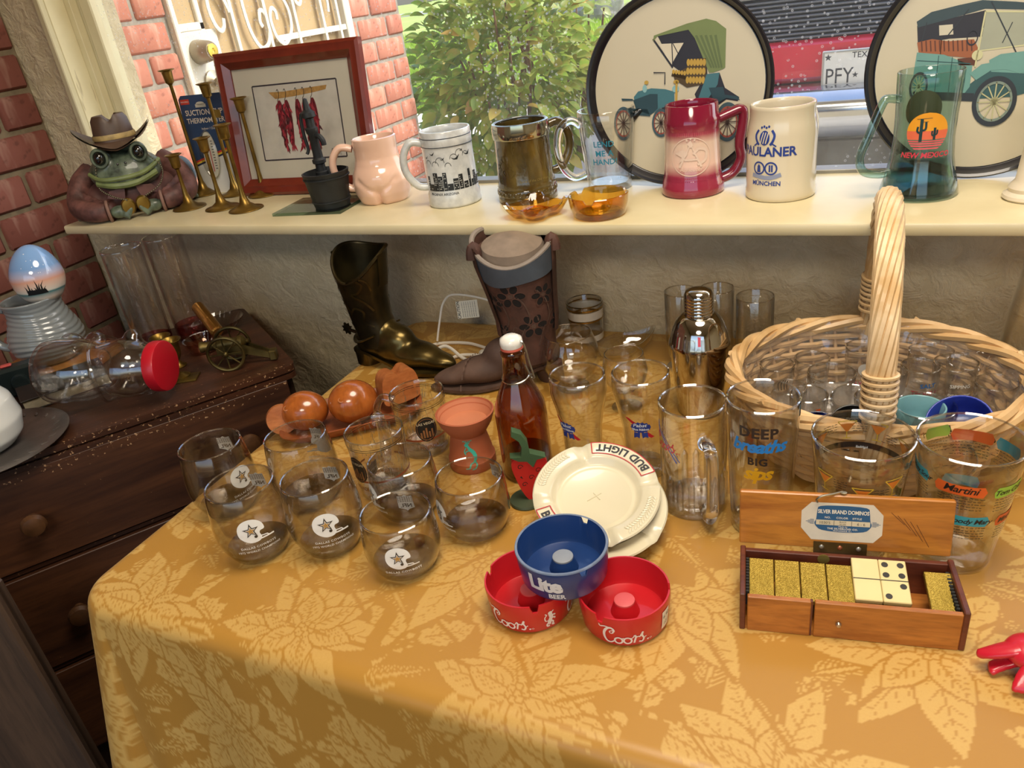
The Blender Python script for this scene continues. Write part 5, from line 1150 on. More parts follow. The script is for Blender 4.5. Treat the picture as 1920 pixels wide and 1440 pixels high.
# -- white advertising ashtrays, stacked and tilted
def plate(name, label, M, lettered=True):
    t = thing(name, label, 'ashtray', M=M, group='white rimmed ashtrays leaning behind the blue one'); n = 90; notch = [1.0, 1.0 + PI / 2 * 1.02, 1.0 + PI, 1.0 + 1.5 * PI]
    CR = pm('dad1b4', .3, 0, .05, 6, coat=.3)
    def nz(a, r):
        return -.0055 * sum(math.exp(-(math.atan2(sin(a - q), cos(a - q)) / .085) ** 2) for q in notch) * min(1, max(0, (r - .05) / .006))
    rings = []
    for r, z, top in [(.001, 0, 0), (.05, 0, 0), (.056, .003, 0), (.068, .012, 1), (.0765, .0135, 1), (.078, .0155, 1), (.0765, .0172, 1), (.0575, .0165, 1), (.054, .0135, 1), (.0505, .006, 0), (.046, .004, 0), (.044, .0046, 0), (.0425, .004, 0), (.001, .004, 0)]:
        rings.append([(r * cos(2 * PI * i / n), r * sin(2 * PI * i / n), z + (nz(2 * PI * i / n, r) if top else 0)) for i in range(n)])
    MB().loft(rings, (True, True)).build('dish', CR, t, 50)
    pol = lambda e: (lambda u, v: ((.0685 + v) * cos(-u / .0685), (.0685 + v) * sin(-u / .0685), .01705 + e))
    if lettered:
        for a in (1.79, 1.79 + PI):
            o = -a * .0685
            def P2(u, v, o=o, e=.0004): aa = -(o - u) / .0685; return ((.0682 - v) * cos(aa), (.0682 - v) * sin(aa), .0169 + e)
            mark(t, mv(text('BUD LIGHT', .0150, bold=.035, spacing=1.0), 0, -.0054), lambda u, v: P2(u, v), ink('2b2b30'), 'rim_lettering', .004)
            bd = [stroke([(-.044, s * .0088), (.044, s * .0088)], .0014, None, 0) for s in (-1, 1)] + [stroke([(s * .044, -.0088), (s * .044, .0088)], .0014, None, 0) for s in (-1, 1)]
            mark(t, join(*bd), lambda u, v: P2(u, v), ink('b4232c'), 'red_border', .004)
        for a in (.2, .2 + PI):
            for k in range(-7, 8):
                for s in (-1, 1):
                    aa = a + k * .058; c = Vector(((.0683 + s * .0028) * cos(aa), (.0683 + s * .0028) * sin(aa), .0172)); MB().ball(c, (.0016, .0038, .0009), 8, 6, None, RZ(aa + s * .9)).build('wheat_ear', CR, t)
        MB().tube([(-.004, -.012, .0043), (0, .008, .0043)], .0008, 6).build('moulded_cross', CR, t); MB().tube([(-.007, .002, .0043), (.006, .0, .0043)], .0008, 6).build('moulded_cross', CR, t)
pd = Vector((EYE.x + .28, EYE.y + .58, 0)).normalized(); AX = Vector((-pd.y, pd.x, 0))
tilt = Matrix.Rotation(math.radians(17), 4, AX) if (Matrix.Rotation(.3, 4, AX) @ Vector((-pd.x, -pd.y, 0))).z > 0 else Matrix.Rotation(math.radians(-17), 4, AX)
# -- back rim is propped up behind, front rim rests on the cloth
plate('white_ashtray', 'upper white ashtray with black lettering framed in red on its rim', T(-.279, -.585, TZ + .0435) @ tilt @ RZ(math.radians(-28)))
plate('lower_white_ashtray', 'white ashtray beneath the lettered one, only its edge showing', T(-.270, -.59, TZ + .0255) @ tilt @ RZ(math.radians(12)), False)
# -- plastic bar ashtrays
def bar_ashtray(x, y, z, r, m, label, rot, rim_m=None, knob_m=None):
    t = thing('plastic_ashtray', label, 'ashtray', (x, y, z), rot, 'round plastic bar ashtrays'); n = 120; no = [.0, 2 * PI / 3, 4 * PI / 3]
    def dz(a): return -.0085 if any(abs(math.atan2(sin(a - q), cos(a - q))) < .07 for q in no) else 0
    rings = []
    for rr, zz, k in [(.001, .001, 0), (r * .9, .001, 0), (r * .94, .004, 0), (r * .985, .025, 0), (r, .0385, 1), (r * .99, .0405, 1), (r * .955, .0405, 1), (r * .945, .0385, 1), (r * .91, .011, 0), (r * .86, .0065, 0), (r * .32, .0065, 0), (r * .27, .0145, 0), (r * .22, .0215, 0), (r * .001, .0215, 0)]:
        rings.append([(rr * cos(2 * PI * i / n), rr * sin(2 * PI * i / n), zz + (dz(2 * PI * i / n) if k else 0)) for i in range(n)])
    MB().loft(rings, (True, True)).build('dish', m, t, 40)
    MB().lathe([(r * .23, .0205), (r * .225, .0222), (r * .2, .0228), (0, .0228)], 28).build('snuffer', knob_m or m, t)
    t['fa'] = face_a(x, y, rot); return t
def coors(k=1.):
    """script lettering drawn as pen strokes, one unit high"""
    W = lambda q: .55 + .55 * sin(q * PI)
    o = lambda cx: stroke([(cx + .17 * cos(1.2 + a), .17 + .18 * sin(1.2 + a)) for a in [i * 2 * PI / 10 for i in range(11)]], .085)
    d = [stroke([(.42, .62), (.5, .78), (.38, .92), (.2, .86), (.05, .6), (.02, .3), (.12, .04), (.3, .0), (.46, .12)], .11, W), stroke([(.46, .78), (.3, .70), (.34, .58), (.46, .62)], .05), stroke([(.38, .92), (.1, .95), (-.12, .88), (-.18, 1.0)], .06), o(.66), stroke([(.8, .3), (.9, .34)], .05, None, 0), o(1.06), stroke([(1.2, .3), (1.3, .36), (1.36, .5)], .05),
         stroke([(1.36, .5), (1.42, .38), (1.36, .1), (1.34, .0)], .085), stroke([(1.4, .3), (1.5, .38), (1.62, .34)], .07), stroke([(1.62, .36), (1.74, .62), (1.7, .42), (1.78, .2), (1.7, .02), (1.56, .06)], .085), stroke([(1.78, .2), (1.9, .3)], .05, None, 0), disc(1.98, .05, .05, None, 12), ring(2.12, .06, .04, .055, 14)]
    v, f = join(*d); return [((x - .95) * k, (y - .45) * k) for x, y in v], f
def lion(k):
    return join(*[stroke([(x * k, y * k) for x, y in p], w_ * k) for p, w_ in (([(.0, .3), (.05, .1), (-.02, -.12), (-.1, -.4)], .22), ([(.05, .1), (.2, .2), (.28, .12)], .09), ([(.04, .0), (.22, -.02), (.26, -.12)], .09), ([(.0, -.15), (.15, -.3), (.1, -.48), (.22, -.5)], .1), ([(-.08, -.3), (-.2, -.36), (-.18, -.5), (-.06, -.5)], .1), ([(-.04, -.1), (-.26, -.1), (-.3, .15), (-.2, .3), (-.28, .4)], .06))], disc(-.0 * k, .38 * k, .12 * k, None, 12), stroke([(.1 * k, .42 * k), (.2 * k, .5 * k)], .06 * k, None, 0))
REDP = pm('c01e26', .3, 0, .06, 10, coat=.25); REDK = pm('d65a5c', .5, 0, .08, 30); BLU = pm('1d3a70', .3, 0, .08, 10, coat=.25); LWH = ink('e6dcd6')
t1 = bar_ashtray(-.206, -.721, TZ, .049, REDP, 'red plastic ashtray with white script and a price sticker', .28, None, REDK)
fr_ = prof_r([(.045, .001), (.046, .004), (.0483, .025), (.049, .0385)])
mark(t1, coors(.0235), cyl(fr_, t1['fa'] - .05, .0175), LWH, 'script_lettering', .004)
for a in (1.65, -1.65): mark(t1, lion(.017), cyl(fr_, t1['fa'] + a, .018), LWH, 'lion_emblem', .004)
mark(t1, rect(-.0065, -.012, .0065, .012), cyl(fr_, t1['fa'] + 1.0, .02, .0005), pm('e9e6da', .6), 'price_sticker'); mark(t1, join(mv(text('6.90', .0062, .3), 0, .003, 1, .2), mv(text('12/', .006, .3), 0, -.007, 1, .2)), cyl(fr_, t1['fa'] + 1.0, .02, .0008), BLK, 'sticker_writing')
t2 = bar_ashtray(-.311, -.733, TZ, .049, REDP, 'red plastic ashtray under the blue one', 1.05, None, REDK)
mark(t2, coors(.0225), cyl(fr_, t2['fa'] - .62, .0175), LWH, 'script_lettering', .004); mark(t2, lion(.021), cyl(fr_, t2['fa'] + .36, .018), LWH, 'lion_emblem', .004)
mark(t2, coors(.0225), cyl(fr_, t2['fa'] + 1.35, .0175), LWH, 'script_lettering', .004)
t3 = bar_ashtray(-.274, -.716, TZ + .0408, .0502, BLU, 'blue plastic ashtray resting across the two red ashtrays', 1.35, None, pm('8d939c', .5, 0, .15, 40))
MB().lathe([(.0478, .0408), (.0503, .0408), (.0508, .0395)], 100).build('worn_edge', pm('74829a', .5, 0, .3, 60), t3)
fb = prof_r([(.046, .001), (.047, .004), (.0495, .025), (.0503, .0385)])
mark(t3, join(mv(text('Lite', .027, 0, .045, spacing=.92), -.003, -.006), mv(text('BEER', .0085, bold=.03), .009, -.0155)), cyl(fb, t3['fa'] - .42, .021), ink('d5d8da'), 'lettering', .004)
# -- beer glasses
def pabst(x, y, label, ang):
    pr = [(.0265, 0), (.0295, .002), (.030, .008), (.0275, .022), (.0262, .045), (.0282, .075), (.0335, .105), (.0372, .122), (.0385, .132), (.038, .142), (.0372, .15)]
    t = thing('ribbon_beer_glass', label, 'glass', (x, y, TZ), 0, 'flared beer glasses with a ribbon seal'); MB().lathe(shell(pr, .0022, .012), 52).build('bowl', CLR, t, 60); rim_ring(t, .0362, .1506, .0014)
    MB().lathe([(0, .001), (.027, .0015), (.0282, .01), (.02, .0125), (0, .0115)], 40).build('thick_base', CLR_H, t)
    rf = prof_r(pr); m = cyl(rf, face_a(x, y) + ang, .082); m2 = cyl(rf, face_a(x, y) + ang, .082, .0008); m3 = cyl(rf, face_a(x, y) + ang, .082, .0012)
    mark(t, join(poly([(-.019, .017), (-.014, .0165), (.002, .004), (-.002, -.001)]), poly([(.004, -.009), (.009, -.006), (.019, -.0155), (.014, -.0165)])), m, ink('c8202c'), 'red_ribbon', .004)
    BL = ink('2c3f8c'); seal = poly([((.0125 + .0009 * cos(14 * a)) * cos(a), .002 + (.0088 + .0008 * cos(14 * a)) * sin(a)) for a in [2 * PI * i / 84 for i in range(84)]])
    mark(t, join(seal, poly([(-.009, -.006), (-.010, -.0155), (-.0055, -.0135), (-.002, -.0155), (-.001, -.007)]), poly([(.009, -.006), (.010, -.0155), (.0055, -.0135), (.002, -.0155), (.001, -.007)])), m2, BL, 'blue_seal', .004)
    mark(t, join(mv(text('Pabst', .0078, .25, .02), -.001, .0035), mv(text('Blue Ribbon', .0052, 0, .03, sx=.85), 0, -.0025)), m3, WHT_INK, 'seal_lettering', .004)
pabst(-.336, -.467, 'flared beer glass with blue seal beside the brown bottle', -.75); pabst(-.256, -.446, 'flared beer glass with blue seal facing us, behind the white ashtray', -.12)
def coors_mug():
    x, y = -.176, -.506; hr = math.radians(-60)
    pr = [(.037, 0), (.0395, .002), (.040, .006), (.0402, .04), (.0405, .1), (.0408, .14), (.041, .149)]
    t = prof_mug('clear_beer_mug', 'clear glass beer mug with red and blue script and fluted foot', 'mug', x, y, TZ, pr, .0032, CLR, None, hr, foot=.014)
    MB().tube(spl([(.039, 0, .112), (.052, 0, .118), (.064, 0, .113), (.0685, 0, .095), (.0685, 0, .055), (.066, 0, .03), (.055, 0, .016), (.039, 0, .02)], 6), .0085, 12, up=(0, 1, 0), flat=.85).build('handle', SOLID, t); rim_ring(t, .0393, .1497, .0016)
    MB().lathe([(0, .002), (.0365, .002), (.0368, .012), (.03, .016), (0, .0145)], 40).build('thick_base', CLR_H, t)
    for k in range(16): a = 2 * PI * k / 16; MB().tube([(.0372 * cos(a), .0372 * sin(a), .012), (.0372 * cos(a), .0372 * sin(a), .05), (.0378 * cos(a), .0378 * sin(a), .056)], [.0045, .0045, .001], 8).build('flute', CLR_H, t)
    fa = t['fa']; m = cyl(prof_r(pr), fa - 1.0, .105)
    mark(t, coors(.02), m, ink('b8283a'), 'script_lettering', .004); mark(t, join(stroke([(-.02, .02), (.0, .004), (.02, -.022)], .0016), stroke([(-.02, .024), (.002, .007), (.024, -.02)], .0012)), m, ink('3a55a8'), 'blue_swash', .004)
coors_mug()
def tumbler(name, label, x, y, pr, group=None, foot=.012):
    t = thing(name, label, 'glass', (x, y, TZ), 0, group); MB().lathe(shell(pr, .0022, foot), 56).build('bowl', CLR, t, 60); rim_ring(t, pr[-1][0] - .001, pr[-1][1] + .0006, .0014)
    MB().lathe([(0, .001), (pr[0][0] * .98, .0015), (pr[1][0] * .95, foot * .8), (pr[0][0] * .7, foot), (0, foot * .95)], 40).build('thick_base', CLR_H, t); return t
def deep():
    x, y = -.092, -.528; pr = [(.031, 0), (.0335, .002), (.0345, .01), (.0365, .07), (.0395, .14), (.0402, .176)]
    t = tumbler('slogan_glass', 'tall clear glass with black, blue and yellow slogan', x, y, pr); rf = prof_r(pr); m = cyl(rf, face_a(x, y) - .12, .123)
    for q in (mv(text('DEEP', .0175, 0, .035, spacing=1.1), 0, .022), mv(text('BIG', .0135, 0, .035, spacing=1.1), 0, -.0145)): mark(t, q, m, ink('2e2420'), 'black_lettering', .004)
    mark(t, mv(text('breaths', .0225, .35, .035, spacing=.9), 0, .003, 1, .04), m, ink('2a86d1'), 'blue_lettering', .004); mark(t, mv(text('sips', .024, .35, .035, spacing=.9), 0, -.034, 1, .04), m, ink('e8b020'), 'yellow_lettering', .004)
deep()
PINT = [(.033, 0), (.0355, .002), (.0362, .008), (.042, .06), (.0485, .125), (.0512, .15)]
def scribble(rg, n, w_, h, dens=4):
    L = []
    for k in range(n):
        y = h / 2 - h * k / n; x = -w_ / 2
        while x < w_ / 2:
            l = rg.uniform(.0015, .005); L.append(stroke([(x, y), (x + l * .5, y + rg.uniform(-.0008, .0008)), (x + l, y)], .0007, None, 0)); x += l + .0012
    return join(*L)
def label_tab(t, rf, a, z, w_, col, s, m_off=0, sc=.0088, back=False):
    m = cyl(rf, a, z, .0004 + m_off); rg = random.Random(len(s))
    pts = [(-w_ / 2, -.0055), (-w_ / 2 + .003, -.0068), (0, -.006), (w_ / 2 - .002, -.007), (w_ / 2 + .001, 0), (w_ / 2 - .002, .0066), (0, .0058), (-w_ / 2 + .002, .0068), (-w_ / 2 - .0012, .001)]
    mark(t, poly(pts), m, ink(col), 'colour_tab', .005); mark(t, mv(text(s, sc if len(s) > 8 else sc * 1.35, .3, .015, spacing=.92), 0, -.0028), cyl(rf, a, z, .0008 + m_off), ink('1f1b18'), 'drink_name', .005)
    mark(t, mv(scribble(rg, 5, w_ * .9, .018), 0, -.018), m, ink('3a332c'), 'recipe_lines', .01)
def martini():
    x, y = .113, -.533; t = tumbler('recipe_glass', 'clear mixing glass with orange, teal and green cocktail name tabs', x, y, PINT, 'cocktail recipe mixing glasses'); rf = prof_r(PINT); fa = face_a(x, y)
    for a, z, w_, c, s in ((-.05, .117, .046, 'e8692a', 'Martini'), (-1.12, .119, .038, '3aa3ad', 'Whiskey Sour'), (1.02, .115, .038, '9ccf4a', 'Tom Collins'), (.22, .078, .036, '3aa3ad', 'Bloody Mary'), (1.25, .076, .036, 'd9602c', 'Mint Julep'), (-.7, .075, .036, '9ccf4a', 'Sidecar'), (PI, .125, .04, 'e8692a', 'Cosmopolitan'), (PI + .75, .13, .028, '9ccf4a', 'Daiquiri'), (PI - .8, .125, .03, '2f9fb0', 'Mojito'), (PI + .1, .07, .035, '2f9fb0', 'Mai Tai')): label_tab(t, rf, fa + a, z, w_, c, s)
martini()
def cocktail():
    x, y = .012, -.5465; t = tumbler('cocktail_glass', 'clear mixing glass with small drawn cocktails behind the domino lid', x, y, PINT, 'cocktail recipe mixing glasses'); rf = prof_r(PINT); fa = face_a(x, y); rg = random.Random(3)
    OR = ink('e8862f'); YE = ink('e6c23a')
    for a, z in ((-.75, .112), (.75, .114), (.1, .105), (PI - .3, .128), (PI + .35, .128), (PI + 1.0, .122), (PI - 1.0, .12)):
        m = cyl(rf, fa + a, z, .0005)
        mark(t, join(poly([(-.008, .006), (.008, .006), (.001, -.004), (-.001, -.004)])), m, OR, 'drawn_drink', .004)
        mark(t, join(stroke([(-.01, .009), (0, -.004), (.01, .009)], .001, None, 0), stroke([(-.01, .009), (.01, .009)], .001, None, 0), stroke([(0, -.004), (0, -.012)], .001, None, 0), stroke([(-.005, -.012), (.005, -.012)], .001, None, 0)), cyl(rf, fa + a, z, .0008), YE, 'drawn_glass', .004)
        mark(t, mv(scribble(rg, 4, .014, .012), .018, 0), m, ink('3a332c'), 'recipe_lines', .01)
    mark(t, rect(-.06, -.0035, .06, .0035), cyl(rf, fa + PI, .108, .0004), BLK, 'black_band'); mark(t, mv(text('highball', .0045), 0, -.0015), cyl(rf, fa + PI, .108, -.004), WHT_INK, 'band_lettering')
cocktail()
# -- the back row
def simple_glass(name, label, x, y, pr, th=.0016, foot=.008, n=44):
    t = thing(name, label, 'glass', (x, y, TZ), 0); MB().lathe(shell(pr, th, foot), n).build('bowl', CLR, t, 60); rim_ring(t, pr[-1][0] - th / 2, pr[-1][1] + .0004, .0009); return t
def stemmed(name, label, x, y, foot_r, stem_h, bowl, th=.0014):
    t = thing(name, label, 'glass', (x, y, TZ), 0)
    MB().lathe([(0, 0), (foot_r, 0), (foot_r, .0012), (foot_r * .5, .003), (.005, .006), (.0045, stem_h - .002), (.008, stem_h + .001), (0, stem_h + .002)], 40).build('foot_and_stem', CLR_H, t)
    MB().lathe(shell([(r, z + stem_h) for r, z in bowl], th, .003), 48).build('bowl', CLR, t, 60); rim_ring(t, bowl[-1][0] - th / 2, bowl[-1][1] + stem_h + .0004, .001); return t
stemmed('brandy_snifter', 'clear round brandy snifter beside the brown boot lamp', -.437, -.235, .028, .014, [(.008, 0), (.028, .006), (.045, .022), (.0515, .04), (.047, .062), (.039, .084)])
stemmed('small_snifter', 'smaller clear snifter between the snifter and the shaker', -.328, -.286, .024, .03, [(.006, 0), (.022, .006), (.034, .022), (.036, .036), (.030, .064)])
g = simple_glass('gold_banded_tumbler', 'clear tumbler with frosted white and gold bands by the wall', -.472, -.052, [(.028, 0), (.0305, .002), (.032, .03), (.034, .078)])
for z0, z1, m in ((.05, .066, pm('e4ded0', .6, 0, .1, 50)), (.006, .018, pm('e4ded0', .6, 0, .1, 50)), (.068, .071, pm('b08a3a', .25, .9)), (.046, .0485, pm('b08a3a', .25, .9)), (.0765, .0785, pm('7d6630', .25, .9))):
    MB().lathe([(.0308 + .0034 * z0 / .078 + .0002, z0), (.0308 + .0034 * z1 / .078 + .0002, z1)], 44).build('painted_band', m, g)
for i, (x, y, hh, r, lb) in enumerate([(-.150, -.170, .15, .0285, 'tall thin clear glass beside the basket, nearest its rim'), (-.210, -.160, .157, .027, 'tall thin clear glass partly hidden by the shaker'), (-.272, -.135, .14, .027, 'tall thin clear glass on the far side of the shaker')]):
    stemmed('footed_glass', lb, x, y, .027, .02, [(.012, 0), (.023, .004), (r - .002, .012), (r, .04), (r, hh - .022)])['group'] = 'tall thin footed glasses by the wall'
def boat():
    t = thing('glass_boat_dish', 'clear pressed glass dish with pointed lips behind the small snifter', 'dish', (-.385, -.105, TZ), .75)
    n = 48; R = []
    def sh(a, r): q = abs(cos(a)); return r * (1 + .55 * q ** 6), r * .8
    for r, z in [(.002, 0), (.022, 0), (.03, .008), (.042, .026), (.0425, .028), (.039, .027), (.027, .01), (.02, .005), (.002, .004)]:
        R.append([(sh(2 * PI * i / n, r)[0] * cos(2 * PI * i / n), sh(2 * PI * i / n, r)[1] * sin(2 * PI * i / n), z + .012 * abs(cos(2 * PI * i / n)) ** 8 * (r > .035)) for i in range(n)])
    MB().loft(R, (True, True)).build('dish', CLR_H, t, 50)
boat()
def shaker():
    t = thing('cocktail_shaker', 'polished steel cocktail shaker with ribbed cap', 'shaker', (-.215, -.272, TZ), 0); ST = pm('c4bdb2', .07, 1, .06, 6)
    MB().lathe([(0, 0), (.031, 0), (.034, .003), (.0395, .06), (.0425, .105), (.0425, .112), (.040, .113), (0, .113)], 56).build('cup', ST, t, 50)
    MB().lathe([(.0415, .112), (.0445, .1125), (.0448, .117), (.043, .121), (.040, .135), (.034, .150), (.026, .158), (.0225, .160), (0, .160)], 56).build('shoulder', ST, t, 50)
    MB().lathe([(.0205, .158), (.0215, .160)] + [q for k in range(5) for q in ((.0213, .164 + .005 * k), (.0205, .1655 + .005 * k), (.0213, .167 + .005 * k))] + [(.0208, .190), (.018, .196), (.010, .199), (0, .1995)], 48).build('cap', ST, t, 50)
    MB().box((0, 0, 0), (.004, .0008, .024)).build('red_sticker', ink('c23a55'), t, M=T(.0385 * cos(face_a(-.215, -.272)), .0385 * sin(face_a(-.215, -.272)), .138) @ RZ(face_a(-.215, -.272) + PI / 2) @ RX(math.radians(-27)))
shaker()
vz = thing('hurricane_vase', 'tall clear glass hurricane vase beside the basket at the wall', 'vase', (.226, -.165, TZ))
MB().lathe(shell([(.05, 0), (.052, .003), (.0515, .03), (.044, .13), (.036, .2), (.0355, .212)], .0022, .006), 56).build('glass_wall', CLR, vz, 60); rim_ring(vz, .0345, .2126, .0014)
# -- wooden dish with wooden eggs
def wood_tray():
    t = thing('wooden_tray', 'carved wooden serving tray holding wooden eggs', 'tray', (-.768, -.415, TZ), math.radians(37))
    WD = wood('7d3f20', 'a4582f', (6, 40, 40), .45, coat=.2); n = 64; R = []
    def sq(a, hx, hy): c, s = cos(a), sin(a); k = (abs(c) ** 5 + abs(s) ** 5) ** (-1 / 5); return hx * c * k, hy * s * k
    for sx, sy, z in [(.0, .0, 0), (.098, .046, 0), (.104, .051, .004), (.118, .062, .018), (.119, .063, .0205), (.116, .060, .021), (.1, .047, .009), (.09, .04, .0065), (.0, .0, .006)]:
        R.append([(*sq(2 * PI * i / n, max(sx, .0005), max(sy, .0005)), z) for i in range(n)])
    MB().loft(R, (True, True)).build('dish', WD, t, 50)
    MB().box((.01, 0, .0085), (.006, .08, .006), None, .002).build('divider', WD, t)
wood_tray()
EG = wood('8a4518', 'b8662a', (14, 14, 5), .22, coat=.6); EG2 = wood('9a5226', 'c27a45', (10, 30, 30), .4, coat=.2)
for nm, lb, x, y, r, rot in (('wooden_egg', 'glossy wooden egg in the tray, nearer the dresser', -.822, -.463, (.039, .034, .033), .4), ('wooden_egg', 'larger glossy wooden egg with a crack in the middle of the tray', -.752, -.424, (.041, .037, .036), .9)):
    o = MB(); o.ball((0, 0, 0), r, 32, 20); o.v = [(a, b * (1 - 1.6 * a if a > 0 else 1), c * (1 - 1.6 * a if a > 0 else 1)) for a, b, c in o.v]
    t = thing(nm, lb, 'wooden egg', (x, y, TZ + .0072), rot, 'wooden eggs in the tray'); o.build('egg_body', EG, t, 80, (0, 0, r[2])); MB().lathe([(.0035, 0), (.005, .0006), (.0035, .0012)], 16, T(-r[0] * .55, -r[1] * .6, r[2] * 1.55) @ RX(.6)).build('plug_ring', EG2, t)
o = MB().lathe([(0, -.007), (.024, -.007), (.026, 0), (.024, .007), (0, .007)], 36, RX(PI / 2)).build('wooden_disc', EG2, None, 50, None, None, T(-.852, -.488, TZ + .035) @ RZ(.65) @ RX(-.25)); tag(o, 'small wooden disc standing beside the first wooden egg', 'disc')
hp = [(-.03, .0), (-.034, .02), (-.03, .042), (-.02, .052), (-.008, .052), (0, .046), (.012, .054), (.024, .05), (.03, .036), (.03, .016), (.022, .0)]
o = MB().prism(spl(hp, 5, True), -.02, .02, RX(PI / 2)).build('wooden_heart', EG2, None, 40, None, None, T(-.700, -.362, TZ + .0215) @ RZ(math.radians(52)) @ RX(-.12)); tag(o, 'heart-shaped split wooden piece standing at the tray end', 'wood piece')
# -- two boots
def boot(name, label, cat, x, y, rot, sc, m_sh, m_ft, m_rim, lamp):
    t = thing(name, label, cat, (x, y, TZ), rot); n = 56
    # local +x points to the toe
    H_ = .215 if not lamp else .245
    def top(a): return (.212 + .022 * sin(a) + .013 * cos(2 * a)) if not lamp else (.248 - .018 * sin(a) + .008 * cos(2 * a + .6))
    sec = [(.045, .0, .043, .036), (.075, -.006, .042, .036), (.1, -.012, .041, .037), (.14, -.015, .044, .041), (.18, -.012, .051, .047), (.25, -.008, .058, .052), (.29, -.008, .058, .052)] if not lamp else [(.05, 0, .05, .043), (.08, -.004, .047, .043), (.12, -.006, .05, .046), (.17, -.002, .056, .051), (.22, .002, .064, .056), (.30, .004, .07, .06)]
    def at(z):
        for A, B in zip(sec, sec[1:]):
            if A[0] <= z <= B[0]: k = (z - A[0]) / (B[0] - A[0]); return [p + (q - p) * k for p, q in zip(A[1:], B[1:])]
        return sec[-1][1:] if z > sec[-1][0] else sec[0][1:]
    rings = []
    for j in range(25):
        R = []
        for i in range(n):
            a = 2 * PI * i / n; z = .045 + (top(a) - .045) * j / 24; c, rx, ry = at(z); R.append((c + rx * cos(a), ry * sin(a), z))
        rings.append(R)
    for j in range(24, 4 if not lamp else 20, -2):
        R = []
        for i in range(n):
            a = 2 * PI * i / n; z = .045 + (top(a) - .045) * j / 24 + (.002 if j == 24 else 0); c, rx, ry = at(z); R.append((c + (rx - .004) * cos(a), (ry - .004) * sin(a), z))
        rings.append(R)
    MB().loft(rings, (False, True)).build('shaft', m_sh, t, 70)
    f = MB(); f.ball((-.012, 0, .05), (.046, .036, .036)); f.ball((.03, 0, .042), (.05, .035, .034)); f.ball((.08, 0, .03), (.06, .036, .024)); f.ball((.125, 0, .024), (.045, .026, .016)); f.ball((.15, 0, .021), (.026, .014, .012)); f.ball((-.005, 0, .075), (.042, .035, .04)); f.ball((.04, 0, .055), (.04, .032, .03))
    link('foot', smooth_mesh(f, 'foot', m_ft, .0045, 24), t)
    so = spl([(-.05, -.028), (-.055, 0), (-.05, .028), (-.01, .033), (.04, .03), (.09, .04), (.14, .028), (.178, 0), (.14, -.028), (.09, -.04), (.04, -.03), (-.01, -.033)], 5, True)
    sm = MB(); k = len(so); zz = lambda q: .004 + .026 * max(0, min(1, (.055 - q) / .07)) ** 1.2
    sm.loft([[(px, py, zz(px)) for px, py in so], [(px, py, zz(px) + .006) for px, py in so]]); sm.build('sole', m_ft, t, 40)
    hl = spl([(-.052, -.024), (-.056, 0), (-.052, .024), (-.02, .028), (-.006, .0), (-.02, -.028)], 4, True)
    MB().loft([[(px * .92 - .006, py * .9, 0) for px, py in hl], [(px, py, .03) for px, py in hl]]).build('heel', m_ft, t, 40)
    # welt piping round the top
    rim = []
    for i in range(n): a = 2 * PI * i / n; z = top(a); c, rx, ry = at(z); rim.append((c + (rx - .001) * cos(a), (ry - .001) * sin(a), z))
    MB().tube(rim, .0034 if not lamp else .0045, 8, True).build('top_piping', m_rim, t)
    def S(a0, z0, e):
        def g(u, v):
            z = z0 + v; c, rx, ry = at(z); a = a0 + u / (rx * .9); return (c + (rx + e) * cos(a), (ry + e) * sin(a), z)
        return g
    return t, S, top, at
BZ = pm('4d4227', .3, .75, .45, 12, .25, 40, col2='2a2416'); BZ2 = pm('6b5a30', .28, .8, .5, 14, .25, 40, col2='2f2817')
t, S, top, at = boot('bronze_boot', 'dark bronze cowboy boot vase with a spur', 'boot vase', -.832, -.206, math.radians(-8), 1, BZ, BZ2, BZ, False)
for a0 in (-1.2, 1.2, -2.3):
    mark(t, join(stroke([(-.02, .03), (-.005, .045), (.012, .035), (.004, .02), (-.008, .015), (.01, .0), (.022, -.02)], .004), stroke([(-.024, -.03), (-.01, -.012), (.004, -.02), (.0, -.04), (.014, -.05)], .004), stroke([(.0, .05), (.02, .04), (.026, .02)], .003)), S(a0, .14, .0016), BZ2, 'tooled_scroll')
MB().tube(spl([(.02, -.037, .075), (-.02, -.042, .06), (-.058, 0, .055), (-.02, .042, .06), (.02, .037, .075)], 6), .004, 8, flat=.5).build('spur_strap', BZ2, t)
MB().tube([(-.056, 0, .056), (-.078, 0, .06)], .0035, 8).build('spur_shank', BZ, t)
MB().prism([((.013 if i % 2 else .008) * cos(PI * i / 8), (.013 if i % 2 else .008) * sin(PI * i / 8)) for i in range(16)], -.002, .002, T(-.084, 0, .062) @ RX(PI / 2)).build('spur_rowel', BZ, t)
for a0 in (0, PI): mark(t, rect(-.011, -.05, .011, .012), S(a0, .212, .003), BZ, 'pull_strap')
BRN = pm('58392e', .72, 0, .3, 26, .5, 45, col2='3d261e'); BRF = pm('5e473b', .75, 0, .25, 20, .45, 60, col2='46332a'); BLU2 = pm('48505a', .7, 0, .3, 20, .4, 50)
t, S, top, at = boot('boot_lamp', 'brown tooled cowboy boot lamp with blue collar and pierced flowers', 'boot lamp', -.520, -.220, math.radians(205), 1, BRN, BRF, pm('8b7f74', .7, 0, .2, 20), True)
def collar(e):
    v = []; f = []; n = 56
    for i in range(n):
        a = 2 * PI * i / n; zt = top(a)
        for zz in (zt, zt - .034 - .006 * sin(3 * a)): c, rx, ry = at(zz); v.append((c + (rx + e) * cos(a), (ry + e) * sin(a), zz))
    for i in range(n): j = (i + 1) % n; f.append((2 * i, 2 * i + 1, 2 * j + 1, 2 * j))
    return MB().add(v, f)
collar(.0035).build('collar', BLU2, t, 60)
DKH = pm('120c0a', .9)
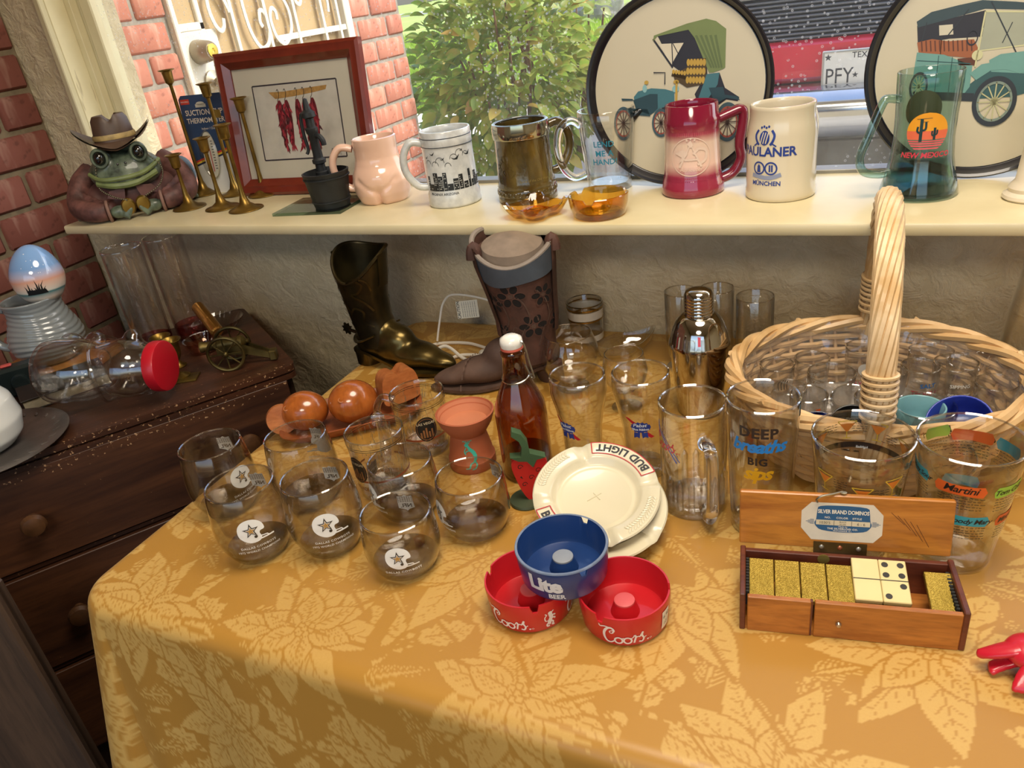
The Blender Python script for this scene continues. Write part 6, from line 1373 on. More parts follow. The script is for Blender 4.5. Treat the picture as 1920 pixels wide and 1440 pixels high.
for a0, z0, k in ((1.25, .175, 1.5), (2.2, .17, 1.3), (1.75, .118, 1.5), (.6, .16, 1.2), (.65, .105, 1.2), (2.75, .115, 1.2)):
    for q in range(6):
        b = 2 * PI * q / 6; mark(t, mv(disc(.0092 * k, 0, .0052 * k, .0036 * k, 14), 0, 0, 1, b), S(a0, z0, .0012), DKH, 'pierced_petal')
        mark(t, mv(ring(.0092 * k, 0, .0052 * k, .0066 * k, 14, .72), 0, 0, 1, b), S(a0, z0, .0017), BRN, 'petal_rim')
    mark(t, disc(0, 0, .0028 * k, None, 12), S(a0, z0, .002), BRF, 'flower_centre')
for a0 in (.8, 1.5, 2.2): mark(t, join(stroke([(-.012, -.06), (-.004, -.03), (.008, -.01), (.004, .02), (-.01, .04)], .0022), stroke([(.008, -.01), (.018, -.004), (.02, -.014)], .002), stroke([(-.004, -.03), (-.016, -.022), (-.02, -.03)], .002)), S(a0, .14, .0012), BRF, 'tooled_vine')
for a0 in (.35, 2.75):
    mark(t, rect(-.009, -.14, .009, .02), S(a0, .235, .0045), BRN, 'pull_strap'); MB().tube([tuple(Vector(S(a0, .235, .006)(0, 0)) + Vector((0, 0, .02 * sin(PI * k / 8))) + Vector((-.012 * cos(a0) * (1 - cos(PI * k / 8)) / 2, -.012 * sin(a0) * (1 - cos(PI * k / 8)) / 2, 0))) for k in range(9)], .005, 8, flat=2).build('pull_loop', BRN, t)
MB().lathe([(0, 0), (.05, .004), (.045, .014), (.02, .02), (0, .021)], 40, T(.004, 0, .228) @ RX(-.25) @ Matrix.Diagonal((1.1, .93, 1.6, 1))).build('resin_top', pm('8b7a6a', .85, 0, .25, 30, .6, 60), t)
mark(t, join(*[stroke([(-.02 + .004 * k, -.018 + .0006 * k * k), (-.019 + .004 * k, -.012 + .0006 * k * k)], .002, None, 0) for k in range(11)]), lambda u, v: (.1 + u, v * 1.2, .0565 - 8 * (u) ** 2 - 14 * v * v), BRF, 'stitching')
# lamp cord, plug and tag lie behind the boots
CW = pm('e7e0d2', .45, 0, .05, 20)
cd = thing('lamp_cord', 'white lamp cord with plug and caution tag coiled between the boots', 'cord', (-.70, -.13, TZ))
MB().tube([(x, y, z) for x, y, z in spl([(.12, -.02, .02), (.06, .0, .005), (.0, .02, .004), (-.06, .01, .004), (-.075, -.02, .005), (-.05, -.04, .01), (-.02, -.03, .02), (.02, -.045, .006), (.05, -.06, .004), (.03, -.075, .004), (.0, -.06, .004), (.01, -.035, .005), (.06, -.03, .006), (.11, -.04, .006)], 6)], .0026, 8, flat=1.3).build('cable', CW, cd)
MB().tube([(x, y, z) for x, y, z in spl([(-.06, .005, .012), (-.055, .02, .05), (-.045, .03, .085), (-.02, .035, .10), (.05, .04, .088), (.09, .03, .06)], 6)], .0022, 8).build('cable', CW, cd)
pl_ = MB().box((-.072, -.02, .013), (.02, .028, .02), RZ(.2), .004).build('plug', CW, cd)
for s in (-1, 1): MB().box((-.09, -.03 + s * .005, .014), (.016, .0015, .005)).build('plug_prong', pm('b8b4a8', .3, 1), pl_)
MB().box((.048, -.062, .012), (.026, .022, .018), RZ(.4), .004).build('switch', CW, cd)
tg = MB().box((0, 0, 0), (.042, .0008, .036)).build('caution_tag', pm('e9e3cf', .6), cd, 35, None, None, T(.01, .022, .076) @ RZ(.35))
fl = flat((0, -.0006, 0), (1, 0, 0), (0, 0, 1))
mark(tg, join(mv(text('CAUTION', .008, bold=.02), -.0145, 0, 1, PI / 2), *[mv(text('electric lamp use only indoors', .0026, bold=.01), -.009 + .0042 * k, 0, 1, PI / 2) for k in range(7)]), fl, BLK, 'tag_lettering', 0)
# ------------------------------------------------------------------ domino box
def domino_box():
    a = math.atan2(.029, .200); t = thing('domino_box', 'worn wooden domino box with its lid open', 'box', (-.0885, -.708, TZ), a)
    WB = wood('8a4a16', 'c47d34', (5, 36, 36), .4, coat=.25); WD = wood('4a2016', '6e3520', (8, 30, 30), .45, coat=.2)
    L, Dp, H = .2065, .076, .0455; w_ = .0055
    MB().box((.067 / 2 + .004, w_ / 2, H * .5), (.060, w_, H), None, .0008).build('front_panel', WB, t); MB().box((.0695 + (L - .0735) / 2, w_ / 2, H * .5), (L - .0765, w_, H), None, .0008).build('front_panel', WB, t)
    MB().box((.0681, w_ / 2, H * .5), (.0022, w_ * .7, H)).build('front_gap', WD, t)
    MB().box((L / 2, Dp - w_ / 2, H * .5), (L - .01, w_, H), None, .0008).build('back_panel', WD, t)
    for x in (.0028, L - .0028): MB().box((x, Dp / 2, (H + .003) * .5), (.0056, Dp, H + .003), None, .001).build('end_panel', WD, t)
    MB().box((L / 2, Dp / 2, .002), (L - .008, Dp - .004, .004)).build('bottom_panel', WB, t)
    for x in (.0075, L - .0075):
        for k in range(12): MB().box((x, .013 + k * .0045, H * .72), (.0035, .0026, H * .42), None, .0006).build('felt_rib', pm('2a2a28', .8), t)
    MB().lathe([(0, 0), (.0022, 0), (.003, .002), (.002, .004), (0, .0045)], 12, T(.0935, 0, .021) @ RX(PI / 2)).build('catch_pin', pm('b9ab9a', .3, .9), t)
    MB().lathe([(0, 0), (.006, .0), (.006, .0006), (0, .0008)], 20, T(.084, Dp - w_ - .0002, H - .004) @ RX(PI / 2)).build('thumb_notch', pm('9a8a4a', .4, .6), t)
    lid = MB().box((.1015, 0, .0335), (.2055, .0065, .063), None, .0012).build('lid', wood('8f4f14', 'c8822f', (4, 30, 30), .38, coat=.3), t, 35, None, None, T(.0, Dp + .005, H + .001) @ RX(math.radians(-9)))
    ft = lambda e: flat((.1015, -.0033 - e, .034), (1, 0, 0), (0, 0, 1))
    mark(lid, poly([(-.0405, -.008), (-.03, -.0215), (.03, -.0215), (.038, -.012), (.038, .011), (.028, .0225), (-.031, .0225), (-.0405, .012)]), ft(.0001), pm('d9cdb8', .6, 0, .08, 60), 'paper_label', 0)
    B = ink('27577f'); lw_ = ink('e3dccb')
    mark(lid, poly(spl([(-.026, .003), (-.0275, -.001), (-.026, -.005), (-.02, -.0095), (0, -.0112), (.02, -.0095), (.026, -.005), (.0275, -.001), (.026, .004), (.025, .013), (.022, .0185), (0, .0198), (-.022, .0185), (-.025, .013)], 3, True)), ft(.0003), B, 'blue_cartouche', 0)
    mark(lid, rect(-.026, -.0032, .026, .0026), ft(.0005), pm('d5c6a6', .6), 'label_strip', 0)
    mark(lid, join(mv(text('SILVER BRAND DOMINOS', .0062, 0, .03, sx=.72, spacing=.95), 0, .0105), mv(text('NO.     COLOR    STYLE', .0031, 0, .02, spacing=1.1), 0, .0047), mv(text('Made by', .0026, .3), 0, -.0053), mv(text('THE SILVERLOID CO.', .0029, 0, .03, spacing=1.1), 0, -.008), mv(text('PROVIDENCE, R.I.', .0021, 0, .02, spacing=1.1), 0, -.0103)), ft(.0006), lw_, 'label_lettering', 0)
    mark(lid, join(mv(text("1030'S", .0042), -.0175, -.0018), mv(text('BLACK', .0022), .0, .0004), mv(text('SILVER', .0022), .0, -.0024), mv(text('6 - 6', .0042), .0175, -.0018), stroke([(-.0085, -.003), (-.0085, .0024)], .0004, None, 0), stroke([(.0085, -.003), (.0085, .0024)], .0004, None, 0)), ft(.0008), ink('4a4438'), 'stamped_lettering', 0)
    for s in (-1, 1): mark(lid, join(*[stroke([(s * .028, .0012 * k), (s * (.036 - .002 * abs(k)), .0012 * k)], .0005, None, 0) for k in (-2, -1, 0, 1, 2)]), ft(.0003), B, 'label_rays', 0)
    mark(lid, join(*[stroke([(.045 + .006 * k, .015 - .003 * k), (.058 + .006 * k, .002 - .006 * k)], .0005, None, 0) for k in range(5)]), ft(.0002), ink('5d3010'), 'scratches', 0)
    hg = MB().box((.1, -.004, .004), (.052, .0012, .013)).build('hinge', pm('5f4c2c', .4, .8, .3, 40), lid)
    for k in (-1, 0, 1): MB().ball((.1 + .018 * k, -.0048, .005), (.0026, .001, .0026), 12, 8).build('hinge_screw', pm('a8a194' if k else 'b06a4a', .35, .8), hg)
    MB().tube(spl([(.076, -.004, .057), (.075, -.007, .0615), (.08, -.0065, .0655), (.092, -.003, .0672), (.1, 0, .0685)], 5), .0011, 6).build('hook_wire', pm('a9a59c', .3, 1), lid); MB().lathe([(0, 0), (.003, 0), (.0035, .0012), (.001, .002), (0, .002)], 14, T(.101, 0, .0665)).build('hook_eye', pm('b5ad92', .3, .9), lid)
    return a
da = domino_box()
BX = T(-.0885, -.708, TZ) @ RZ(da)
def gold_mat():
    t_ = NT('gold_glitter'); v = t_.n('TexVoronoi'); v.inputs['Scale'].default_value = 1400; t_.l(t_.coord(), v.inputs['Vector'])
    return t_.bsdf(t_.mix(v.outputs['Color'], hexc('8c7423'), hexc('d8bd5c')), .32, .75, .5, 0, t_.bump(v.outputs['Distance'], .5, .001))
GOLD = gold_mat(); IV = pm('e2cf96', .35, 0, .06, 20, coat=.2)
dm_body = MB().box((0, 0, 0), (.0252, .0505, .0062), None, .0008).mesh('domino_body', IV); dm_back = MB().box((0, 0, .0003), (.0246, .0498, .0062), None, .0006).mesh('domino_back', GOLD)
def domino(lx, ly, lz, label, up=None, tilt=0, stack=0):
    t = thing('domino', label, 'domino', M=BX @ T(lx, ly, lz) @ RX(tilt), group='dominoes in the wooden box')
    if up is None: link('tile', dm_back, t)
    else:
        b = link('tile', dm_body, t); fl = flat((0, 0, .0034), (1, 0, 0), (0, 1, 0))
        mark(t, rect(-.0125, -.0005, .0125, .0005), fl, BLK, 'dividing_line', 0)
        for half, n_ in ((1, up[0]), (-1, up[1])):
            for q in {0: [], 2: [(-1, -1), (1, 1)], 4: [(-1, -1), (1, 1), (-1, 1), (1, -1)]}[n_]: mark(t, disc(q[0] * .0072, half * .0125 + q[1] * .0062, .0032, None, 16), fl, BLK, 'pip', 0)
pos = ['first', 'second', 'third', 'fourth']
for k in range(4): domino(.0215 + .0254 * k, .038, .036 - .0003 * k, f'gold glitter-backed domino, {pos[k]} from the closed end of the row', None, math.radians(9))
domino(.1895, .037, .0355, 'gold glitter-backed domino alone beyond the white ones', None, math.radians(9))
for k, u in ((0, (0, 0)), (1, (4, 2))):
    domino(.122 + .0256 * k, .041, .0425, ('blank ivory domino lying face up in the box', 'ivory domino with four and two pips lying face up')[k], u, math.radians(13))
for k in range(2): domino(.122 + .0256 * k, .039, .0335, ('gold-backed domino lying under the blank ivory one', 'gold-backed domino lying under the four and two')[k], None, math.radians(9))
# ------------------------------------------------------------------ wicker basket of shot glasses
WK = pm('e0bd8a', .5, 0, .25, 18, .25, 60, coat=.15, col2='c69d66'); WK2 = pm('e3c79c', .5, 0, .2, 18, .25, 60, coat=.15, col2='c9a36c')
BC = Vector((.02, -.325, TZ)); RX_, RY_ = .176, .155; RIMH = .108
def basket():
    t = thing('wicker_basket', 'pale wicker basket with tall twisted handle full of shot glasses', 'basket', tuple(BC))
    def rad(z): k = z / RIMH; return .74 + .26 * k ** .8
    NS = 30; rows = 12
    for j in range(rows):
        z = .006 + j * (RIMH - .012) / (rows - 1); pts = []; K = 170
        for i in range(K):
            a = 2 * PI * i / K; w_ = .0032 * cos(NS / 2 * a + PI * j); q = rad(z)
            pts.append(((RX_ * q + w_) * cos(a), (RY_ * q + w_) * sin(a), z + .0012 * sin(5 * a + j)))
        MB().tube(pts, .0045, 6, True).build('weaver', WK, t)
    for k in range(NS):
        a = 2 * PI * k / NS; MB().tube([(RX_ * rad(z) * cos(a), RY_ * rad(z) * sin(a), z) for z in (.002, .03, .06, .09, RIMH)], .0026, 6).build('stake', WK, t)
    MB().lathe([(0, .002), (.72, .002), (.72, .006), (0, .006)], 48, Matrix.Diagonal((RX_, RY_, 1, 1))).build('basket_floor', WK, t)
    S_ = 4; turns = 5
    for s in range(S_):                                                # rope border
        pts = []; K = 260
        for i in range(K):
            a = 2 * PI * i / K; ph = turns * a + 2 * PI * s / S_; o = .0068 * cos(ph); z = .0072 * sin(ph)
            pts.append(((RX_ + o) * cos(a), (RY_ + o) * sin(a), RIMH + .004 + z))
        MB().tube(pts, .0058, 6, True).build('border_strand', WK, t)
    rg = random.Random(6)
    for k in range(7):                                                 # loose ends of the border
        a = 2 * PI * k / 7 + .3; MB().tube([((RX_ + .006) * cos(a + .02 * i), (RY_ + .006) * sin(a + .02 * i), RIMH + .004 + .002 * i) for i in range(6)], .0042, 6).build('rod_end', WK, t)
    # handle: strands twisted round a core, from the front rim over to the back rim
    top = 1.098 - TZ; hw = RY_ + .001
    def arch(u):
        a = PI * u; y = -hw * cos(a) * (1 - .0 * u); z = RIMH - .03 + (top - RIMH + .03 - .012) * (sin(a) ** .62)
        return Vector((.006 - .012 * u, y, z))
    N = 130; P = [arch(.0 + i / (N - 1)) for i in range(N)]; ns = 11
    L = [0]
    for i in range(1, N): L.append(L[-1] + (P[i] - P[i - 1]).length)
    core = MB().tube([tuple(p) for p in P], .0085, 10).build('handle_core', WK, t)
    fr = []; prev = Vector((1, 0, 0))
    for i in range(N):
        tg_ = (P[min(i + 1, N - 1)] - P[max(i - 1, 0)]).normalized(); prev = (prev - tg_ * prev.dot(tg_)).normalized(); fr.append((prev.copy(), tg_.cross(prev)))
    for s in range(ns):
        MB().tube([tuple(P[i] + (fr[i][0] * cos(2 * PI * s / ns + L[i] * 17) + fr[i][1] * sin(2 * PI * s / ns + L[i] * 17)) * .0115) for i in range(N)], .0042, 6).build('handle_strand', WK2, t)
    for u0 in (.055, .945):
        for k in range(7):
            u = u0 + (k - 3) * .0085 * (1 if u0 < .5 else -1); i = min(N - 2, max(1, int(u * (N - 1)))); c = arch(u); b, n_ = fr[i]
            MB().tube([tuple(c + (b * cos(q) + n_ * sin(q)) * .0172) for q in [2 * PI * m_ / 20 for m_ in range(20)]], .0026, 6, True).build('binding', WK2, t)
basket()
def film():
    mb = MB(); rg = random.Random(4)
    def fn(u, v):
        a = 2 * PI * u; z = .012 + v * (RIMH - .002 + .006 * noise.noise((cos(a) * 2, sin(a) * 2, 1))); q = .70 + .24 * (z / RIMH) ** .8
        w_ = .006 * noise.noise((cos(a) * 6, sin(a) * 6, v * 2.5)) * (.3 + v); return ((RX_ * q + w_) * cos(a), (RY_ * q + w_) * sin(a), z + .006 * v * noise.noise((a * 5, v * 3, 2)))
    mb.grid(fn, 110, 14)
    t = thing('plastic_liner', 'crinkled clear plastic film lining the wicker basket', 'plastic film', tuple(BC)); mb.build('film', glass((.95, .94, .94), '_film', .8, 1.6, .07), t, 80)
    b = MB(); b.grid(lambda u, v: ((RX_ * .76 * v) * cos(2 * PI * u), (RY_ * .76 * v) * sin(2 * PI * u), .034 + .004 * noise.noise((v * 9 * cos(2 * PI * u), v * 9 * sin(2 * PI * u), 4))), 80, 14)
    b.build('folded_film', glass((.93, .92, .92), '_filmfold', .8, 1.6, .35), t, 80)
film()
def shot(px, py, r, h, label, m=None, tilt=None, inks=(), z=.038, prof=None, name='shot_glass'):
    M = T(BC.x + px, BC.y + py, TZ + z) @ (tilt or Matrix()); t = thing(name, label, 'shot glass', M=M, group='shot glasses in the basket')
    pr = prof or [(r * .82, 0), (r * .86, .002), (r * .88, .012), (r * .95, h * .6), (r, h)]
    MB().lathe(shell(pr, .0018 if m is None else .0025, .008), 36).build('bowl', m or CLR, t, 60)
    if m is None: rim_ring(t, r - .0008, h + .0005, .0011)
    fa = face_a(BC.x + px, BC.y + py); rf = prof_r(pr)
    for (s, size, zz, col, da_, sh) in inks:
        if callable(s): mark(t, s(size), cyl(rf, fa + da_, zz), ink(col), 'printed_emblem', .004)
        else: mark(t, mv(text(s, size, sh, .02), 0, 0), cyl(rf, fa + da_, zz), ink(col), 'printed_lettering', .004)
    return t
hand = lambda k: join(*[stroke([(.2 * i * k - .4 * k, 0), (.2 * i * k - .45 * k, .5 * k), (.2 * i * k - .3 * k, .8 * k)], .07 * k) for i in range(4)])
shot(-.122, .03, .0235, .06, 'tall clear shot glass at the basket end nearest the steel shaker', inks=[(hand, .02, .03, '3a332c', .5, 0)])
shot(-.078, .06, .024, .058, 'clear shot glass with white wording at the basket back, beside the rim', inks=[('Virginia', .010, .03, 'ece7da', .3, .3), ('THE', .006, .042, 'ece7da', .2, 0)])
shot(-.05, .012, .031, .062, 'wide clear shot tumbler in the middle of the basket', inks=[])
shot(-.022, -.026, .026, .055, 'clear shot glass with black A SHOT OF wording on cream', tilt=RX(.2), inks=[(lambda k: rect(-k, -.006, k, .012), .026, .03, 'd9d3c0', .1, 0), ('A SHOT OF', .0085, .034, '2a2724', .1, 0)])
shot(-.074, -.042, .024, .056, 'mini glass stein with an orange mark in the basket', inks=[(lambda k: rect(-.003, -k, .003, k), .014, .032, 'e8692a', .55, 0)])
MB().tube([(.0, 0, 0)] + [(.024 + .012 * sin(PI * i / 8), 0, .015 + .03 * i / 8) for i in range(9)], .003, 8).build('handle', CLR_H, [o for o in D.objects if o.name.startswith('shot_glass') and o.get('label', '').startswith('mini glass')][0])
shot(-.018, -.066, .030, .05, 'black shot cup lying tipped in the basket', pm('17181b', .25, 0, .1, 20, coat=.3), RX(.75), z=.048)
shot(-.058, -.092, .0225, .05, 'dark cobalt blue shot cup by the front of the basket', glass((.12, .20, .62), '_cobalt', .5, 1.2), RX(.35), z=.042)
def bunny(k): return join(disc(0, 0, .5 * k, .6 * k, 20), disc(-.25 * k, .8 * k, .14 * k, .35 * k, 14), disc(.2 * k, .8 * k, .14 * k, .35 * k, 14))
shot(-.012, .085, .025, .068, 'tall clear shot glass with a white oval emblem and pink wording', inks=[(lambda k: disc(0, 0, .5 * k, .6 * k, 20), .016, .044, 'e6e0d4', .1, 0), ('LAS VEGAS', .007, .02, 'd8506a', 0, 0)])
shot(.006, -.035, .026, .056, 'clear shot glass with dark USA letters beside the handle', inks=[('USA', .009, .044, '3a3a3a', -.1, 0)])
shot(.058, .05, .0245, .062, 'clear shot glass with blue, red and yellow tequila wording', inks=[('SALT', .009, .04, '2a6fb5', .5, 0), ('TEQUILA', .0085, .029, 'b8354a', .4, 0), ('LIME', .009, .018, 'b9b13a', .4, 0)])
shot(.072, .1, .029, .06, 'plain clear shot glass at the back of the basket behind the wording glasses')
shot(.098, .048, .027, .07, 'clear shot glass with white lettering and a script line', inks=[('SIPPING', .007, .046, 'ece7da', .35, 0), ('type regret', .006, .034, 'ece7da', .35, .3), ('Moms', .011, .016, '3fb39a', -.1, .3)])
shot(.116, .083, .026, .056, 'plain clear shot glass against the basket back on the vase side')
shot(.142, .02, .024, .06, 'fluted clear shot glass at the basket end nearest the hurricane vase')
shot(.056, -.05, .029, .05, 'pale teal ceramic shot cup beside the basket handle', pm('7fb2ba', .25, 0, .08, 20, coat=.4), z=.044)
shot(.062, -.048, .0345, .056, 'clear shot glass standing around the pale teal cup', z=.038, prof=[(.031, 0), (.033, .002), (.034, .03), (.0345, .056)])
shot(.108, -.045, .037, .045, 'cobalt blue and white tipped cup in the basket', pm('2c3fae', .3, 0, .1, 20, coat=.4), RX(.55) @ RY(-.25), z=.05)
shot(.09, -.09, .024, .045, 'small clear shot glass lying near the front rim of the basket', None, RX(1.2) @ RZ(.3), z=.056)
shot(.02, .045, .0235, .055, 'plain clear shot glass behind the basket handle')
shot(-.1, -.02, .0225, .052, 'plain clear shot glass beside the mini stein')
# ------------------------------------------------------------------ red plastic bird toy at the table edge
def bird():
    t = thing('plastic_bird_toy', 'red plastic bird toy with ribbed wings at the table edge', 'toy', (.176, -.692, TZ)); RP = pm('c81f33', .3, 0, .08, 12, coat=.3)
    b = MB(); b.ball((.02, .0, .022), (.042, .026, .018)); b.ball((-.008, .004, .024), (.026, .022, .014)); b.ball((.06, .004, .026), (.024, .02, .016)); b.ball((.03, -.02, .010), (.028, .018, .010))
    link('body', smooth_mesh(b, 'body', RP, .0035, 4), t)
    def wing(pts, w_):
        P = spl(pts, 6); n = len(P); L = []
        for k in range(7):
            o = (k - 3) / 3; L.append([(p[0] + o * w_ * q[0] * (sin(PI * min(1, (i / (n - 1)) * .8 + .2)) ** .7), p[1] + o * w_ * q[1] * (sin(PI * min(1, (i / (n - 1)) * .8 + .2)) ** .7), p[2] - .0025 * o * o) for i, (p, q) in enumerate(zip(P, [(0.35, 1)] * n))])
        mb = MB()
        for l in L: mb.tube(l, [.0042 - .0012 * i / n for i in range(n)], 8)
        return mb
    link('wing', smooth_mesh(wing([(.02, .008, .036), (-.012, .004, .034), (-.035, -.0, .026), (-.052, -.002, .018)], .0085), 'wing', RP, .0022, 1), t)
    w2 = MB()
    for k in range(5): w2.tube(spl([(-.006 + .004 * k, -.004, .03), (-.018 + .005 * k, -.016, .02), (-.026 + .0045 * k, -.03, .006)], 5), [.0038, .004, .004, .0042, .0042, .004, .004, .0038, .0035, .003, .0022], 8)
    link('wing', smooth_mesh(w2, 'wing', RP, .0022, 1), t)
    w3 = MB()
    for k in range(4): w3.tube(spl([(-.004, .0 + .003 * k, .02), (-.026, -.004 + .003 * k, .012), (-.042, -.012 + .003 * k, .005)], 5), .0036, 8)
    link('tail', smooth_mesh(w3, 'tail', RP, .0022, 1), t)
    bl = MB().box((.024, -.038, .012), (.034, .022, .024), RZ(.3), .004).build('base_block', RP, t)
    mark(bl, rect(-.012, -.007, .012, .007), lambda u, v: tuple(RZ(.3) @ Vector((.024 + u, -.038 + v, .0243))), pm('ece6e0', .5), 'white_patch', 0); mark(bl, mv(text('OK', .007), -.004, -.003), lambda u, v: tuple(RZ(.3) @ Vector((.024 + u, -.038 + v, .0246))), BLK, 'patch_lettering', 0)
bird()
# ------------------------------------------------------------------ things on the dresser
def dres():
    bk = thing('wooden_block', 'orange-brown wooden board lying under the grey mug', 'board', (-1.522, -.385, DZ), .2)
    MB().box((0, 0, .011), (.2, .15, .022), None, .002).build('board', wood('a0602a', 'd0914a', (5, 30, 30), .5), bk)
    x, y = -1.520, -.392; a0 = math.radians(205); t = thing('grey_mug', 'large grey glazed mug with wavy ridges under the painted egg', 'mug', (x, y, DZ + .0222), a0); G = pm('8b9192', .16, 0, .12, 10, coat=.6)
    pr = [(.042, 0), (.05, .003), (.062, .014), (.0725, .034), (.075, .05), (.07, .07), (.0615, .09), (.056, .108), (.056, .12), (.0605, .134)]
    pr = [(r * .95, z) for r, z in pr]; rr = prof_r(pr); fine = [(rr(z), z) for z in [.134 * i / 70 for i in range(71)]]; fine[0] = pr[0]
    MB().lathe(shell(fine, .005, .008), 90, rf=lambda r, z, a: r * (1 + .012 * sin(z * 620 + 3.2 * sin(2 * a + z * 30)) * (1 if .012 < z < .125 else 0))).build('body', G, t, 70)
    MB().tube(spl([(.052, 0, .112), (.075, 0, .118), (.105, 0, .1), (.112, 0, .07), (.098, 0, .04), (.068, 0, .032)], 6), .0085, 12, up=(0, 1, 0)).build('handle', G, t, 60)
    MB().prism(spl([(.05, -.022), (.075, -.014), (.088, 0), (.075, .014), (.05, .022)], 5), .121, .128, RZ(.25)).build('thumb_rest', G, t)
    e = glaze([(0, 'cfd6da'), (.07, '7f8a94'), (.15, 'ded2c0'), (.17, 'e8dcd0'), (.26, '3f7f84'), (.285, 'e9e2d4'), (.36, 'e8cdbb'), (.46, 'dda48c'), (.55, 'b9b6cc'), (.66, '7fa6d6'), (1, '86aede')], .08, .8, None, 2, .122)
    eg = thing('painted_egg', 'painted ceramic egg with desert sunset resting in the grey mug', 'egg', M=T(x + .026, y + .012, DZ + .0222 + .117) @ RX(-.08)); mb = MB(); mb.ball((0, 0, .06), (.049, .049, .061), 40, 26)
    mb.v = [(a * (1 - 2.6 * max(0, c - .06)), b * (1 - 2.6 * max(0, c - .06)), c) for a, b, c in mb.v]; mb.build('egg_shell', e, eg, 80)
    def es(a0, z0):
        def g(u, v):
            z = z0 + v; q = (z - .06) / .061; r = .0494 * math.sqrt(max(.01, 1 - q * q)) * (1 - 2.6 * max(0, z - .06)); return (r * cos(a0 + u / .046), r * sin(a0 + u / .046), z)
        return g
    fa = face_a(x, y); K2 = ink('15171a')
    b = [poly([(q - .0022, -.002), (q + .0022, -.002), (q + .001, h * .6), (q + lean, h), (q - .001, h * .6)]) for q, h, lean in ((-.022, .016, -.002), (-.017, .022, .0), (-.013, .012, .0), (-.006, .013, -.003), (-.003, .026, -.002), (.0, .02, .002), (.004, .024, .006), (.008, .012, .004))] + [poly([(-.026, -.004), (.014, -.003), (.01, .006), (-.02, .007)])]
    mark(eg, join(*b), es(fa - .1, .034), K2, 'painted_agave', .004)
    mark(eg, join(*[disc(random.Random(k).uniform(-.035, .03), .05 + .012 * (k % 5), .0008, None, 6) for k in range(14)]), es(fa, .022), ink('f2f2ee'), 'painted_stars', .004)
    # clear jar lying on its side with a red lid
    p0, p1 = Vector((-1.338, -.527, DZ + .074)), Vector((-1.134, -.455, DZ + .066)); ax = (p1 - p0).normalized()
    M = T(p0) @ ax.to_track_quat('Z', 'Y').to_matrix().to_4x4(); t = thing('bear_jar', 'clear glass bear-shaped jar with red lid lying on its side', 'jar', M=M); JG = glass((.955, .95, .935), '_jar', .42, 1.6)
    j = MB(); j.lathe([(0, 0), (.05, .0), (.058, .008), (.06, .03), (.057, .07), (.05, .095), (.046, .11), (.05, .125), (.055, .15), (.052, .175), (.043, .192), (.041, .205), (.0405, .212), (0, .212)], 40)
    for (c, r) in (((.045, .028, .03), .026), ((.045, -.028, .03), .026), ((.038, .04, .085), .018), ((.038, -.04, .085), .018), ((.045, .0, .15), .026), ((.02, .05, .17), .016), ((.02, -.05, .17), .016), ((.05, 0, .07), .02)): j.ball(c, r)
    link('jar_glass', smooth_mesh(j, 'jar_glass', JG, .004, 5), t)
    j2 = MB().lathe([(0, .006), (.046, .006), (.053, .012), (.055, .03), (.052, .07), (.045, .095), (.041, .11), (.045, .125), (.05, .15), (.047, .175), (.037, .195), (.036, .21), (0, .21)], 40); j2.build('jar_inside', JG, t, 60)
    for c, r in (((.066, .012, .16), .004), ((.066, -.012, .16), .004), ((.07, 0, .148), .006)): MB().ball(c, r, 12, 8).build('moulded_face', JG, t)
    MB().tube([(.0585 * cos(a), .0585 * sin(a), .118 + .008 * cos(2 * a)) for a in [2 * PI * i / 40 for i in range(40)]], .003, 8, True).build('moulded_collar', JG, t)
    MB().lathe([(.04, .205), (.0445, .206), (.0455, .209), (.0455, .224), (.0445, .2265), (.041, .2275), (0, .2265)], 56).build('lid', pm('b81224', .38, 0, .06, 20, coat=.1), t, 50)
    # two clear straight vases with pink feet
    for x, y, lb in ((-1.352, -.282, 'clear glass cylinder vase with pink foot, nearer the brick wall'), (-1.318, -.205, 'clear glass cylinder vase with pink foot, nearer the cannon')):
        t = thing('cylinder_vase', lb, 'vase', (x, y, DZ), 0, 'clear cylinder vases with pink feet'); MB().lathe(shell([(.034, 0), (.0365, .003), (.037, .03), (.0385, .218), (.0395, .224)], .0022, .012), 48).build('glass_wall', glass((.96, .945, .94), '_vase', .6, 1.3), t, 60)
        MB().lathe([(0, .0015), (.033, .0015), (.0355, .006), (.0358, .03), (.0352, .032), (.034, .014), (0, .0125)], 40).build('pink_foot', glass((.85, .48, .47), '_pink', .6, 1.2), t); rim_ring(t, .0384, .2246, .0011)
    # ribbed glass dish by the wall
    t = thing('ribbed_dish', 'ribbed clear glass dish beside the wall on the dresser', 'dish', (-1.275, -.175, DZ), 0)
    MB().lathe([(0, 0), (.03, 0), (.034, .003), (.054, .024), (.055, .026), (.052, .025), (.032, .006), (0, .005)], 72, rf=lambda r, z, a: r * (1 + .02 * cos(36 * a) * (r > .03))).build('dish', CLR_H, t, 50)
    # gold ribbed lighter leaning on a tumbler of cut glass
    t = thing('cut_glass_bowl', 'small orange-tinted cut glass bowl behind the brass cups', 'bowl', (-1.232, -.268, DZ), 0)
    MB().lathe([(0, 0), (.026, 0), (.03, .004), (.036, .024), (.037, .028), (.034, .027), (.027, .008), (0, .007)], 48, rf=lambda r, z, a: r * (1 + .04 * abs(cos(9 * a + z * 120)))).build('bowl', glass((.93, .70, .58), '_peach', .5, 1.6), t, 30)
    d_ = Vector((.75, -.35, -.42)).normalized(); M = T(-1.262, -.225, DZ + .078) @ d_.to_track_quat('Z', 'Y').to_matrix().to_4x4(); t = thing('gold_lighter', 'gold ribbed cylindrical lighter leaning on the cut glass bowl', 'lighter', M=M); GD = pm('c08a45', .25, .9, .2, 12)
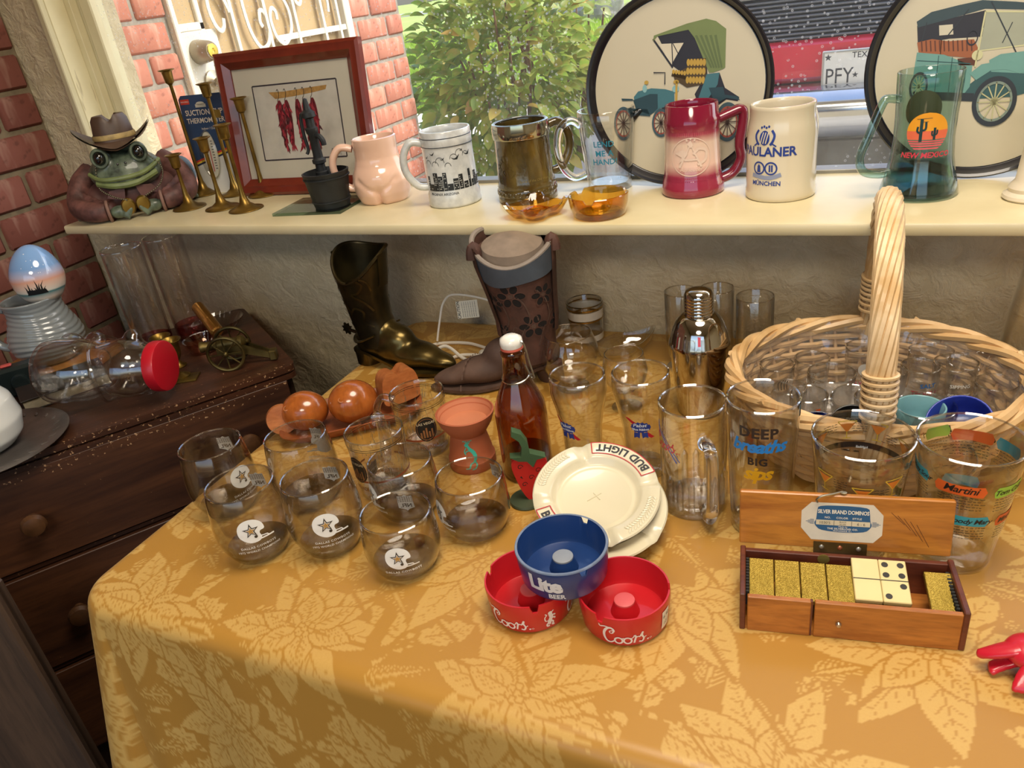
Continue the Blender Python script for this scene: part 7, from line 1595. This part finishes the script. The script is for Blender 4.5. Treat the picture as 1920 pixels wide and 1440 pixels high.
    MB().lathe([(0, 0), (.0125, 0), (.013, .002), (.013, .05), (0, .05)], 60, rf=lambda r, z, a: r * (1 + .05 * cos(15 * a) * (.003 < z < .048))).build('ribbed_case', GD, t, 30); MB().lathe([(.0135, .05), (.0138, .052), (.0135, .085), (.011, .088), (0, .088)], 36, rf=lambda r, z, a: r * (1 + .04 * cos(15 * a) * (z > .053))).build('lighter_cap', GD, t, 30)
    # brass candle cups
    BR2 = pm('8f7434', .35, .85, .35, 20, col2='5f4a20')
    for x, y, lb in ((-1.272, -.330, 'small brass candle cup behind the other brass cup'), (-1.232, -.342, 'small brass candle cup just behind the red jar lid')):
        t = thing('brass_cup', lb, 'candle cup', (x, y, DZ), 0, 'small brass candle cups'); MB().lathe([(0, 0), (.015, 0), (.016, .002), (.009, .006), (.006, .014), (.011, .022), (.0135, .03), (.0145, .05), (.021, .056), (.0212, .0575), (.0195, .058), (.0125, .05), (.0115, .032), (0, .03)], 36).build('cup', BR2, t, 50)
    t = thing('brass_plate', 'small brass plate with a bent tab beside the jar lid', 'plate', (-1.168, -.385, DZ), .5); MB().box((0, 0, .002), (.045, .035, .004), None, .001).build('plate', BR2, t); MB().lathe([(0, .004), (.016, .004), (.016, .006), (.004, .012), (0, .013)], 24, T(-.01, .008, 0)).build('boss', BR2, t)
    # little brass cannon
    t = thing('toy_cannon', 'small antiqued brass cannon on spoked wheels', 'cannon', (-1.108, -.318, DZ), math.radians(28)); AB = pm('6f5f34', .4, .8, .45, 22, col2='3d3419')
    K = T(0, 0, .047) @ RY(PI / 2)                                   # barrel along local x, muzzle at -x
    MB().lathe([(.0062, -.052), (.0105, -.052), (.011, -.048), (.009, -.044), (.0085, -.02), (.0105, -.018), (.0105, -.012), (.0105, .02), (.0125, .022), (.0125, .03), (.0085, .034), (.004, .037), (.0045, .041), (0, .043)], 32, K).build('barrel', AB, t, 40); MB().lathe([(.0062, -.052), (.006, -.03), (0, -.03)], 24, K).build('bore', pm('0c0a08', .9), t)
    for y in (-.026, .026):
        w_ = MB(); w_.tube([(.0 + .0335 * cos(a), y, .036 + .0335 * sin(a)) for a in [2 * PI * i / 36 for i in range(36)]], .0032, 8, True)
        wh = w_.build('wheel', AB, t); MB().ball((0, y, .036), (.006, .006, .006), 12, 8).build('hub', AB, wh)
        for k in range(8): a = PI * k / 4; MB().tube([(0, y, .036), (.032 * cos(a), y, .036 + .032 * sin(a))], .0014, 6).build('spoke', AB, wh)
    MB().tube([(0, -.03, .036), (0, .03, .036)], .003, 8).build('axle', AB, t)
    for y in (-.012, .012): MB().loft([[(-.02, y - .002, .03), (-.02, y + .002, .03), (-.02, y + .002, .046), (-.02, y - .002, .046)], [(.03, y * .8 - .002, .025), (.03, y * .8 + .002, .025), (.03, y * .8 + .002, .044), (.03, y * .8 - .002, .044)], [(.085, y * .5 - .002, .004), (.085, y * .5 + .002, .004), (.085, y * .5 + .002, .014), (.085, y * .5 - .002, .014)]]).build('carriage_cheek', AB, t, 30)
    MB().box((.08, 0, .012), (.014, .02, .02), None, .002).build('trail_end', AB, t)
    # pewter plate with a white pitcher
    t = thing('pewter_plate', 'grey embossed pewter plate under the white pitcher', 'plate', (-1.330, -.678, DZ), .3); n = 64
    PW = pm('7d746c', .35, .7, .3, 30, .4, 60); MB().lathe([(0, .001), (.085, .001), (.09, .004), (.125, .011), (.127, .013), (.122, .0135), (.088, .007), (0, .005)], 72).build('plate', PW, t, 50)
    for k in range(26): a = 2 * PI * k / 26; MB().ball((.107 * cos(a), .107 * sin(a), .0105), (.0085, .0035, .0016), 8, 5, None, RZ(a + .7)).build('embossed_leaf', PW, t)
    px, py = -1.338, -.685; t = thing('white_pitcher', 'white ceramic pitcher with painted orange flowers and blue lip', 'pitcher', (px, py, DZ + .0085), math.radians(60)); WH = pm('dcdcd4', .15, 0, .06, 8, coat=.6)
    pr = [(.05, 0), (.056, .003), (.07, .018), (.0775, .045), (.072, .08), (.055, .105), (.042, .125), (.038, .14), (.044, .155)]
    zs = [.155 * i / 40 for i in range(41)]; rr = prof_r(pr); fine = [(rr(z), z) for z in zs]
    MB().lathe(shell(fine, .004, .008), 72, rf=lambda r, z, a: r * (1 + .55 * max(0, (z - .12) / .035) ** 1.6 * math.exp(-(math.atan2(sin(a), cos(a)) / .42) ** 2))).build('body', WH, t, 70)
    MB().tube([((.0425 * (1 + .55 * math.exp(-(math.atan2(sin(a), cos(a)) / .42) ** 2))) * cos(a), (.0425 * (1 + .55 * math.exp(-(math.atan2(sin(a), cos(a)) / .42) ** 2))) * sin(a), .1562) for a in [2 * PI * i / 60 for i in range(60)]], .0016, 6, True).build('blue_lip', ink('3c4d8e'), t)
    MB().tube(spl([(-.04, 0, .14), (-.075, 0, .14), (-.092, 0, .1), (-.085, 0, .06), (-.068, 0, .04)], 6), .007, 10, up=(0, 1, 0)).build('handle', WH, t)
    fa = face_a(px, py, math.radians(60)); OR = ink('c7782e')
    mark(t, join(*[mv(poly(spl([(0, 0), (.012, .006), (.022, 0), (.012, -.006)], 4, True)), 0, 0, 1, 2 * PI * k / 6) for k in range(6)]), cyl(rr, fa - .45, .05), OR, 'painted_flower'); mark(t, disc(0, 0, .03, .026), cyl(rr, fa - .45, .05, .0002), ink('cfd3ea'), 'flower_wash')
    mark(t, join(poly(spl([(0, 0), (.006, .012), (.002, .026), (-.003, .012)], 4, True)), stroke([(-.06, .0), (-.04, .006), (-.02, .002)], .0012), disc(-.03, .008, .0035, None, 10)), cyl(rr, fa + .42, .05), ink('b97a36'), 'painted_bud'); mark(t, join(stroke([(-.03, -.02), (-.01, -.03), (.0, -.036)], .001), stroke([(-.01, -.03), (-.006, -.02)], .001), stroke([(-.004, -.034), (.002, -.028)], .001)), cyl(rr, fa + .1, .05), ink('5d5a4a'), 'painted_twig')
    # odds and ends behind the pitcher
    t = thing('black_camera', 'small black plastic camera behind the white pitcher', 'camera', (-1.497, -.505, DZ), .9); BP = pm('1b2626', .3, 0, .1, 12, coat=.3); MB().box((0, 0, .03), (.09, .035, .06), None, .006).build('camera_body', BP, t); MB().lathe([(0, 0), (.016, 0), (.015, .01), (.009, .011), (0, .008)], 28, T(.015, -.018, .03) @ RX(PI / 2)).build('lens', BP, t); MB().box((.0, 0, .0625), (.02, .012, .005), None, .002).build('shutter_block', pm('c0504a', .4), t)
    t = thing('paperback_book', 'closed book with cream page edges lying by the jar', 'book', (-1.405, -.47, DZ), 1.05); MB().box((0, 0, .011), (.15, .1, .02), None, .001).build('pages', pm('cfc3a8', .8, 0, .2, 120), t); MB().box((0, 0, .0225), (.156, .106, .003), None, .001).build('cover', pm('2b2420', .5), t); MB().box((0, 0, .0012), (.156, .106, .0024), None, .001).build('cover', pm('2b2420', .5), t)
dres()
